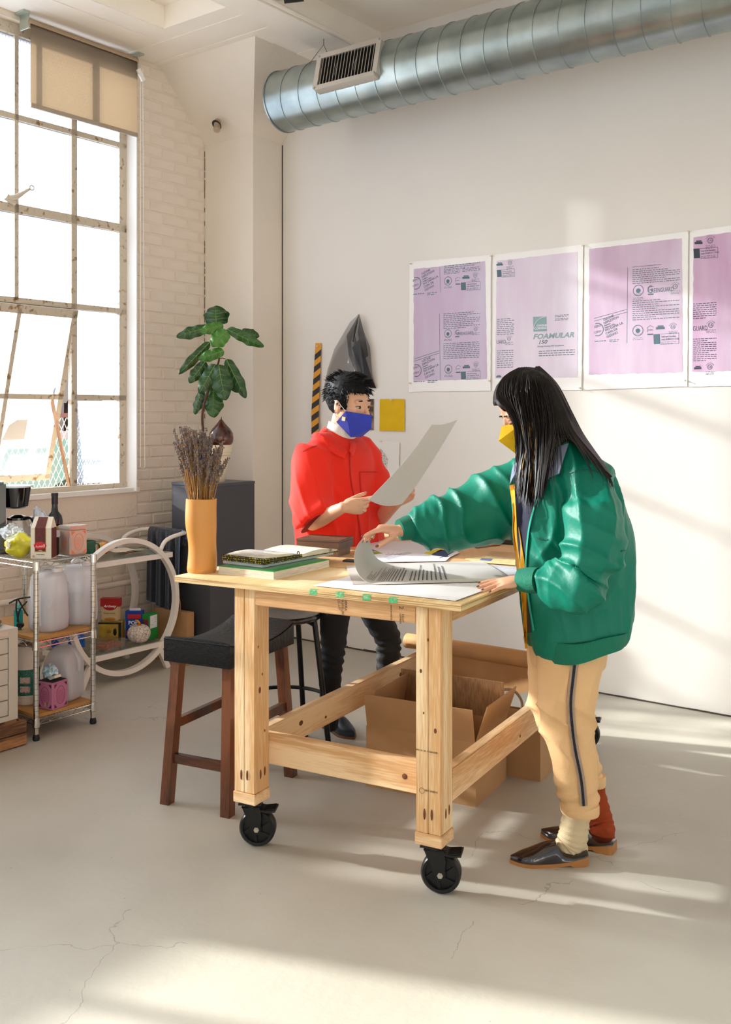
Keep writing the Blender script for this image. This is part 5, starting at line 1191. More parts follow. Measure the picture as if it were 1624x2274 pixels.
bx(bm, -.030, .0255, -d2-.0010, -d2, .032, .036); obj('gold_edge', bm, M_gold, t)
bm = B(); bx(bm, w2, w2+.0008, -d2+.004, d2-.002, .004, .145); obj('side_panel', bm, M_mar, t)
bm = B(); lathe(bm, [(.0, 0), (.029, 0), (.029, .0015), (.0, .0015)], 36); bm.transform(Matrix.Translation((-.003, -d2-.0008, .062)) @ Matrix.Rotation(pi/2, 4, 'X') @ Matrix.Diagonal((1.05, .62, 1, 1))); obj('oval_label', bm, M_red, t)
W1 = mat('label_white', '#f4f0ea', rough=.5)
try: face_text(t, '\uFEAA\uFEF4\uFEE4\uFECC\uFEDF\u0627 \uFEE6\uFE91', .019, -.026, -d2-.0028, .055, W1, '-y')
except Exception: pass
face_text(t, 'coffee', .008, -.012, -d2-.0016, .036, W1, '-y'); face_text(t, 'Turkish Blend', .007, -.022, -d2-.0012, .018, mat('small_dark', '#3a322c'), '-y')
bm = B(); tube(bm, [(-.036+.0045*cos(k*pi/6), -d2-.0008, .011+.0045*sin(k*pi/6)) for k in range(12)], .0008, 4, closed=True, up=(0, 1, 0)); obj('seal_mark', bm, M_red, t)
# cutlery in film, wine bottle, jar, tin, mugs
t = thing('plastic_cutlery', 'clear film bag of plastic cutlery behind the coffee packet', 'cutlery', at(-4.23, 2.925, ZT), ROOMROT)
obj('film', (lambda bm: (bm.transform(Matrix.Translation((0, 0, .12))), bm)[1])(blobmesh(.045, .03, .05, 2, .6)), pane_mat('clear_film'), t, smooth=True) if False else obj('film', blobmesh(.048, .032, .095, 2, .6), pane_mat('clear_film', .55, .25, .2), t, smooth=True)
for k in range(7): bm = B(); tube(bm, [(-.03+.008*k, .0, .01), (-.03+.011*k, .0, .19+.006*sin(k*2))], [(.0015, .002), (.0015, .004)], 6); obj('handle', bm, mat('white_plastic', '#eceef2', rough=.3), t)
t = thing('wine_bottle', 'dark wine bottle at the back of the top shelf', 'bottle', at(-4.22, 3.005, ZT), ROOMROT)
bm = B(); lathe(bm, [(.0, 0), (.036, 0), (.038, .01), (.038, .155), (.034, .178), (.018, .2), (.0145, .22), (.0145, .272), (.0165, .274), (.0165, .290), (.0, .290)], 32); obj('glass', bm, mat('bottle_dark', '#10141a', rough=.12, coat=.4), t, smooth=40)
bm = B(); lathe(bm, [(.0155, .235), (.0158, .275), (.017, .276), (.017, .291), (.0, .292)], 24); obj('capsule', bm, mat('capsule_black', '#1a1b20', rough=.35), t, smooth=40)
bm = B(); lathe(bm, [(.0385, .04), (.0388, .041), (.0388, .128), (.0385, .130)], 32, cap=False); obj('label', bm, mat('bottle_label', '#c9a06a', rough=.6, col2='#20201f', vscale=14, contrast=(.4, .5)), t, smooth=40)
t = thing('black_jar', 'slim black spice jar with red lettering between packet and tin', 'jar', at(-4.11, 2.925, ZT), ROOMROT)
bm = rbox(.034, .034, .088, .004); obj('jar', bm, mat('jar_black', '#191314', rough=.3), t); bm = rbox(.040, .040, .030, .003, z0=.0885); obj('lid', bm, mat('jar_lid', '#c9c7d6', rough=.4), t)
bm = B(); bx(bm, -.006, .004, -.0185, -.0172, .03, .08); obj('red_stripe', bm, M_red, t)
def tin(name, label, loc, rot, w_, h, c1, c2, c3, lid=True):
    t = thing(name, label, 'tin', loc, rot); obj('body', rbox(w_, w_, h, .006, 3), c1, t)
    if lid: obj('lid', rbox(w_+.003, w_+.003, .016, .003, z0=h+.0005), c1, t)
    else:
        bm = B(); bx(bm, -w_/2+.004, w_/2-.004, -w_/2+.004, w_/2-.004, h, h+.001); obj('opening', bm, M_black, t)
    e = w_/2+.0006
    for sd in (0, 1):
        R0 = Matrix.Rotation(sd*pi/2, 4, 'Z'); bm = B()
        for (x0, z0_, dx, dz) in ((-1, 1, 1, -1), (1, 1, -1, -1), (-1, -1, 1, 1), (1, -1, -1, 1)):
            X, Z = x0*w_*.40, h/2+z0_*h*.42; poly(bm, [(X, -e, Z), (X+dx*.018, -e, Z), (X+dx*.012, -e, Z+dz*.006), (X+dx*.006, -e, Z+dz*.012), (X, -e, Z+dz*.018)], (0, .0004, 0))
        bm.transform(R0); obj('corner_ornament', bm, c2, t, kind='stuff')
        bm = B(); tube(bm, [(w_*.26*cos(k*pi/12), -e, h/2+h*.32*sin(k*pi/12)) for k in range(24)], .0009, 4, closed=True, up=(0, 1, 0)); bm.transform(R0); obj('oval_border', bm, c2, t)
        bm = B()
        for k in range(8): wv = w_*.2*sqrt(max(.1, 1-((k-3.5)/4.5)**2)); bx(bm, -wv, wv, -e-.0002, -e+.0003, h*.27+k*h*.055, h*.27+k*h*.055+.0018)
        bm.transform(R0); obj('printed_lines', bm, c3, t, kind='stuff')
    return t
tin('tea_tin', 'silver tea tin with orange print at the right end of the top shelf', at(-4.075, 3.005, ZT), ROOMROT-R_(2), .098, .125, mat('tin_silver', '#c3b4a8', rough=.3, metal=.5), mat('tin_orange', '#e87a4a', rough=.4), mat('tin_orange2', '#e2805a', rough=.4))
def mug(label, loc, m, r=.04, h=.085, ang=0, name='mug'):
    t = thing(name, label, 'mug', loc, ang); bm = B(); lathe(bm, [(.0, 0), (r*.85, 0), (r*.95, .006), (r, h), (r-.004, h), (r*.9-.003, .008), (.0, .008)], 28); obj('cup', bm, m, t, smooth=40)
    bm = B(); tube(bm, spline([(r*.95, 0, h*.8), (r+.025, 0, h*.75), (r+.028, 0, h*.4), (r*.93, 0, h*.22)], 5), [(.004, .006)]*16, 8); obj('handle', bm, m, t, smooth=True); return t
ZC = .689
mug('green glazed mug on the cart beside the tea tin', at(-4.66, 3.53, ZC), mat('green_glaze', '#2f7a5c', rough=.25, col2='#1f5743', vscale=16, coat=.4), .050, .100, .8)
mug('brown mug behind the green one on the cart', at(-4.81, 3.58, ZC), mat('brown_glaze', '#4f3d2b', rough=.35), .038, .105, 2.2)
t = thing('apple', 'red and yellow apple on the glass top of the cart', 'apple', at(-4.74, 3.71, ZC), 0)
bm = B(); lathe(bm, [(.0, .006), (.012, .001), (.024, .004), (.036, .022), (.039, .040), (.034, .058), (.020, .068), (.008, .064), (.0, .057)], 28); obj('fruit', bm, mat('apple_skin', '#c23a2a', rough=.25, col2='#d9a53a', vscale=18, contrast=(.35, .6)), t, smooth=True)
bm = B(); tube(bm, [(0, 0, .057), (.004, 0, .078)], .0014, 6); obj('stem', bm, M_stem, t)
t = thing('folded_napkins', 'loosely folded cream napkins beside the apple on the cart', 'napkins', at(-4.70, 3.84, ZC), ROOMROT+.2)
for k in range(3):
    bm = B(); grid(bm, lambda u, v: Vector(((u-.5)*.14+.006*k, (v-.5)*.17-.008*k, .003+.006*k+.004*sin(u*6+k)+.003*sin(v*5))), 10, 10); solid(bm, .002); obj('napkin', bm, mat('napkin_cream', '#d8c6ae', rough=.9), t, smooth=True)
# jugs of water
def milky(name, c, clear, dif):
    m = pane_mat(name, clear, 1-clear, .06, (.95, .95, .96), c); n = m.node_tree.nodes; l = m.node_tree.links; out = n['Material Output']; src = out.inputs[0].links[0].from_socket
    d = n.new('ShaderNodeBsdfDiffuse'); d.inputs[0].default_value = (*c, 1); x = n.new('ShaderNodeMixShader'); x.inputs[0].default_value = dif; l.new(src, x.inputs[1]); l.new(d.outputs[0], x.inputs[2]); l.new(x.outputs[0], out.inputs[0]); return m
M_jug = milky('milky_plastic', (.90, .89, .90), .45, .30); M_water = milky('milky_water', (.80, .81, .85), .30, .45)
def jug(name, label, loc, rot, w_, d_, h, big=True):
    t = thing(name, label, 'jug', loc, rot)
    bm = B(); n = 40; prof = [(.80, 0), (.95, .012), (1.0, .04), (1.0, h*.60), (.97, h*.68), (.80, h*.82), (.50, h*.92), (.235, h*.955), (.235, h)] if not big else [(.82, 0), (.96, .014), (1.0, .05), (1.0, h*.80), (.95, h*.90), (.80, h*.965), (.40, h*.985), (.0, h*.99)]
    rings = []
    for r, z in prof:
        e = 4.0 if z < h*.7 else 2.6; q = []
        if not big and r < .3: e = 2
        for k in range(n):
            th = 2*pi*k/n; c, s = cos(th), sin(th); ct, st_ = abs(c)**(2/e)*(1 if c >= 0 else -1), abs(s)**(2/e)*(1 if s >= 0 else -1)
            q.append(bm.verts.new((max(r, .001)*w_/2*ct, max(r, .001)*(d_/2 if r > .3 or r == 0 else w_/2)*st_, z)))
        rings.append(q)
    for i in range(len(rings)-1):
        for k in range(n): bm.faces.new((rings[i][k], rings[i][(k+1) % n], rings[i+1][(k+1) % n], rings[i+1][k]))
    bm.faces.new(rings[0][::-1]); 
    bmesh.ops.remove_doubles(bm, verts=bm.verts, dist=2e-4); obj('body', bm, M_jug, t, smooth=50)
    bm = B(); lv = h*(.56 if big else .62); rings = []
    for r, z in ((.78, .004), (.92, .016), (.965, .05), (.965, lv)):
        q = []
        for k in range(n):
            th = 2*pi*k/n; c, s = cos(th), sin(th); q.append(bm.verts.new((r*w_/2*abs(c)**.5*(1 if c >= 0 else -1), r*d_/2*abs(s)**.5*(1 if s >= 0 else -1), z)))
        rings.append(q)
    for i in range(3):
        for k in range(n): bm.faces.new((rings[i][k], rings[i][(k+1) % n], rings[i+1][(k+1) % n], rings[i+1][k]))
    bm.faces.new(rings[0][::-1]); bm.faces.new(rings[-1]); obj('water', bm, M_water, t, smooth=50)
    if big:
        bm = B(); poly(bm, [(-.032, -d_/2-.001, h*.12), (.032, -d_/2-.001, h*.12), (.032, -d_/2-.001, h*.72), (0, -d_/2-.001, h*.78), (-.032, -d_/2-.001, h*.72)], (0, -.006, 0)); obj('moulded_panel', bm, M_jug, t, bevel=.002)
        bm = B(); tube(bm, spline([(-.04, 0, h*.93), (-.035, 0, h*1.03), (0, 0, h*1.06), (.035, 0, h*1.03), (.04, 0, h*.93)], 5), .010, 10); obj('handle', bm, M_jug, t, smooth=True)
        bm = B(); lathe(bm, [(.0, h*.98), (.024, h*.98), (.024, h*1.04), (.0, h*1.045)], 20, c=(w_*.25, d_*.1, 0)); obj('cap', bm, mat('jug_cap', '#e8e4e2', rough=.4), t, smooth=40)
    else:
        bm = B(); lathe(bm, [(.021, h-.002), (.024, h-.002), (.024, h+.012), (.021, h+.012)], 24); obj('neck_ring', bm, M_jug, t, smooth=40)
        bm = B(); tube(bm, spline([(w_*.12, 0, h*.93), (w_*.36, 0, h*.84), (w_*.52, 0, h*.68), (w_*.50, 0, h*.52)], 5), .010, 10); obj('handle', bm, M_jug, t, smooth=True)
    return t
jug('water_jug', 'left one of two large milky water jugs on the middle shelf', at(-4.10, 2.885, ZM), ROOMROT+R_(8), .165, .150, .285)
jug('water_jug', 'right one of two large milky water jugs on the middle shelf', at(-4.13, 3.075, ZM), ROOMROT+R_(5), .165, .160, .290)
jug('gallon_jug', 'milky gallon jug of water without cap on the lowest shelf', at(-4.12, 2.985, ZL), ROOMROT+R_(20), .170, .150, .275, False)
t = thing('soap_bottle', 'teal dish soap bottle behind the left water jug', 'bottle', at(-4.22, 2.80, ZM), ROOMROT)
bm = rbox(.045, .03, .10, .008, 3); obj('bottle', bm, mat('soap_teal', '#1f9a93', rough=.15, coat=.4), t, smooth=True); bm = rbox(.022, .018, .022, .004, z0=.101); obj('cap', bm, mat('soap_cap', '#7fd0c4', rough=.3), t)
t = thing('paper_towel_roll', 'wrapped paper towel roll with green printed sleeve on the lowest shelf', 'paper towels', at(-4.205, 2.835, ZL), ROOMROT)
bm = B(); lathe(bm, [(.02, 0), (.056, 0), (.060, .006), (.060, .270), (.055, .278), (.02, .278)], 36); obj('roll', bm, mat('towel_white', '#e6dccf', rough=.8, bump=.4, bscale=40), t, smooth=40)
bm = B(); lathe(bm, [(.0604, .045), (.0612, .045), (.0612, .168), (.0604, .168)], 36, cap=False); obj('sleeve', bm, mat('sleeve_green', '#4d8a78', rough=.5, col2='#25614f', vscale=220, contrast=(.52, .6)), t, smooth=40)
for z in (.075, .118): bm = B(); bx(bm, -.0, .044, -.0635, -.048, z-.012, z+.016); bm.transform(Matrix.Rotation(R_(28), 4, 'Z')); obj('info_label', bm, mat('info_label', '#d8bdb2', rough=.6, col2='#6b5b60', vscale=120, contrast=(.35, .4)), t)
pt = tin('pink_tin', 'open pink tin holding tissues on the lowest shelf', at(-4.035, 2.862, ZL), ROOMROT+R_(10), .100, .130, mat('tin_pink', '#b9708f', rough=.35), mat('tin_black', '#3a2430', rough=.5), mat('tin_text', '#8c3b60', rough=.5), lid=False)
bm = B(); bx(bm, .0, .02, -.0512, -.0505, .018, .034); obj('barcode', bm, mat('barcode2', '#c9b78a', stretch=(60, 1, 1), col2='#2c2a22', vscale=9, contrast=(.48, .5)), pt)
t = thing('tissue_packets', 'crumpled blue and white tissue packets stuffed in the pink tin', 'tissues', at(-4.035, 2.862, ZL+.132), ROOMROT)
bm = blobmesh(.030, .026, .026, 5, .8); bm.transform(Matrix.Translation((-.018, 0, 0))); obj('packet', bm, mat('tissue_blue', '#8fb6c4', rough=.5, col2='#dfe6e8', vscale=50, contrast=(.4, .55)), t, smooth=True)
bm = B(); box(bm, (.018, .0, .012), (.05, .035, .012), Matrix.Rotation(R_(-22), 3, 'Y')); obj('tissue', bm, mat('tissue_cream', '#e3d6c2', rough=.9), t, bevel=.002)
# ------------------------------------------------------------------ drawer cabinet on an old wooden crate
M_cab = mat('cabinet_grey', '#c4bcae', rough=.5); M_gap = mat('cabinet_gap', '#5d574f', rough=.7)
t = thing('drawer_cabinet', 'pale grey steel drawer cabinet at the left photo edge', 'cabinet', at(-4.26, 2.36, .121), ROOMROT)
bm = B(); bx(bm, -.26, .245, -.29, .29, 0, .415); obj('carcass', bm, M_cab, t, bevel=.002)
bm = B(); bx(bm, .245, .262, .245, .29, 0, .415); bx(bm, .245, .262, -.29, -.245, 0, .415); bx(bm, .245, .262, -.245, .245, .375, .415); bx(bm, .245, .262, -.245, .245, 0, .022); obj('front_frame', bm, M_cab, t)
for k in range(5):
    z = .026+k*.0700; bm = B(); bx(bm, .246, .259, -.242, .242, z, z+.0655); dr = obj('drawer', bm, M_cab, t, bevel=.0015)
    bm = B(); bx(bm, .259, .268, -.05, .05, z+.03, z+.042); obj('pull', bm, M_chr, dr)
bm = B(); bx(bm, .2625, .2635, .10, .24, .385, .405); obj('name_plate', bm, mat('plate', '#d3c0b4', rough=.4), t)
crate = thing('wooden_crate', 'weathered low wooden crate under the drawer cabinet', 'crate', at(-4.25, 2.36, 0), ROOMROT)
M_old = wood('old_crate', '#a8764a', '#5a3c26', 'y', 12, .8)
for k in range(2): bm = B(); bx(bm, .262, .285, -.31, .315, .006+k*.056, .058+k*.056); obj('slat', bm, M_old, crate, bevel=.002); bm = B(); bx(bm, -.27, .262, .292, .312, .006+k*.056, .058+k*.056); obj('slat', bm, wood('old_crate_x', '#8d6240', '#4a3222', 'x', 12, .8), crate, bevel=.002)
for y in (-.25, 0, .25): bm = B(); bx(bm, -.27, .262, y-.03, y+.03, .098, .1205); obj('board', bm, wood('old_crate_x', '#8d6240', '#4a3222', 'x', 12, .8), crate, bevel=.002)
bm = B(); bx(bm, -.25, .255, .22, .29, 0, .098); obj('corner_block', bm, M_old, crate)
ZB = .5365
t = thing('filter_pitcher', 'dark translucent pitcher with black handle on the drawer cabinet', 'pitcher', at(-4.215, 2.465, ZB+.0), ROOMROT+R_(-15))
bm = B(); lathe(bm, [(.0, 0), (.05, 0), (.055, .01), (.064, .19), (.068, .20), (.064, .20), (.052, .012), (.0, .008)], 32); obj('jug', bm, mat('smoke_plastic', '#3e4248', rough=.12, coat=.3), t, smooth=40)
bm = B(); lathe(bm, [(.0, .2), (.067, .2), (.067, .209), (.0, .212)], 32); obj('lid', bm, M_cm, t, smooth=40)
bm = B(); tube(bm, spline([(.055, 0, .185), (.105, 0, .188), (.112, 0, .17), (.108, 0, .05), (.08, 0, .02), (.052, 0, .03)], 5), [(.006, .010)]*26, prof=SQ); obj('handle', bm, M_cm, t, smooth=True)
t = thing('black_dish', 'round black dish lying at the front edge of the cabinet top', 'dish', at(-4.13, 2.575, ZB), 0)
bm = B(); lathe(bm, [(.0, 0), (.05, 0), (.066, .014), (.066, .018), (.05, .006), (.0, .006)], 32); obj('dish', bm, M_cm, t, smooth=40)
t = thing('power_cord', 'black power cord dangling between cabinet and wire shelf', 'cord', at(-4.2, 2.70, ZM))
bm = B()
for q in ([(20, 1340), (40, 1330), (68, 1326)], [(38, 1330), (36, 1352), (42, 1385)], [(40, 1330), (52, 1352), (62, 1368)], [(60, 1335), (44, 1355), (38, 1380)]): tube(bm, spline([P(x, y, 4.74) for x, y in q], 6), .004, 6)
obj('cord', bm, M_black, t, world=True, smooth=True); bm = rbox(.03, .03, .02); bm.transform(Matrix.Translation(P(45, 1393, 4.72))); obj('plug', bm, M_black, t, world=True)
# ------------------------------------------------------------------ groceries on the lower cart shelf
ZS = .1705
def flat_box(name, label, cat, a, b, sx, sy, h, m, rot=0, z=ZS):
    t = thing(name, label, cat, at(a, b, z), ROOMROT+R_(rot)); obj('carton', rbox(sx, sy, h, .0015, 1), m, t); return t
t = flat_box('toaster_pastry_box', 'blue pastry box with white lettering on the lower cart shelf', 'box', -4.69, 3.90, .105, .040, .165, mat('pop_blue', '#1d3f9c', rough=.35), 38)
M_popw = mat('pop_white', '#e9ecf5', rough=.4)
face_text(t, 'POP', .030, -.034, -.0215, .085, M_popw, '-y', bold=.0012); face_text(t, 'TARTS', .019, -.026, -.0215, .066, M_popw, '-y', bold=.0008)
bm = B(); bx(bm, -.038, .040, -.0212, -.020, .12, .145); bx(bm, -.045, .045, -.0212, -.020, .02, .045); obj('red_banner', bm, M_red, t)
bm = B(); bx(bm, -.03, .035, -.004, .0, .165, .178); obj('open_flap', bm, M_popw, t)
t = flat_box('snack_box', 'green snack box with white nutrition panel on the lower cart shelf', 'box', -4.61, 3.95, .050, .088, .150, mat('box_green', '#1f8a38', rough=.35), 12)
bm = B(); bx(bm, .0252, .026, -.034, .032, .065, .140); obj('nutrition_panel', bm, mat('nutrition', '#dfe3e6', rough=.5, stretch=(1, 1, 8), col2='#8b9099', vscale=40, contrast=(.38, .42)), t)
bm = B(); bx(bm, -.024, .020, -.0452, -.0444, .03, .12); obj('picture_panel', bm, mat('pic_red', '#93332a', rough=.4, col2='#2c3a5c', vscale=30), t)
t = thing('cookie_packet', 'red and cream cookie packet standing on the yellow tea box', 'packet', at(-4.785, 3.80, ZS+.108), ROOMROT+R_(35))
obj('bag', rbox(.115, .045, .135, .010, 2), mat('cookie_cream', '#c9b487', rough=.4), t)
bm = B(); bx(bm, -.0576, .0576, -.0235, -.021, .088, .135); bx(bm, -.0578, .0578, -.021, .0235, .088, .1355); obj('red_top', bm, mat('cookie_red', '#a81e1f', rough=.35), t)
bm = B(); lathe(bm, [(.0, 0), (.042, 0), (.042, .002), (.0, .002)], 32); bm.transform(Matrix.Translation((0, -.0225, .090)) @ Matrix.Rotation(pi/2, 4, 'X') @ Matrix.Diagonal((1, .58, 1, 1))); obj('brand_oval', bm, mat('cookie_red', '#a81e1f'), t)
face_text(t, 'Archway', .020, -.036, -.0255, .084, W1, '-y', shear=.2, bold=.0004); face_text(t, 'Frosty Lemon', .012, -.036, -.0234, .045, mat('brown_ink', '#6b4a2c'), '-y')
bm = B(); ell(bm, (0, -.0225, .014), (.034, .003, .009), sub=2); obj('cookie_picture', bm, mat('cookie_brown', '#b8752c'), t, smooth=True)
t = flat_box('tea_box', 'yellow box with black edges under the red cookie packet', 'box', -4.78, 3.80, .135, .08, .106, mat('box_yellow', '#c2a441', rough=.4, col2='#a88a34', vscale=20), 35)
bm = B(); bx(bm, -.0682, .0682, -.0405, -.0398, .096, .106); bx(bm, .052, .0682, -.0405, -.0398, 0, .106); obj('black_edge', bm, M_black, t)
face_text(t, '28', .022, -.015, -.0412, .045, mat('brown_ink', '#6b4a2c'), '-y')
bm = B(); ell(bm, (.032, -.041, .05), (.011, .0008, .022), sub=2); obj('dark_emblem', bm, M_black, t)
t = thing('white_pumpkin', 'crackled white pumpkin ornament with golden stem on the cart', 'pumpkin', at(-4.575, 3.835, ZS), 0)
bm = B(); ns = 60; rr_ = []
for i in range(17):
    ph = -pi/2+pi*i/16; q = []
    for k in range(ns):
        th = 2*pi*k/ns; rib = 1-.07*(abs(cos(th*5)))**4*cos(ph)**.5 if cos(ph) > 0 else 1; r = .067*max(.0, cos(ph))**.75*rib
        q.append(bm.verts.new((r*cos(th), r*sin(th), .054+.054*sin(ph)*(1-.18*math.exp(-(r/.022)**2)))))
    rr_.append(q)
for i in range(16):
    for k in range(ns): bm.faces.new((rr_[i][k], rr_[i][(k+1) % ns], rr_[i+1][(k+1) % ns], rr_[i+1][k]))
bmesh.ops.remove_doubles(bm, verts=bm.verts, dist=1e-5)
mp_ = mat('crackle_white', '#ddd0c4', rough=.5); n = mp_.node_tree.nodes; l = mp_.node_tree.links; tcx = n.new('ShaderNodeTexCoord'); vo = n.new('ShaderNodeTexVoronoi'); vo.feature = 'DISTANCE_TO_EDGE'; vo.inputs['Scale'].default_value = 60; l.new(tcx.outputs['Object'], vo.inputs['Vector']); rp = n.new('ShaderNodeValToRGB'); rp.color_ramp.elements[0].position = .02; rp.color_ramp.elements[0].color = (*rgb('#4a3f3c'), 1); rp.color_ramp.elements[1].position = .05; rp.color_ramp.elements[1].color = (*rgb('#ddd0c4'), 1); l.new(vo.outputs['Distance'], rp.inputs[0]); l.new(rp.outputs[0], n['Principled BSDF'].inputs['Base Color'])
obj('gourd', bm, mp_, t, smooth=True)
bm = B(); tube(bm, spline([(0, 0, .094), (.002, 0, .108), (.0, 0, .120), (-.012, 0, .130), (-.022, 0, .126)], 5), [.013]*5+[.008]*5+[.006]*5+[.005]*6, 8); obj('stem', bm, mat('gold_leaf', '#e0952a', metal=.8, rough=.25), t, smooth=True, label='shiny golden stem')
t = thing('snack_tray', 'clear plastic tray of orange snacks at the front of the cart', 'tray', at(-4.585, 3.615, ZS), ROOMROT+R_(10))
bm = rbox(.13, .17, .058, .01, 2, z0=.001); obj('clear_tray', bm, pane_mat('tray_plastic', .78, .06, .16, (.95, .93, .9)), t, smooth=30)
bm = B(); rnd = random.Random(8)
for k in range(120): c = Vector((rnd.uniform(-.05, .05), rnd.uniform(-.07, .07), rnd.uniform(.008, .036))); tube(bm, [c-Vector((rnd.uniform(-.012, .012), .012, .003)), c+Vector((rnd.uniform(-.012, .012), .012, .003))], .0025, 5)
obj('snacks', bm, mat('snack_orange', '#a8552a', rough=.7), t, kind='stuff')
t = thing('candy_bag', 'bright blue candy bag with orange letters at the left end of the lower cart shelf', 'bag', at(-4.79, 3.50, ZS), ROOMROT+R_(38))
bm = B(); grid(bm, lambda u, v: Vector(((u-.5)*.19, -.02*sin(pi*u)*sin(pi*v)-.004*sin(u*17), .004+v*.12)), 14, 8); grid(bm, lambda u, v: Vector(((u-.5)*.19, .02*sin(pi*u)*sin(pi*v), .004+v*.12)), 14, 8); obj('pouch', bm, mat('candy_blue', '#1a6fd0', rough=.3, col2='#123f9e', vscale=12, coat=.3), t, smooth=True)
face_text(t, 'sour', .040, -.06, -.026, .075, mat('candy_orange', '#e87e1c', rough=.4), '-y', bold=.003); face_text(t, 'candy', .03, -.02, -.026, .045, mat('candy_orange', '#e87e1c'), '-y', bold=.002) if False else None
t = thing('paper_bag', 'brown paper carrier bag standing behind the cart beside the plinth', 'bag', at(-4.59, 4.124, 0), ROOMROT)
bm = B(); bx(bm, -.15, .14, -.028, .028, 0, .315); obj('bag', bm, M_card, t); 
bm = B(); tube(bm, spline([(-.05, .0, .30), (-.045, .0, .38), (0, .0, .41), (.045, .0, .38), (.05, .0, .30)], 6), .0028, 6); obj('handle', bm, M_kraft, t, smooth=True)
t = thing('disc_stack', 'stack of white discs beside the green snack box', 'discs', at(-4.74, 3.985, ZS), 0)
for k in range(3): bm = B(); lathe(bm, [(.012, .002+.006*k), (.058, .002+.006*k), (.058, .006+.006*k), (.012, .006+.006*k)], 32); obj('disc', bm, mat('disc_white', '#d9d4cc', rough=.4), t)
t = thing('wall_pipe', 'painted pipe running low along the brick wall behind the cart', 'pipe', RM(A0+.03, 3.6, .47))
bm = B(); tube(bm, [RM(A0+.034, 2.4, .455), RM(A0+.034, 4.15, .455)], .018, 12); obj('pipe', bm, M_cream, t, world=True, smooth=True)
# ------------------------------------------------------------------ people
M_skin = mat('skin', '#dba585', rough=.5, var=.08, vscale=18, sss=.06, bump=.06, bscale=160)
M_skin2 = mat('skin_warm', '#dfab8b', rough=.5, var=.08, vscale=18, sss=.06, bump=.06, bscale=160)
M_nail = mat('nail_brown', '#6b4a3c', rough=.25); M_hair = mat('black_hair', '#080708', rough=.6, spec=.25); M_hairb = mat('brown_hair', '#140c08', rough=.42, spec=.35); M_hairh = mat('hair_highlight', '#8a6428', rough=.4)
def hand(bm, wrist, X, Zd, Y, curls, thumb, sc_=1.0, spread=(.10, .03, -.03, -.10), nails=None):
    """palm and five fingers grown into bm. X towards the fingers, Zd out of the back of the hand, Y towards the thumb side"""
    X = Vector(X).normalized(); Zd = Vector(Zd); Zd = (Zd-X*Zd.dot(X)).normalized(); Yc = X.cross(Zd); Yc = Yc if Yc.dot(Vector(Y)) > 0 else -Yc
    w = Vector(wrist)
    def L(x, y, z): return w+(X*x+Yc*y+Zd*z)*sc_
    tube(bm, [L(-.012, 0, 0), L(.012, 0, 0), L(.035, .001, 0), (L(.062, .0, .0)), L(.082, -.001, .001), L(.092, -.001, .0)], [(.019*sc_, .026*sc_), (.0185*sc_, .028*sc_), (.0185*sc_, .036*sc_), (.0165*sc_, .0405*sc_), (.013*sc_, .040*sc_), (.009*sc_, .034*sc_)], 16, up=Zd)
    ell(bm, L(.03, .022, -.008), (.017*sc_,)*3, sub=2)
    tips = []
    for i, (y, ln, r) in enumerate(((.030, .074, .0088), (.0105, .082, .0090), (-.0105, .076, .0086), (-.030, .060, .0078))):
        p = L(.082-.003*abs(i-1), y, .001); a = 0; sp = spread[i]; pts, rs = [p-X*.012*sc_, p], [r*sc_, r*sc_*1.05]
        base = (X*cos(sp)+Yc*sin(sp)).normalized()
        for j, (q, c) in enumerate(zip((.46, .30, .24), curls[i])):
            a += c; d = base*cos(a)-Zd*sin(a); p = p+d*ln*q*sc_; pts.append(p); rs.append(r*sc_*(.98, .90, .80)[j])
        chain(bm, pts, rs, 10); tips.append((pts[-1], d, base*sin(a)+Zd*cos(a), rs[-1]))
    t1, t2, t3 = thumb   # (towards-thumb angle, palmar angle, bend)
    p = L(.020, .024, -.006); d = (X*cos(t1)+Yc*sin(t1))*cos(t2)-Zd*sin(t2); pts = [p]; rs = [.0125*sc_]
    p = p+d*.040*sc_; pts.append(p); rs.append(.0112*sc_); d2 = (d+X*t3*.5-Zd*t3*.2).normalized(); p = p+d2*.030*sc_; pts.append(p); rs.append(.0105*sc_); d3 = (d2+X*t3*.6).normalized(); p = p+d3*.024*sc_; pts.append(p); rs.append(.0085*sc_)
    chain(bm, pts, rs, 10); tips.append((p, d3, (Zd*.6+Yc*.5).normalized(), rs[-1]))
    if nails is not None: nails += tips
    return tips
def add_nails(tips, par, m):
    for p, d, n, r in tips:
        bm = B(); n = (n-d*n.dot(d)).normalized(); s = d.cross(n); M3 = Matrix((d, s, n)).transposed(); ell(bm, p+n*r*.72+d*r*.25, (r*.95, r*.70, r*.38), M3, sub=2); obj('fingernail', bm, m, par, world=True, smooth=True)
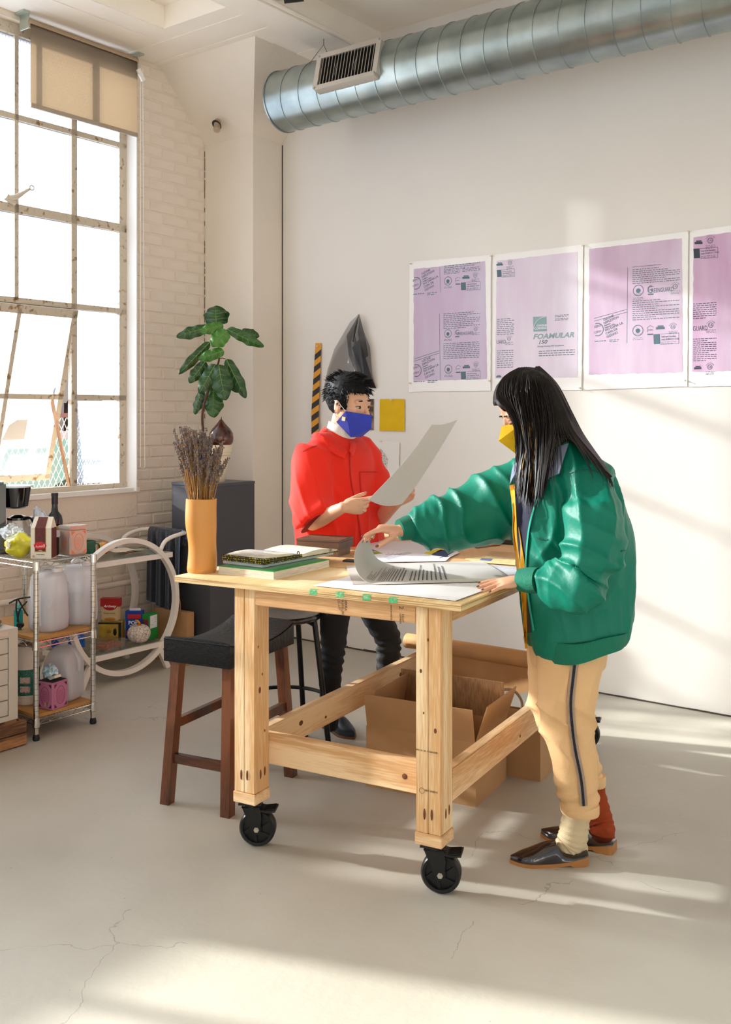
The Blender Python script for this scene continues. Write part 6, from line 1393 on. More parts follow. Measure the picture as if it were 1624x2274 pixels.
class Head:
    def __init__(s, c, f, roll=0, k=1.0):
        s.c = Vector(c); f = Vector(f).normalized(); l = Z3.cross(f).normalized(); u = f.cross(l); R = Matrix((f, l, u)).transposed(); R = R @ Matrix.Rotation(roll, 3, 'X'); s.R = R; s.k = k
    def L(s, x, y, z): return s.c+s.R @ (Vector((x, y, z))*s.k)
    def e(s, bm, c, r, sub=3): ell(bm, s.L(*c), tuple(q*s.k for q in r), s.R, sub=sub)
    def build(s, bm):
        s.e(bm, (-.014, 0, .035), (.096, .076, .086), 4); s.e(bm, (.020, 0, -.015), (.068, .064, .080), 4); s.e(bm, (.025, 0, -.065), (.052, .052, .046)); s.e(bm, (.066, 0, -.098), (.020, .024, .018))
        chain(bm, [s.L(.083, 0, .018), s.L(.096, 0, -.010), s.L(.106, 0, -.030)], [.0075, .0085, .0105], 12); s.e(bm, (.092, 0, -.036), (.014, .018, .008))
        for y in (-1, 1):
            s.e(bm, (.072, y*.030, .026), (.014, .024, .009)); s.e(bm, (.050, y*.038, -.028), (.024, .022, .024)); s.e(bm, (.095, y*.012, -.034), (.010, .008, .008))
            s.e(bm, (-.004, y*.079, -.004), (.019, .006, .031)); s.e(bm, (-.006, y*.082, .012), (.013, .006, .014)); s.e(bm, (.0, y*.076, -.026), (.010, .006, .012))
            s.e(bm, (.0755, y*.031, .0115), (.0135, .0165, .0045)); s.e(bm, (.074, y*.031, -.006), (.012, .015, .004))
        s.e(bm, (.084, 0, -.058), (.014, .022, .006)); s.e(bm, (.083, 0, -.067), (.013, .020, .006))
    def eyes(s, par, look=0.0, half=True):
        for y in (-1, 1):
            bm = B(); s.e(bm, (.0700, y*.031, .0020), (.0135, .0145, .0088)); ey = obj('eye', bm, mat('eye_white', '#b5aaa2', rough=.35), par, world=True, smooth=True)
            bm = B(); s.e(bm, (.0815, y*.031+look, .0015), (.0028, .0070, .0072), 2); obj('iris', bm, mat('iris_dark', '#1d0f0a', rough=.1), ey, world=True, smooth=True)
            bm = B(); tube(bm, [s.L(.0835-.0125*abs(t)**2, y*.031+t*.0155, .0085-.0045*t*t) for t in (-1, -.6, -.2, .2, .6, 1)], [.0006, .0012, .0015, .0015, .0012, .0006], 6); obj('eyelash', bm, M_hair, ey, world=True)
            bm = B(); tube(bm, [s.L(.0885-.016*abs(t)**2, y*(.031+t*.0185), .0270+.0035*(1-t*t)-.001*t) for t in (-1, -.6, -.2, .2, .6, 1)], [(.0012, .001), (.003, .0015), (.0032, .0018), (.003, .0016), (.0022, .0014), (.0010, .001)], 6, up=s.R @ Vector((0, 0, 1))); obj('eyebrow', bm, M_hair, par, world=True, smooth=True)
    def mask(s, par, m, N, F_, Cc, St, Sb, Bq, ears=True):
        bm = B(); p = lambda q: bm.verts.new(s.L(*q)); my = lambda q: (q[0], -q[1], q[2])
        n, f, c = p(N), p(F_), p(Cc); a = [p(St), p(Sb), p(Bq)]; b = [p(my(St)), p(my(Sb)), p(my(Bq))]
        for q in (a, b): bm.faces.new((q[0], n, f)); bm.faces.new((q[0], f, q[2])); bm.faces.new((q[0], q[2], q[1])); bm.faces.new((f, c, q[2]))
        solid(bm, .0022); o = obj('face_mask', bm, m, par, world=True)
        bm = B()
        for q in (a and St, my(St)): tube(bm, [s.L(*q), s.L(.004, q[1]*1.16, .022), s.L(-.014, q[1]*1.12, .020)], .0012, 5)
        for q in (Sb, my(Sb)): tube(bm, [s.L(*q), s.L(-.010, q[1]*1.15, -.030), s.L(-.016, q[1]*1.14, .015)], .0012, 5)
        obj('ear_loop', bm, mat('elastic_white', '#e9e5df', rough=.7), o, world=True); return o
def spw(x, e): return math.copysign(abs(x)**(2/e), x)
def rings(bm, rr, seg=24, e=2.0):
    """closed loft through rings (centre, axis1*radius, axis2*radius)"""
    R = [[bm.verts.new(Vector(c)+Vector(a)*spw(cos(2*pi*k/seg), e)+Vector(b)*spw(sin(2*pi*k/seg), e)) for k in range(seg)] for c, a, b in rr]
    for i in range(len(R)-1):
        for k in range(seg): bm.faces.new((R[i][k], R[i][(k+1) % seg], R[i+1][(k+1) % seg], R[i+1][k]))
    bm.faces.new(R[0][::-1]); bm.faces.new(R[-1])
def nz(p, s, o=0): return noise.noise(Vector((p.x*s+o, p.y*s, p.z*s)))
def cr(x): return (1-abs(sin(x/2)))**1.6*1.9-.62
def ridge(p, sx_, sy_, sz, o=0): return 1-2*abs(noise.noise(Vector((p.x*sx_+o, p.y*sy_+o, p.z*sz))))
def cloth(name, bm, m, par, voxel=.008, smooth=4, fold=None, label=None):
    o = obj(name, remesh(bm, voxel, smooth, .5, fold), m, par, world=True, smooth='raw', label=label)
    for p in o.data.polygons: p.use_smooth = True
    try: o.data.set_sharp_from_angle(angle=pi)
    except Exception: pass
    return o
# ================================================================== person in the red shirt
Y1 = 4.5
f1 = Vector((.80, -.60, 0)).normalized(); r1 = Vector((f1.y, -f1.x, 0))      # forward, her right
pA = thing('person', 'person with short black hair, blue mask and oversized red shirt holding up a large sheet', 'person', P(752, 1200, Y1).xy.to_3d()+Vector((0, .03, 0)))
cw = P(757, 1200, Y1); cw.z = 0
def T1(px, py, Y): return P(px, py, Y)
h1 = Head(P(776, 900, 4.47), (.80, -.58, -.14), roll=.03, k=1.03)
bm = B(); h1.build(bm)
chain(bm, [h1.L(-.02, 0, -.05), P(752, 985, 4.52)], [.054, .058])
sR, eR, wR = P(700, 1025, 4.37), P(694, 1160, 4.27), P(762, 1127, 4.14)
sL, eL, wL = P(815, 1025, 4.64), P(838, 1155, 4.62), P(882, 1116, 4.36)
chain(bm, [P(752, 1005, 4.52), sR], [.05, .038]); chain(bm, [P(752, 1005, 4.52), sL], [.05, .038])
chain(bm, [sR, eR, eR.lerp(wR, .3), wR], [.046, .036, .037, .023]); chain(bm, [sL, eL, eL.lerp(wL, .3), wL], [.046, .036, .037, .023])
chain(bm, [P(752, 1010, 4.52), P(752, 1120, 4.52), P(752, 1230, 4.52)], [.10, .09, .105])
n1 = []
hand(bm, wR, (1, -.05, .10), (-.05, -.95, -.25), (0, -.25, 1), ((.12, .18, .12), (.55, .6, .3), (.65, .75, .4), (.7, .8, .4)), (.22, .5, .3), .92, (.04, .0, -.03, -.06), n1)
hand(bm, wL, (.78, -.25, .55), (.62, .62, -.45), (-.2, .1, 1), ((.55, 1.0, .6), (.6, 1.05, .6), (.6, 1.05, .6), (.6, 1.0, .6)), (.35, .0, .15), .92, (.05, .0, -.02, -.04), n1)
body1 = cloth('body', bm, M_skin2, pA, .0042, 3)
add_nails(n1, body1, mat('nail_pink', '#b9806c', rough=.3)); h1.eyes(pA, .0)
h1.mask(pA, mat('mask_blue', '#2f3fb4', rough=.85, bump=.3, bscale=300, sheen=.3), (.126, 0, -.026), (.130, 0, -.084), (.082, 0, -.128), (.044, -.082, -.018), (-.006, -.073, -.072), (.056, -.044, -.130))
bm = B(); box(bm, h1.L(.036, -.0795, -.052), (.018, .003, .018), h1.R @ Matrix.Rotation(.1, 3, 'Y')); obj('mask_label', bm, mat('mask_label', '#cdb98f', rough=.8), pA, world=True)
bm = B(); tube(bm, [h1.L(.002+.006*cos(k*pi/6), -.083, -.042+.006*sin(k*pi/6)) for k in range(12)], .0010, 5, closed=True, up=h1.R @ Vector((0, 1, 0))); obj('earring', bm, mat('gold', '#d9a94e', metal=1, rough=.2), pA, world=True, label='small gold hoop earring')
bm = B(); p_ = n1[1][0]; tube(bm, [wR+Vector((.083+.002, -.010, -.012))+Vector((0, .009*cos(k*pi/6), .009*sin(k*pi/6))) for k in range(12)], .0013, 5, closed=True, up=(1, 0, 0)); obj('finger_ring', bm, M_chr, pA, world=True)
# short hair: cap with a hairline, then tufts
def haircap(h, th_top, th_side, seed, front=.060):
    bm = B(); bmesh.ops.create_icosphere(bm, subdivisions=5, radius=1)
    for v in bm.verts:
        d = v.co.normalized(); x, y, z = d.x*.096-.014, d.y*.078, d.z*.087+.035
        line = front if x > .045 else (front-(.045-x)*.65 if x > -.0 else (-.020 if x > -.03 else -.055))
        sb = 1 if abs(y) > .055 and -.005 < x < .035 else 0
        if sb: line = -.012
        inside = z < line
        t = -.012 if inside else (th_side+(th_top-th_side)*max(0, d.z)**1.2)+.003*noise.noise(d*9+Vector((seed, 0, 0)))+.006*max(0, noise.noise(d*5+Vector((0, seed, 0))))*max(0, d.z)
        v.co = h.L(x+d.x*t, y+d.y*t, z+d.z*t)
    return bm
bm = haircap(h1, .022, .007, 3); obj('hair', bm, M_hair, pA, world=True, smooth='raw')
bm = B(); rnd = random.Random(11)
for k in range(950):
    th = rnd.uniform(-pi, pi); ph = rnd.uniform(-.25, 1.5); d = Vector((cos(ph)*cos(th), cos(ph)*sin(th), sin(ph)))
    x, y, z = d.x*.096-.014, d.y*.078, d.z*.087+.035
    if x > .04 and z < .062: continue
    if abs(y) > .05 and -.02 < x < .05 and z < .012: continue
    if z < -.05 or (x > 0 and z < .0): continue
    tp = max(0, d.z); t0 = .004+.006*tp; L_ = rnd.uniform(.012, .022)+.016*tp
    if z > .085 and y < .03: fl = Vector((.75, .45+rnd.gauss(0, .25), -.02)) if x > -.02 else Vector((-.6, rnd.gauss(0, .4), -.05))
    elif z > .03: fl = Vector((.2 if x > 0 else -.4, rnd.gauss(0, .15), -.6))
    else: fl = Vector((-.45, 0, -.8))
    fl = (fl+Vector((rnd.gauss(0, .14), rnd.gauss(0, .14), rnd.gauss(0, .14)))).normalized()
    p0 = Vector((x, y, z))+d*t0; p1 = p0+d*.008+fl*L_*.5; p2 = p0+d*(.009+.006*tp)+fl*L_
    tube(bm, [h1.L(*p0), h1.L(*p1), h1.L(*p2)], [.0024, .0019, .0004], 4, cap=False)
obj('hair_tufts', bm, M_hair, pA, world=True, kind='stuff', smooth=True)
# turtleneck
bm = B()
nb_ = Vector(P(750, 992, 4.50)); nt_ = h1.L(-.022, 0, -.092)
for q, r in ((0, .070), (.35, .066), (.7, .064), (1, .060)): pass
ax = (nt_-nb_).normalized(); tube(bm, [nb_-ax*.05, nb_, nb_.lerp(nt_, .35), nb_.lerp(nt_, .42), nb_.lerp(nt_, .8), nb_.lerp(nt_, 1.0), nb_.lerp(nt_, 1.04), nb_.lerp(nt_, 1.0)], [.10, .074, .068, .071, .069, .067, .064, .060], 40, up=f1, cap=False)
for v in bm.verts: v.co += (v.co-nb_).normalized()*.003*sin(v.co.z*260+v.co.x*60)
obj('turtleneck', bm, mat('knit_white', '#e4dfd4', rough=.85, bump=.25, bscale=300, stretch=(1, 1, .1)), pA, world=True, smooth=True)
# shirt
def mk_red():
    m = mat('red_cotton', '#f02c12', rough=.75, bump=.15, bscale=350, sheen=.15); n = m.node_tree.nodes; l = m.node_tree.links; b = n['Principled BSDF']; out = [q for q in n if q.type == 'OUTPUT_MATERIAL'][0]
    tr = n.new('ShaderNodeBsdfTranslucent'); tr.inputs[0].default_value = (1.0, .12, .01, 1); mx = n.new('ShaderNodeMixShader'); mx.inputs[0].default_value = .28
    l.new(b.outputs[0], mx.inputs[1]); l.new(tr.outputs[0], mx.inputs[2]); l.new(mx.outputs[0], out.inputs[0]); return m
M_rs = mk_red()
bm = B()
def t1r(px, py, w_, d_, dz=0, sh=0): c = P(px, py, Y1+.02); return (c, r1*w_+Vector((0, 0, dz)), f1*d_)
rings(bm, [t1r(750, 958, .080, .072), t1r(750, 970, .120, .09), t1r(751, 984, .165, .112), t1r(752, 1003, .200, .128), t1r(752, 1035, .215, .138), t1r(752, 1060, .225, .142), t1r(753, 1120, .238, .150), t1r(755, 1180, .250, .158), t1r(756, 1240, .258, .162), t1r(757, 1275, .260, .164)], 32)
# near sleeve, wide, with slanted hem
hemR = P(702, 1152, 4.25)
def srg(c, ax, w_, d_, upv=Vector((0, 0, 1))):
    ax = ax.normalized(); a = ax.cross(upv).normalized(); b = ax.cross(a); return (c, a*w_, b*d_)
Zs = Vector((-.35, -.25, -.9))
rings(bm, [srg(P(735, 980, 4.45), Vector((-.8, -.4, -.5)), .05, .05), srg(P(716, 988, 4.42), Vector((-.7, -.4, -.6)), .075, .07), srg(P(703, 1003, 4.39), Zs, .085, .085, f1), srg(P(694, 1030, 4.36), Vector((-.1, -.2, -1)), .092, .088, f1), srg(P(691, 1070, 4.33), Vector((0, -.1, -1)), .095, .088, f1), srg(P(692, 1110, 4.30), Vector((.1, -.1, -1)), .100, .092, f1), srg(P(699, 1142, 4.27), Vector((.45, -.25, -.88)), .106, .094, f1), srg(P(703, 1152, 4.26), Vector((.52, -.25, -.85)), .108, .094, f1)], 28)
rings(bm, [srg(P(775, 985, 4.56), Vector((.7, .3, -.5)), .05, .05), srg(P(800, 995, 4.60), Vector((.6, .3, -.6)), .07, .065), srg(P(817, 1020, 4.63), Vector((.4, .2, -.9)), .078, .075), srg(P(828, 1055, 4.61), Vector((.2, -.1, -1)), .080, .075, f1), srg(P(836, 1100, 4.56), Vector((.25, -.3, -.9)), .084, .072, f1), srg(P(840, 1120, 4.54), Vector((.35, -.3, -.85)), .085, .070, f1)], 28)
def fold1(p, n):
    q = ridge(p, 5, 5, 1.1, 3); s = .016*max(0, q-.35)**1.2+.005*nz(p, 6, 9)
    dd = (p-P(700, 1120, 4.30)).length; s += .007*cr((p.z*1.0+p.x*1.8)*44+nz(p, 5, 2)*5)*math.exp(-(dd/.15)**2)
    s += .007*cr(p.x*70+p.y*30+nz(p, 4, 2)*5)*max(0, min(1, (1.25-p.z)*3)); return s
shirt = cloth('shirt', bm, M_rs, pA, .0068, 14, fold1)
bm = B()   # flat cap on the sleeve opening, inner shade painted as dark red
rings(bm, [srg(P(705, 1156, 4.258), Vector((.62, -.25, -.80)), .094, .077, f1), srg(P(706, 1158, 4.256), Vector((.62, -.25, -.80)), .094, .077, f1)], 28); obj('sleeve_opening', bm, mat('red_inside_shade', '#7c150c', rough=.9), shirt, world=True)
bvh1 = BVHTree.FromPolygons([LM(pA) @ v.co for v in shirt.data.vertices], [tuple(p.vertices) for p in shirt.data.polygons])
def snap(bvh, px, py, off=.003, far=9):
    """surface point of a garment along the ray from the photograph's viewpoint (build-time placement only)"""
    o = Vector((0, 0, CAMH)); d = (P(px, py, 1)-o).normalized(); h, n, i, dist = bvh.ray_cast(o, d, far)
    return (h-d*off, n) if h is not None else (None, None)
def strip_on(bvh, path, w_px, m, par, name, off=.003, default=4.3, n=5):
    bm = B(); pts = []
    sp = spline([Vector((x, y, 0)) for x, y in path], n)
    for i, q in enumerate(sp):
        a = sp[max(0, i-1)]; b = sp[min(len(sp)-1, i+1)]; t = Vector((b.x-a.x, b.y-a.y)).normalized(); nn = Vector((-t.y, t.x))*w_px/2
        row = []
        for s in (-1, 0, 1):
            h, _ = snap(bvh, q.x+nn.x*s, q.y+nn.y*s, off)
            row.append(h if h is not None else P(q.x+nn.x*s, q.y+nn.y*s, default))
        pts.append(row)
    med = sorted(r[1].y for r in pts)[len(pts)//2]
    V = [[bm.verts.new(c) for c in r] for r in pts]
    for i in range(len(V)-1):
        for k in range(2): bm.faces.new((V[i][k], V[i+1][k], V[i+1][k+1], V[i][k+1]))
    solid(bm, .0015); return obj(name, bm, m, par, world=True, smooth=True)
M_rs2 = mat('red_seam', '#b81d0e', rough=.8)
strip_on(bvh1, [(777, 1000), (779, 1060), (790, 1120), (800, 1180), (803, 1215)], 2.2, M_rs2, shirt, 'button_placket')
strip_on(bvh1, [(800, 1048), (836, 1048)], 2, M_rs2, shirt, 'pocket_seam'); strip_on(bvh1, [(800, 1048), (801, 1080), (806, 1112)], 1.5, M_rs2, shirt, 'pocket_seam')
strip_on(bvh1, [(672, 1002), (690, 994), (704, 990)], 2, M_rs2, shirt, 'shoulder_seam')
# collar
def collar(pts_in, pts_out, m, par, name='collar', th=.003):
    a, b = spline([P(*q) for q in pts_in], 5), spline([P(*q) for q in pts_out], 5); bm = B()
    grid(bm, lambda u, v: a[round(u*(len(a)-1))].lerp(b[round(u*(len(b)-1))], v)+Vector((0, -.006*sin(pi*v), .004*sin(pi*v))), len(a)-1, 5); solid(bm, th); return obj(name, bm, m, par, world=True, smooth=True)
collar([(722, 946, 4.52), (724, 952, 4.44), (738, 972, 4.40), (757, 990, 4.37), (772, 1002, 4.355)], [(704, 966, 4.50), (702, 972, 4.40), (722, 992, 4.36), (745, 1008, 4.33), (766, 1018, 4.33)], M_rs, shirt)
collar([(772, 960, 4.56), (776, 972, 4.46), (778, 988, 4.40), (776, 1001, 4.36)], [(790, 972, 4.58), (792, 985, 4.46), (789, 1002, 4.39), (784, 1014, 4.355)], M_rs, shirt)
# jeans and shoes
M_jean = mat('black_denim', '#17181c', rough=.8, bump=.3, bscale=220, var=.25, vscale=10)
bm = B(); fN = P(735, 1608, 4.58); fF = P(866, 1540, 4.85); fF.z = fN.z
chain(bm, [P(757, 1240, 4.52), P(757, 1290, 4.52)], [.13, .13]); chain(bm, [P(748, 1290, 4.48), P(740, 1440, 4.50), P(733, 1500, 4.53), fN], [.085, .056, .054, .036])
chain(bm, [P(800, 1290, 4.66), P(864, 1420, 4.70), P(862, 1480, 4.78), fF], [.090, .060, .058, .038])
jeans = cloth('jeans', bm, M_jean, pA, .008, 3, lambda p, n: .0045*sin(p.z*150+nz(p, 9)*5)*math.exp(-((p.z-.40)/.10)**2)+.004*sin(p.z*120+p.x*30)*math.exp(-((p.z-.18)/.07)**2)+.002*nz(p, 20))
def shoe(name, heel, toe, m_up, m_sole, par, h=.055, w_=.040, label=None, sole=.012, heelh=.022, mule=False):
    """pointed low shoe from heel to toe on the floor"""
    heel, toe = Vector(heel), Vector(toe); heel.z = toe.z = 0; L = (toe-heel).length; f = (toe-heel).normalized(); s = Vector((f.y, -f.x, 0))
    hw = [(0, .55), (.05, .80), (.2, .86), (.4, .80), (.6, .95), (.74, 1.0), (.86, .80), (.95, .42), (1.0, .10)]
    ht = [(0, .55), (.05, .75), (.2, .80), (.4, 1.1), (.6, .95), (.74, .66), (.86, .50), (.95, .40), (1.0, .26)] if not mule else [(0, .16), (.05, .2), (.2, .22), (.33, .50), (.42, 1.25), (.6, 1.0), (.74, .68), (.86, .50), (1.0, .26)]
    bm = B(); RR_ = []
    def at_(T, q):
        for (a, x), (b, y) in zip(T[:-1], T[1:]):
            if a <= q <= b: return x+(y-x)*(q-a)/(b-a)
    for i in range(25):
        q = i/24; w2 = at_(hw, q)*w_; h2 = at_(ht, q)*h; zb = sole+max(0, heelh*(1-q*2.6)); c = heel+f*L*q
        RR_.append([bm.verts.new(c+s*(w2*cos(a))+Vector((0, 0, zb+h2*max(0, sin(a))**(.7)))) for a in [pi*k/12 for k in range(13)]])
    for i in range(24):
        for k in range(12): bm.faces.new((RR_[i][k], RR_[i+1][k], RR_[i+1][k+1], RR_[i][k+1]))
        bm.faces.new((RR_[i][0], RR_[i][12], RR_[i+1][12], RR_[i+1][0]))
    bm.faces.new(RR_[0]); bm.faces.new(RR_[-1][::-1]); up = obj(name, bm, m_up, par, world=True, smooth='raw', label=label)
    bm = B(); top, bot = [], []
    for sd in (1, -1):
        for i in (range(25) if sd == 1 else range(24, -1, -1)):
            q = i/24; w2 = at_(hw, q)*w_*1.05+.001; zb = sole+max(0, heelh*(1-q*2.6)); zl = 0 if q < .24 else (max(0, heelh*(1-q*2.6)) if q < .385 else 0)
            zl = 0 if q <= .24 else max(0, zb-sole)
            c = heel+f*(L*q+(.002 if q > .99 else 0)); top.append(bm.verts.new(c+s*sd*w2+Vector((0, 0, zb)))); bot.append(bm.verts.new(c+s*sd*w2+Vector((0, 0, zl))))
    n = len(top); bm.faces.new(top); bm.faces.new(bot[::-1])
    for i in range(n): bm.faces.new((top[i], bot[i], bot[(i+1) % n], top[(i+1) % n]))
    bmesh.ops.triangulate(bm, faces=[f_ for f_ in bm.faces if len(f_.verts) > 4]); obj('sole', bm, m_sole, up, world=True); return up
M_blueshoe = mat('navy_shoe', '#16202c', rough=.35); M_sole = mat('tan_sole', '#a8713a', rough=.5)
shoe('shoe', G(726, 1612)+Vector((0, .0, 0)), G(786, 1642), M_blueshoe, mat('brown_sole', '#6b4a30', rough=.6), pA, .07, .042)
g2 = G(856, 1560); g2 = Vector((fF.x-.05, fF.y+.03, 0)); shoe('shoe', g2, g2+f1*.235, M_blueshoe, mat('brown_sole', '#6b4a30', rough=.6), pA, .07, .042)
bm = B(); chain(bm, [fN, G(738, 1622)+Vector((0, 0, .07))], [.036, .036]); chain(bm, [fF, g2+f1*.05+Vector((0, 0, .07))], [.037, .036]); obj('boot_shaft', bm, M_blueshoe, pA, world=True, smooth=True) if False else bm.free()
# the sheet held up
sa = spline([P(818, 1110, 4.10), P(868, 1058, 4.14), P(912, 1008, 4.18), P(959, 943, 4.24)], 6); sb_ = spline([P(893, 1119, 4.24), P(925, 1078, 4.27), P(968, 1012, 4.31), P(1016, 932, 4.38)], 6)
t = thing('held_sheet', 'large curved grey-white sheet held up in both hands of the person in red', 'paper', P(905, 1040, 4.1))
bm = B(); grid(bm, lambda u, v: sa[round(u*(len(sa)-1))].lerp(sb_[round(u*(len(sb_)-1))], v)+Vector((.0, .02*sin(pi*v), -.018*sin(pi*v)*(1-.5*u))), len(sa)-1, 8); solid(bm, .0008); obj('page', bm, M_paper2, t, world=True, smooth=True)
# ================================================================== person in the green jacket
pB = thing('person', 'person with long dark hair, yellow mask and green satin jacket bending over the table', 'person', G(1260, 1905))
M_green = mat('green_satin', '#02705a', rough=.47, bump=.10, bscale=90, spec=.3); M_rib = mat('green_rib', '#067a5e', rough=.7, bump=.8, bscale=9, stretch=(60, 60, 1)); 
h2 = Head(P(1171, 910, 3.42), (-.82, -.10, -.56), roll=0, k=.98)
bm = B(); h2.build(bm)
nk = P(1262, 1010, 3.43); chain(bm, [h2.L(-.03, 0, -.06), nk], [.052, .060])
s2L, e2L, w2L = P(1300, 1075, 3.22), P(1318, 1285, 3.12), P(1166, 1288, 3.235)
s2R, e2R, w2R = P(1180, 1080, 3.62), P(1045, 1150, 3.62), P(893, 1178, 3.53)
chain(bm, [nk, s2L], [.07, .055]); chain(bm, [nk, s2R], [.07, .055]); chain(bm, [s2L, e2L, w2L], [.048, .038, .024]); chain(bm, [s2R, e2R, w2R], [.048, .038, .024])
chain(bm, [P(1265, 1060, 3.42), P(1270, 1200, 3.42), P(1265, 1400, 3.42)], [.11, .10, .11])
n2 = []
hand(bm, w2L, (-1, -.12, -.13), (-.12, -.22, 1), (0, 1, .2), ((.02, .10, .06), (.03, .10, .08), (.04, .12, .10), (.06, .15, .10)), (.55, .12, .2), .93, (.16, .05, -.05, -.16), n2)
hand(bm, w2R, (-1, -.06, .10), (.12, -.10, 1), (0, -1, 0), ((.28, .22, .12), (.45, .45, .25), (.55, .55, .3), (.65, .6, .3)), (.50, .62, .30), .93, (.06, .02, -.03, -.08), n2)
body2 = cloth('body', bm, M_skin, pB, .0042, 3); add_nails(n2, body2, M_nail)
for y in (-1, 1):   # lowered eyelids, lashes and brows
    bm = B(); h2.e(bm, (.0712, y*.031, .0025), (.0145, .0155, .0110)); obj('eyelid', bm, M_skin, pB, world=True, smooth=True)
    bm = B(); tube(bm, [h2.L(.0862-.0125*abs(t_)**2, y*.031+t_*.0155, -.002-.002*t_*t_) for t_ in (-1, -.5, 0, .5, 1)], [.0005, .0012, .0015, .0012, .0005], 6); obj('eyelash', bm, M_hair, pB, world=True)
    bm = B(); tube(bm, [h2.L(.0885-.016*abs(t_)**2, y*(.031+t_*.0185), .0270+.0035*(1-t_*t_)) for t_ in (-1, -.5, 0, .5, 1)], [.001, .0025, .0028, .0022, .001], 6); obj('eyebrow', bm, M_hairb, pB, world=True)
h2.mask(pB, mat('mask_yellow', '#e3b40c', rough=.85, bump=.3, bscale=300), (.108, 0, .004), (.146, 0, -.032), (.118, 0, -.110), (.044, .080, -.016), (.012, .072, -.085), (.070, .046, -.125))
# jacket
bm = B()
def jr(l, r, py, d_, dyc=0, sl=0, Yc=3.42):
    c = P((l+r)/2, py, Yc+dyc); hw_ = (r-l)/2/F*Yc; return (c, Vector((hw_, 0, sl)), Vector((.0, d_, 0)))
rings(bm, [jr(1225, 1300, 998, .085), jr(1205, 1318, 1012, .13, 0, -.01), jr(1180, 1336, 1030, .17, 0, -.012), jr(1160, 1356, 1060, .20, 0, -.012), jr(1146, 1374, 1110, .205), jr(1146, 1390, 1170, .20), jr(1152, 1398, 1230, .195), jr(1158, 1400, 1290, .195), jr(1163, 1395, 1350, .195), jr(1170, 1386, 1395, .20, 0, .020), jr(1180, 1378, 1420, .195, 0, .026), jr(1190, 1370, 1432, .185, 0, .030)], 40, 2.6)
rings(bm, [srg(P(1262, 1040, 3.32), Vector((.3, -.8, -.3)), .10, .09), srg(P(1300, 1066, 3.25), Vector((.2, -.5, -.9)), .098, .10), srg(P(1316, 1120, 3.19), Vector((.05, -.1, -1)), .096, .096, Vector((1, 0, 0))), srg(P(1320, 1190, 3.15), Vector((0, -.05, -1)), .094, .094, Vector((1, 0, 0))), srg(P(1318, 1250, 3.13), Vector((-.15, 0, -1)), .092, .098, Vector((1, 0, 0))), srg(P(1300, 1290, 3.125), Vector((-.7, 0, -.7)), .094, .098, Vector((0, 1, 0))), srg(P(1265, 1300, 3.13), Vector((-1, 0, -.1)), .085, .088, Vector((0, 1, 0))), srg(P(1228, 1296, 3.16), Vector((-1, 0, .1)), .070, .074, Vector((0, 1, 0))), srg(P(1200, 1290, 3.19), Vector((-1, 0, .1)), .052, .056, Vector((0, 1, 0))), srg(P(1188, 1289, 3.20), Vector((-1, 0, .1)), .036, .040, Vector((0, 1, 0)))], 32)
rings(bm, [srg(P(1200, 1060, 3.56), Vector((-.7, .3, -.3)), .10, .10), srg(P(1160, 1085, 3.60), Vector((-1, .1, -.4)), .10, .11), srg(P(1110, 1118, 3.62), Vector((-1, 0, -.4)), .105, .125), srg(P(1060, 1142, 3.62), Vector((-1, 0, -.3)), .105, .122), srg(P(1010, 1158, 3.60), Vector((-1, -.1, -.2)), .095, .105), srg(P(965, 1166, 3.58), Vector((-1, -.1, -.1)), .080, .088), srg(P(932, 1168, 3.56), Vector((-1, -.1, -.1)), .068, .072), srg(P(914, 1170, 3.55), Vector((-1, -.1, -.1)), .040, .044)], 32)
def fold2(p, n):
    s = .016*max(0, ridge(p, 4.2, 4.2, 1.7, 5)-.35)**1.2+.012*max(0, ridge(p, 7, 7, 3.5, 15)-.45)+.004*nz(p, 7, 4)
    e = P(1290, 1265, 3.12); d = (p-e).length; s += .012*cr((p.x*.8+p.z*1.1)*58+nz(p, 5, 1)*5)*math.exp(-(d/.15)**2)
    a = P(1010, 1160, 3.6); d = (p-a).length; s += .011*cr((p.x*1.3+p.z*.9)*46+nz(p, 6, 8)*6)*math.exp(-(d/.26)**2)
    c = P(935, 1165, 3.56); d = (p-c).length; s += .007*cr((p.x)*120+p.z*60+nz(p, 9, 8)*5)*math.exp(-(d/.07)**2)
    c = P(1210, 1290, 3.19); d = (p-c).length; s += .007*cr((p.x)*110+p.z*40+nz(p, 9, 8)*5)*math.exp(-(d/.08)**2)
    sh = P(1310, 1110, 3.2); d = (p-sh).length; s += .011*cr((p.x*1.3-p.z*.22)*62+nz(p, 4, 3)*5)*math.exp(-(d/.22)**2)
    u = P(1215, 1190, 3.25); d = (p-u).length; s += .006*cr((p.x*1.1+p.z*.5)*60+nz(p, 5, 6)*5)*math.exp(-(d/.16)**2)
    if p.z < .95: s += .005*cr(p.x*130+p.y*110+nz(p, 5, 2)*4)*max(0, min(1, (.95-p.z)*6))*max(0, min(1, (p.z-.76)*14))
    return s
jk = cloth('jacket', bm, M_green, pB, .0070, 8, fold2)
bvh2 = BVHTree.FromPolygons([LM(pB) @ v.co for v in jk.data.vertices], [tuple(p.vertices) for p in jk.data.polygons])
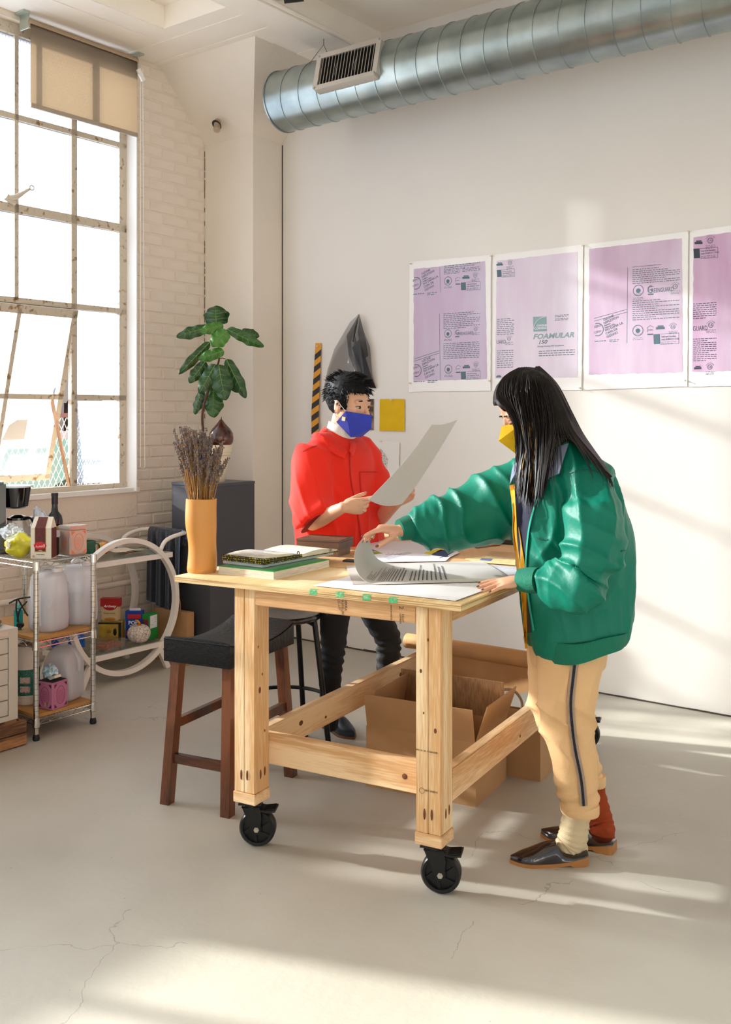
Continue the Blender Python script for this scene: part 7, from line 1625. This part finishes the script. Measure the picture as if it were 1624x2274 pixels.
# ribbed hem and cuffs
bm = B()
def hemr(l, r, pl, pr, d_, Yc=3.42):
    a, b = P(l, pl, Yc), P(r, pr, Yc); c = (a+b)/2; return (c, (b-a)/2, Vector((0, d_, 0)))
rr_ = [hemr(1180, 1384, 1408, 1380, .208), hemr(1185, 1384, 1422, 1388, .210), hemr(1189, 1381, 1440, 1400, .208), hemr(1195, 1376, 1456, 1412, .202), hemr(1199, 1372, 1453, 1410, .190)]
rings(bm, rr_, 72, 2.8)
for v in bm.verts: v.co += Vector((0, 0, .004*sin(v.co.x*34)))
obj('hem_band', bm, M_rib, jk, world=True, smooth=45)
for c0, c1, r0, r1_, nm in ((P(1196, 1289, 3.19), P(1156, 1288, 3.232), .041, .037, 'cuff'), (P(922, 1168, 3.555), P(888, 1177, 3.53), .044, .038, 'cuff')):
    bm = B(); tube(bm, [c0, c0.lerp(c1, .5), c1, c1+(c0-c1)*.02], [r0, (r0+r1_)/2+.003, r1_, r1_-.007], 36)
    obj(nm, bm, M_rib, jk, world=True, smooth=60)
M_yel = mat('yellow_lining', '#d99a12', rough=.5, var=.1, vscale=10); M_navy = mat('navy_shirt', '#1c2036', rough=.7); M_lav = mat('collar_grey', '#6b7388', rough=.7)
# open front: dark shirt, yellow facing of the far panel, zip edge of the near panel
def frontpoly(name, q, m, par, off=.006, th=.002, Yd=3.25):
    """band between a left and a right contour lying on the jacket front"""
    L_, R__ = q; a = spline([Vector((x, y, 0)) for x, y in L_], 6); b = spline([Vector((x, y, 0)) for x, y in R__], 6); n = min(len(a), len(b)); bm = B(); rows = []; last = Yd
    for i in range(n):
        row = []
        for k in range(5):
            p = a[i*(len(a)-1)//(n-1)].lerp(b[i*(len(b)-1)//(n-1)], k/4); h, _ = snap(bvh2, p.x, p.y, off)
            row.append((p, h.y if h is not None else None))
        ys = [y for _, y in row if y is not None]; base = sorted(ys)[len(ys)//2] if ys else last; last = base
        rows.append([P(p.x, p.y, min(y, base+.03) if y is not None else base+.004) for p, y in row])
    V = [[bm.verts.new(c) for c in r] for r in rows]
    for i in range(n-1):
        for k in range(4): bm.faces.new((V[i][k], V[i+1][k], V[i+1][k+1], V[i][k+1]))
    solid(bm, th); return obj(name, bm, m, par, world=True, smooth=True)
frontpoly('shirt_and_shade', ([(1142, 1062), (1146, 1130), (1150, 1200), (1158, 1262)], [(1232, 1050), (1196, 1110), (1176, 1190), (1170, 1262)]), M_navy, pB, .004)
frontpoly('shirt_and_shade', ([(1160, 1262), (1165, 1330), (1168, 1405)], [(1171, 1262), (1174, 1330), (1180, 1405)]), mat('trouser_shade', '#3b2c20', rough=.8), pB, .004)  # dark brown band, painted shade of the trousers inside the gap
frontpoly('lining_flap', ([(1132, 1078), (1139, 1130), (1139, 1190), (1150, 1262), (1158, 1320), (1163, 1400), (1166, 1440)], [(1152, 1074), (1155, 1110), (1150, 1150), (1158, 1200), (1168, 1268), (1170, 1340), (1172, 1440)]), M_yel, jk, .012)
strip_on(bvh2, [(1226, 1050), (1196, 1102), (1178, 1160), (1170, 1225), (1169, 1275), (1176, 1340), (1186, 1400)], 3.2, mat('zip_teal', '#2aa58a', rough=.4), jk, 'zip_edge', .010, 3.24)
strip_on(bvh2, [(1262, 1052), (1290, 1044), (1320, 1046), (1350, 1062)], 2, mat('green_seam', '#045443', rough=.6), jk, 'shoulder_seam', .002, 3.2)
strip_on(bvh2, [(1192, 1195), (1205, 1197), (1217, 1198)], 2, mat('green_seam', '#045443'), jk, 'pocket_seam', .002, 3.25)
strip_on(bvh2, [(1380, 1225), (1386, 1222), (1392, 1224)], 2, mat('green_seam', '#045443'), jk, 'pocket_seam', .002, 3.25)
frontpoly('collar', ([(1240, 994), (1232, 1012), (1222, 1036), (1217, 1062)], [(1264, 985), (1257, 1006), (1251, 1024), (1243, 1052)]), M_lav, jk, .022, .003, 3.2)
collar([(1170, 1000, 3.55), (1158, 1020, 3.52), (1148, 1050, 3.46)], [(1150, 1020, 3.56), (1140, 1040, 3.52), (1134, 1076, 3.44)], M_lav, jk, 'collar')
# trousers
M_pants = mat('tan_trousers', '#e2b884', rough=.8, bump=.2, bscale=260, var=.05, vscale=6)
bm = B()
def pr_(l, r, py, d_, Y, sl=0): c = P((l+r)/2, py, Y); hw_ = (r-l)/2/F*Y; return (c, Vector((hw_, 0, sl)), Vector((0, d_, 0)))
NY = 3.335
rings(bm, [pr_(1172, 1350, 1380, .175, 3.42), pr_(1176, 1348, 1440, .170, 3.42), pr_(1180, 1344, 1475, .150, 3.42)], 32)
rings(bm, [pr_(1192, 1350, 1420, .085, NY), pr_(1193, 1342, 1470, .09, NY), pr_(1194, 1326, 1540, .088, NY), pr_(1200, 1318, 1600, .08, NY), pr_(1212, 1320, 1650, .072, NY-.01), pr_(1228, 1326, 1700, .068, NY), pr_(1232, 1328, 1740, .062, NY), pr_(1244, 1329, 1785, .058, NY+.01), pr_(1248, 1328, 1795, .056, NY+.01)], 32)
FY = 3.53
rings(bm, [pr_(1172, 1340, 1420, .085, 3.50), pr_(1172, 1330, 1480, .09, FY), pr_(1172, 1320, 1550, .085, FY), pr_(1190, 1318, 1610, .078, FY), pr_(1222, 1326, 1660, .068, FY+.02), pr_(1250, 1336, 1700, .06, FY+.04), pr_(1272, 1342, 1735, .055, FY+.06)], 32)
def fold3(p, n):
    k = math.exp(-((p.z-.47)/.09)**2); return .010*k*cr(p.z*80+p.x*50+nz(p, 5)*5)+.006*cr(p.x*50-p.z*10+nz(p, 4, 7)*5)*math.exp(-((p.z-.62)/.12)**2)+.004*nz(p, 8, 3)+.005*max(0, ridge(p, 6, 6, 1.5, 8)-.3)+.005*math.exp(-((p.z-.22)/.05)**2)*sin(p.z*120-p.x*40)
tr = cloth('trousers', bm, M_pants, pB, .0075, 4, fold3)
for (l, r, py, d_, Y) in ((1245, 1330, 1786, .060, NY+.01), (1276, 1344, 1722, .057, FY+.06)):
    bm = B(); a = [pr_(l, r, py-4, d_, Y, -.003), pr_(l-1, r+1, py+2, d_+.004, Y, -.003), pr_(l, r+1, py+14, d_+.004, Y, -.003), pr_(l+2, r, py+19, d_, Y, -.003), pr_(l+6, r-4, py+17, d_-.006, Y, -.003)]
    rings(bm, a, 36); obj('turned_cuff', bm, M_pants, tr, world=True, smooth=50)
bvh3 = BVHTree.FromPolygons([LM(pB) @ v.co for v in tr.data.vertices], [tuple(p.vertices) for p in tr.data.polygons])
sp_ = [(1281, 1438), (1274, 1500), (1268, 1560), (1272, 1620), (1279, 1670), (1291, 1730), (1297, 1790)]
strip_on(bvh3, sp_, 17, mat('frayed_tape', '#b0957c', rough=.9, bump=.5, bscale=300), tr, 'side_tape', .006, 3.24); strip_on(bvh3, sp_, 5.5, mat('side_zip', '#222a38', rough=.6, bump=1, bscale=300), tr, 'side_zip', .0095, 3.24)
# socks and loafers
def sock(pts, m, ribs=True):
    bm = B(); sp2 = spline([p for p, _ in pts], 8); rs_ = []
    n0 = len(pts)-1
    for i in range(len(sp2)):
        q = i/8; j = min(int(q), n0-1); rs_.append(pts[j][1]+(pts[j+1][1]-pts[j][1])*(q-j)+.0018*sin(i*1.9))
    R__ = tube(bm, sp2, rs_, 64)
    for ring_ in R__:
        c = sum((v.co for v in ring_), Vector())/len(ring_)
        for k, v in enumerate(ring_):
            if k % 2: v.co = c+(v.co-c)*.955
    return bm
M_sc = mat('cream_sock', '#d3bf98', rough=.9, bump=.3, bscale=300); M_sr = mat('rust_sock', '#9a3d14', rough=.9, bump=.3, bscale=300)
def Q(px, py, Y): return P(px, py, Y)
NY2 = 3.37
obj('sock', sock([(Q(1284, 1795, NY2), .046), (Q(1277, 1830, NY2), .047), (Q(1272, 1862, NY2), .050), (Q(1262, 1882, NY2), .050), (Q(1240, 1898, NY2-.005), .036)], M_sc), M_sc, pB, world=True, smooth=60, label='cream ribbed sock')
FY2 = 3.545
obj('sock', sock([(Q(1311, 1735, 3.60), .045), (Q(1322, 1780, 3.59), .045), (Q(1335, 1825, 3.57), .044), (Q(1338, 1850, FY2), .043), (Q(1318, 1868, FY2-.02), .034)], M_sr), M_sr, pB, world=True, smooth=60, label='rust red ribbed sock')
bm = B(); ell(bm, Q(1280, 1882, NY2), (.040, .036, .030)); obj('sock_heel', bm, M_sc, pB, world=True, smooth=True); bm = B(); ell(bm, Q(1343, 1862, FY2), (.038, .034, .028)); obj('sock_heel', bm, M_sr, pB, world=True, smooth=True)
M_loaf = mat('oxblood_loafer', '#1c0f10', rough=.14, coat=.6, spec=.7)
h_n, t_n = G(1304, 1915), G(1134, 1916); shoe('loafer', h_n, t_n, M_loaf, M_sole, pB, .052, .044, heelh=.020, mule=True)
h_f, t_f = G(1366, 1893), G(1203, 1856); shoe('loafer', h_f, t_f, M_loaf, M_sole, pB, .052, .042, heelh=.020, mule=True)
# long hair
bm = haircap(h2, .020, .016, 7, .070); obj('hair', bm, M_hairb, pB, world=True, smooth='raw')
GD = [[(1150, 820, 3.42), (1122, 836, 3.39), (1106, 860, 3.37), (1104, 884, 3.35), (1120, 902, 3.33), (1136, 917, 3.325), (1148, 930, 3.32)],
      [(1153, 818, 3.42), (1126, 836, 3.37), (1116, 870, 3.34), (1136, 905, 3.325), (1153, 948, 3.31), (1157, 1005, 3.31), (1142, 1070, 3.32)],
      [(1158, 817, 3.42), (1138, 838, 3.36), (1136, 880, 3.32), (1156, 935, 3.305), (1164, 990, 3.30), (1156, 1050, 3.27), (1150, 1100, 3.25)],
      [(1166, 816, 3.42), (1152, 842, 3.35), (1152, 890, 3.31), (1164, 945, 3.29), (1172, 1005, 3.285), (1172, 1065, 3.25), (1166, 1125, 3.22)],
      [(1174, 816, 3.42), (1172, 845, 3.34), (1178, 900, 3.30), (1188, 960, 3.28), (1190, 1020, 3.27), (1188, 1075, 3.24), (1182, 1125, 3.215)],
      [(1182, 817, 3.42), (1194, 850, 3.34), (1204, 905, 3.30), (1208, 960, 3.28), (1208, 1015, 3.25), (1204, 1065, 3.22), (1200, 1108, 3.20)],
      [(1188, 818, 3.42), (1210, 852, 3.35), (1226, 905, 3.31), (1232, 950, 3.28), (1228, 985, 3.24), (1218, 1035, 3.215), (1210, 1085, 3.20)],
      [(1192, 820, 3.42), (1222, 856, 3.36), (1246, 910, 3.33), (1268, 958, 3.26), (1296, 994, 3.19), (1326, 1030, 3.11), (1350, 1062, 3.07)],
      [(1194, 820, 3.44), (1232, 858, 3.41), (1262, 915, 3.38), (1288, 964, 3.32), (1314, 1002, 3.24), (1338, 1036, 3.15), (1362, 1076, 3.10)],
      [(1188, 820, 3.48), (1224, 860, 3.50), (1256, 920, 3.50), (1282, 975, 3.48), (1306, 1008, 3.40), (1330, 1040, 3.34), (1350, 1078, 3.28)],
      [(1178, 822, 3.50), (1190, 870, 3.52), (1205, 930, 3.53), (1212, 990, 3.53), (1205, 1050, 3.52), (1196, 1090, 3.50), (1188, 1120, 3.48)],
      [(1160, 824, 3.50), (1150, 870, 3.52), (1160, 930, 3.52), (1168, 990, 3.52), (1165, 1050, 3.50), (1158, 1080, 3.48), (1150, 1105, 3.46)]]
GS = [spline([P(*q) for q in g], 5) for g in GD]; NG = len(GS[0])
def hs(u, v):
    """point on the hair surface; u across the guides, v down the strand"""
    x = u*(len(GS)-1); i = min(int(x), len(GS)-2); q = x-i; y = v*(NG-1); j = min(int(y), NG-2); w_ = y-j
    return GS[i][j].lerp(GS[i][j+1], w_).lerp(GS[i+1][j].lerp(GS[i+1][j+1], w_), q)
for nm, u0, u1, vm in (('hair_curtain', 0, 6/11, .92), ('hair_crown', 6/11, 7/11, .56), ('hair_back', 7/11, 9/11, .93), ('hair_curtain', 9/11, 1, .9)):
    bm = B(); grid(bm, lambda u, v: hs(u0+(u1-u0)*u, v*vm)+Vector((0, .012, 0))+(h2.c-hs(u0+(u1-u0)*u, v*vm)).normalized()*.004*sin(u*60), 60, 30); solid(bm, .012); obj(nm, bm, M_hairb, pB, world=True, smooth=True)
for mm_, cnt, nm, us in ((M_hairb, 900, 'hair_strands', None), (M_hairh, 46, 'hair_highlights', ((.20, .36), (.66, .74)))):
    bm = B(); rnd = random.Random(cnt)
    for k in range(cnt):
        u = rnd.random() if us is None else rnd.uniform(*us[0 if k % 3 else 1])
        v0 = 0 if us is None else rnd.uniform(.42, .55); v1 = min(1.06, rnd.gauss(.95, .06)) if us is None else rnd.uniform(.8, .95)
        if us is None and 6.15/11 < u < 6.9/11: v1 = rnd.uniform(.5, .64)
        w0 = rnd.uniform(-.010, .004); ph = rnd.uniform(0, 6); um = u+rnd.gauss(0, .012)
        pts = []
        for j in range(13):
            v = v0+(v1-v0)*j/12; uu = min(.999, max(0, u+(um-u)*j/12)); p = hs(uu, min(v, 1)); 
            if v > 1: p = p+Vector((0, 0, -(v-1)*.4))
            pts.append(p+Vector((.003*sin(ph+j*.7), w0+.002*sin(ph*2+j), 0)))
        tube(bm, pts, [.0014]+[.0017]*10+[.0010, .0004], 4, cap=False)
    obj(nm, bm, mm_, pB, world=True, kind='stuff', smooth=True)
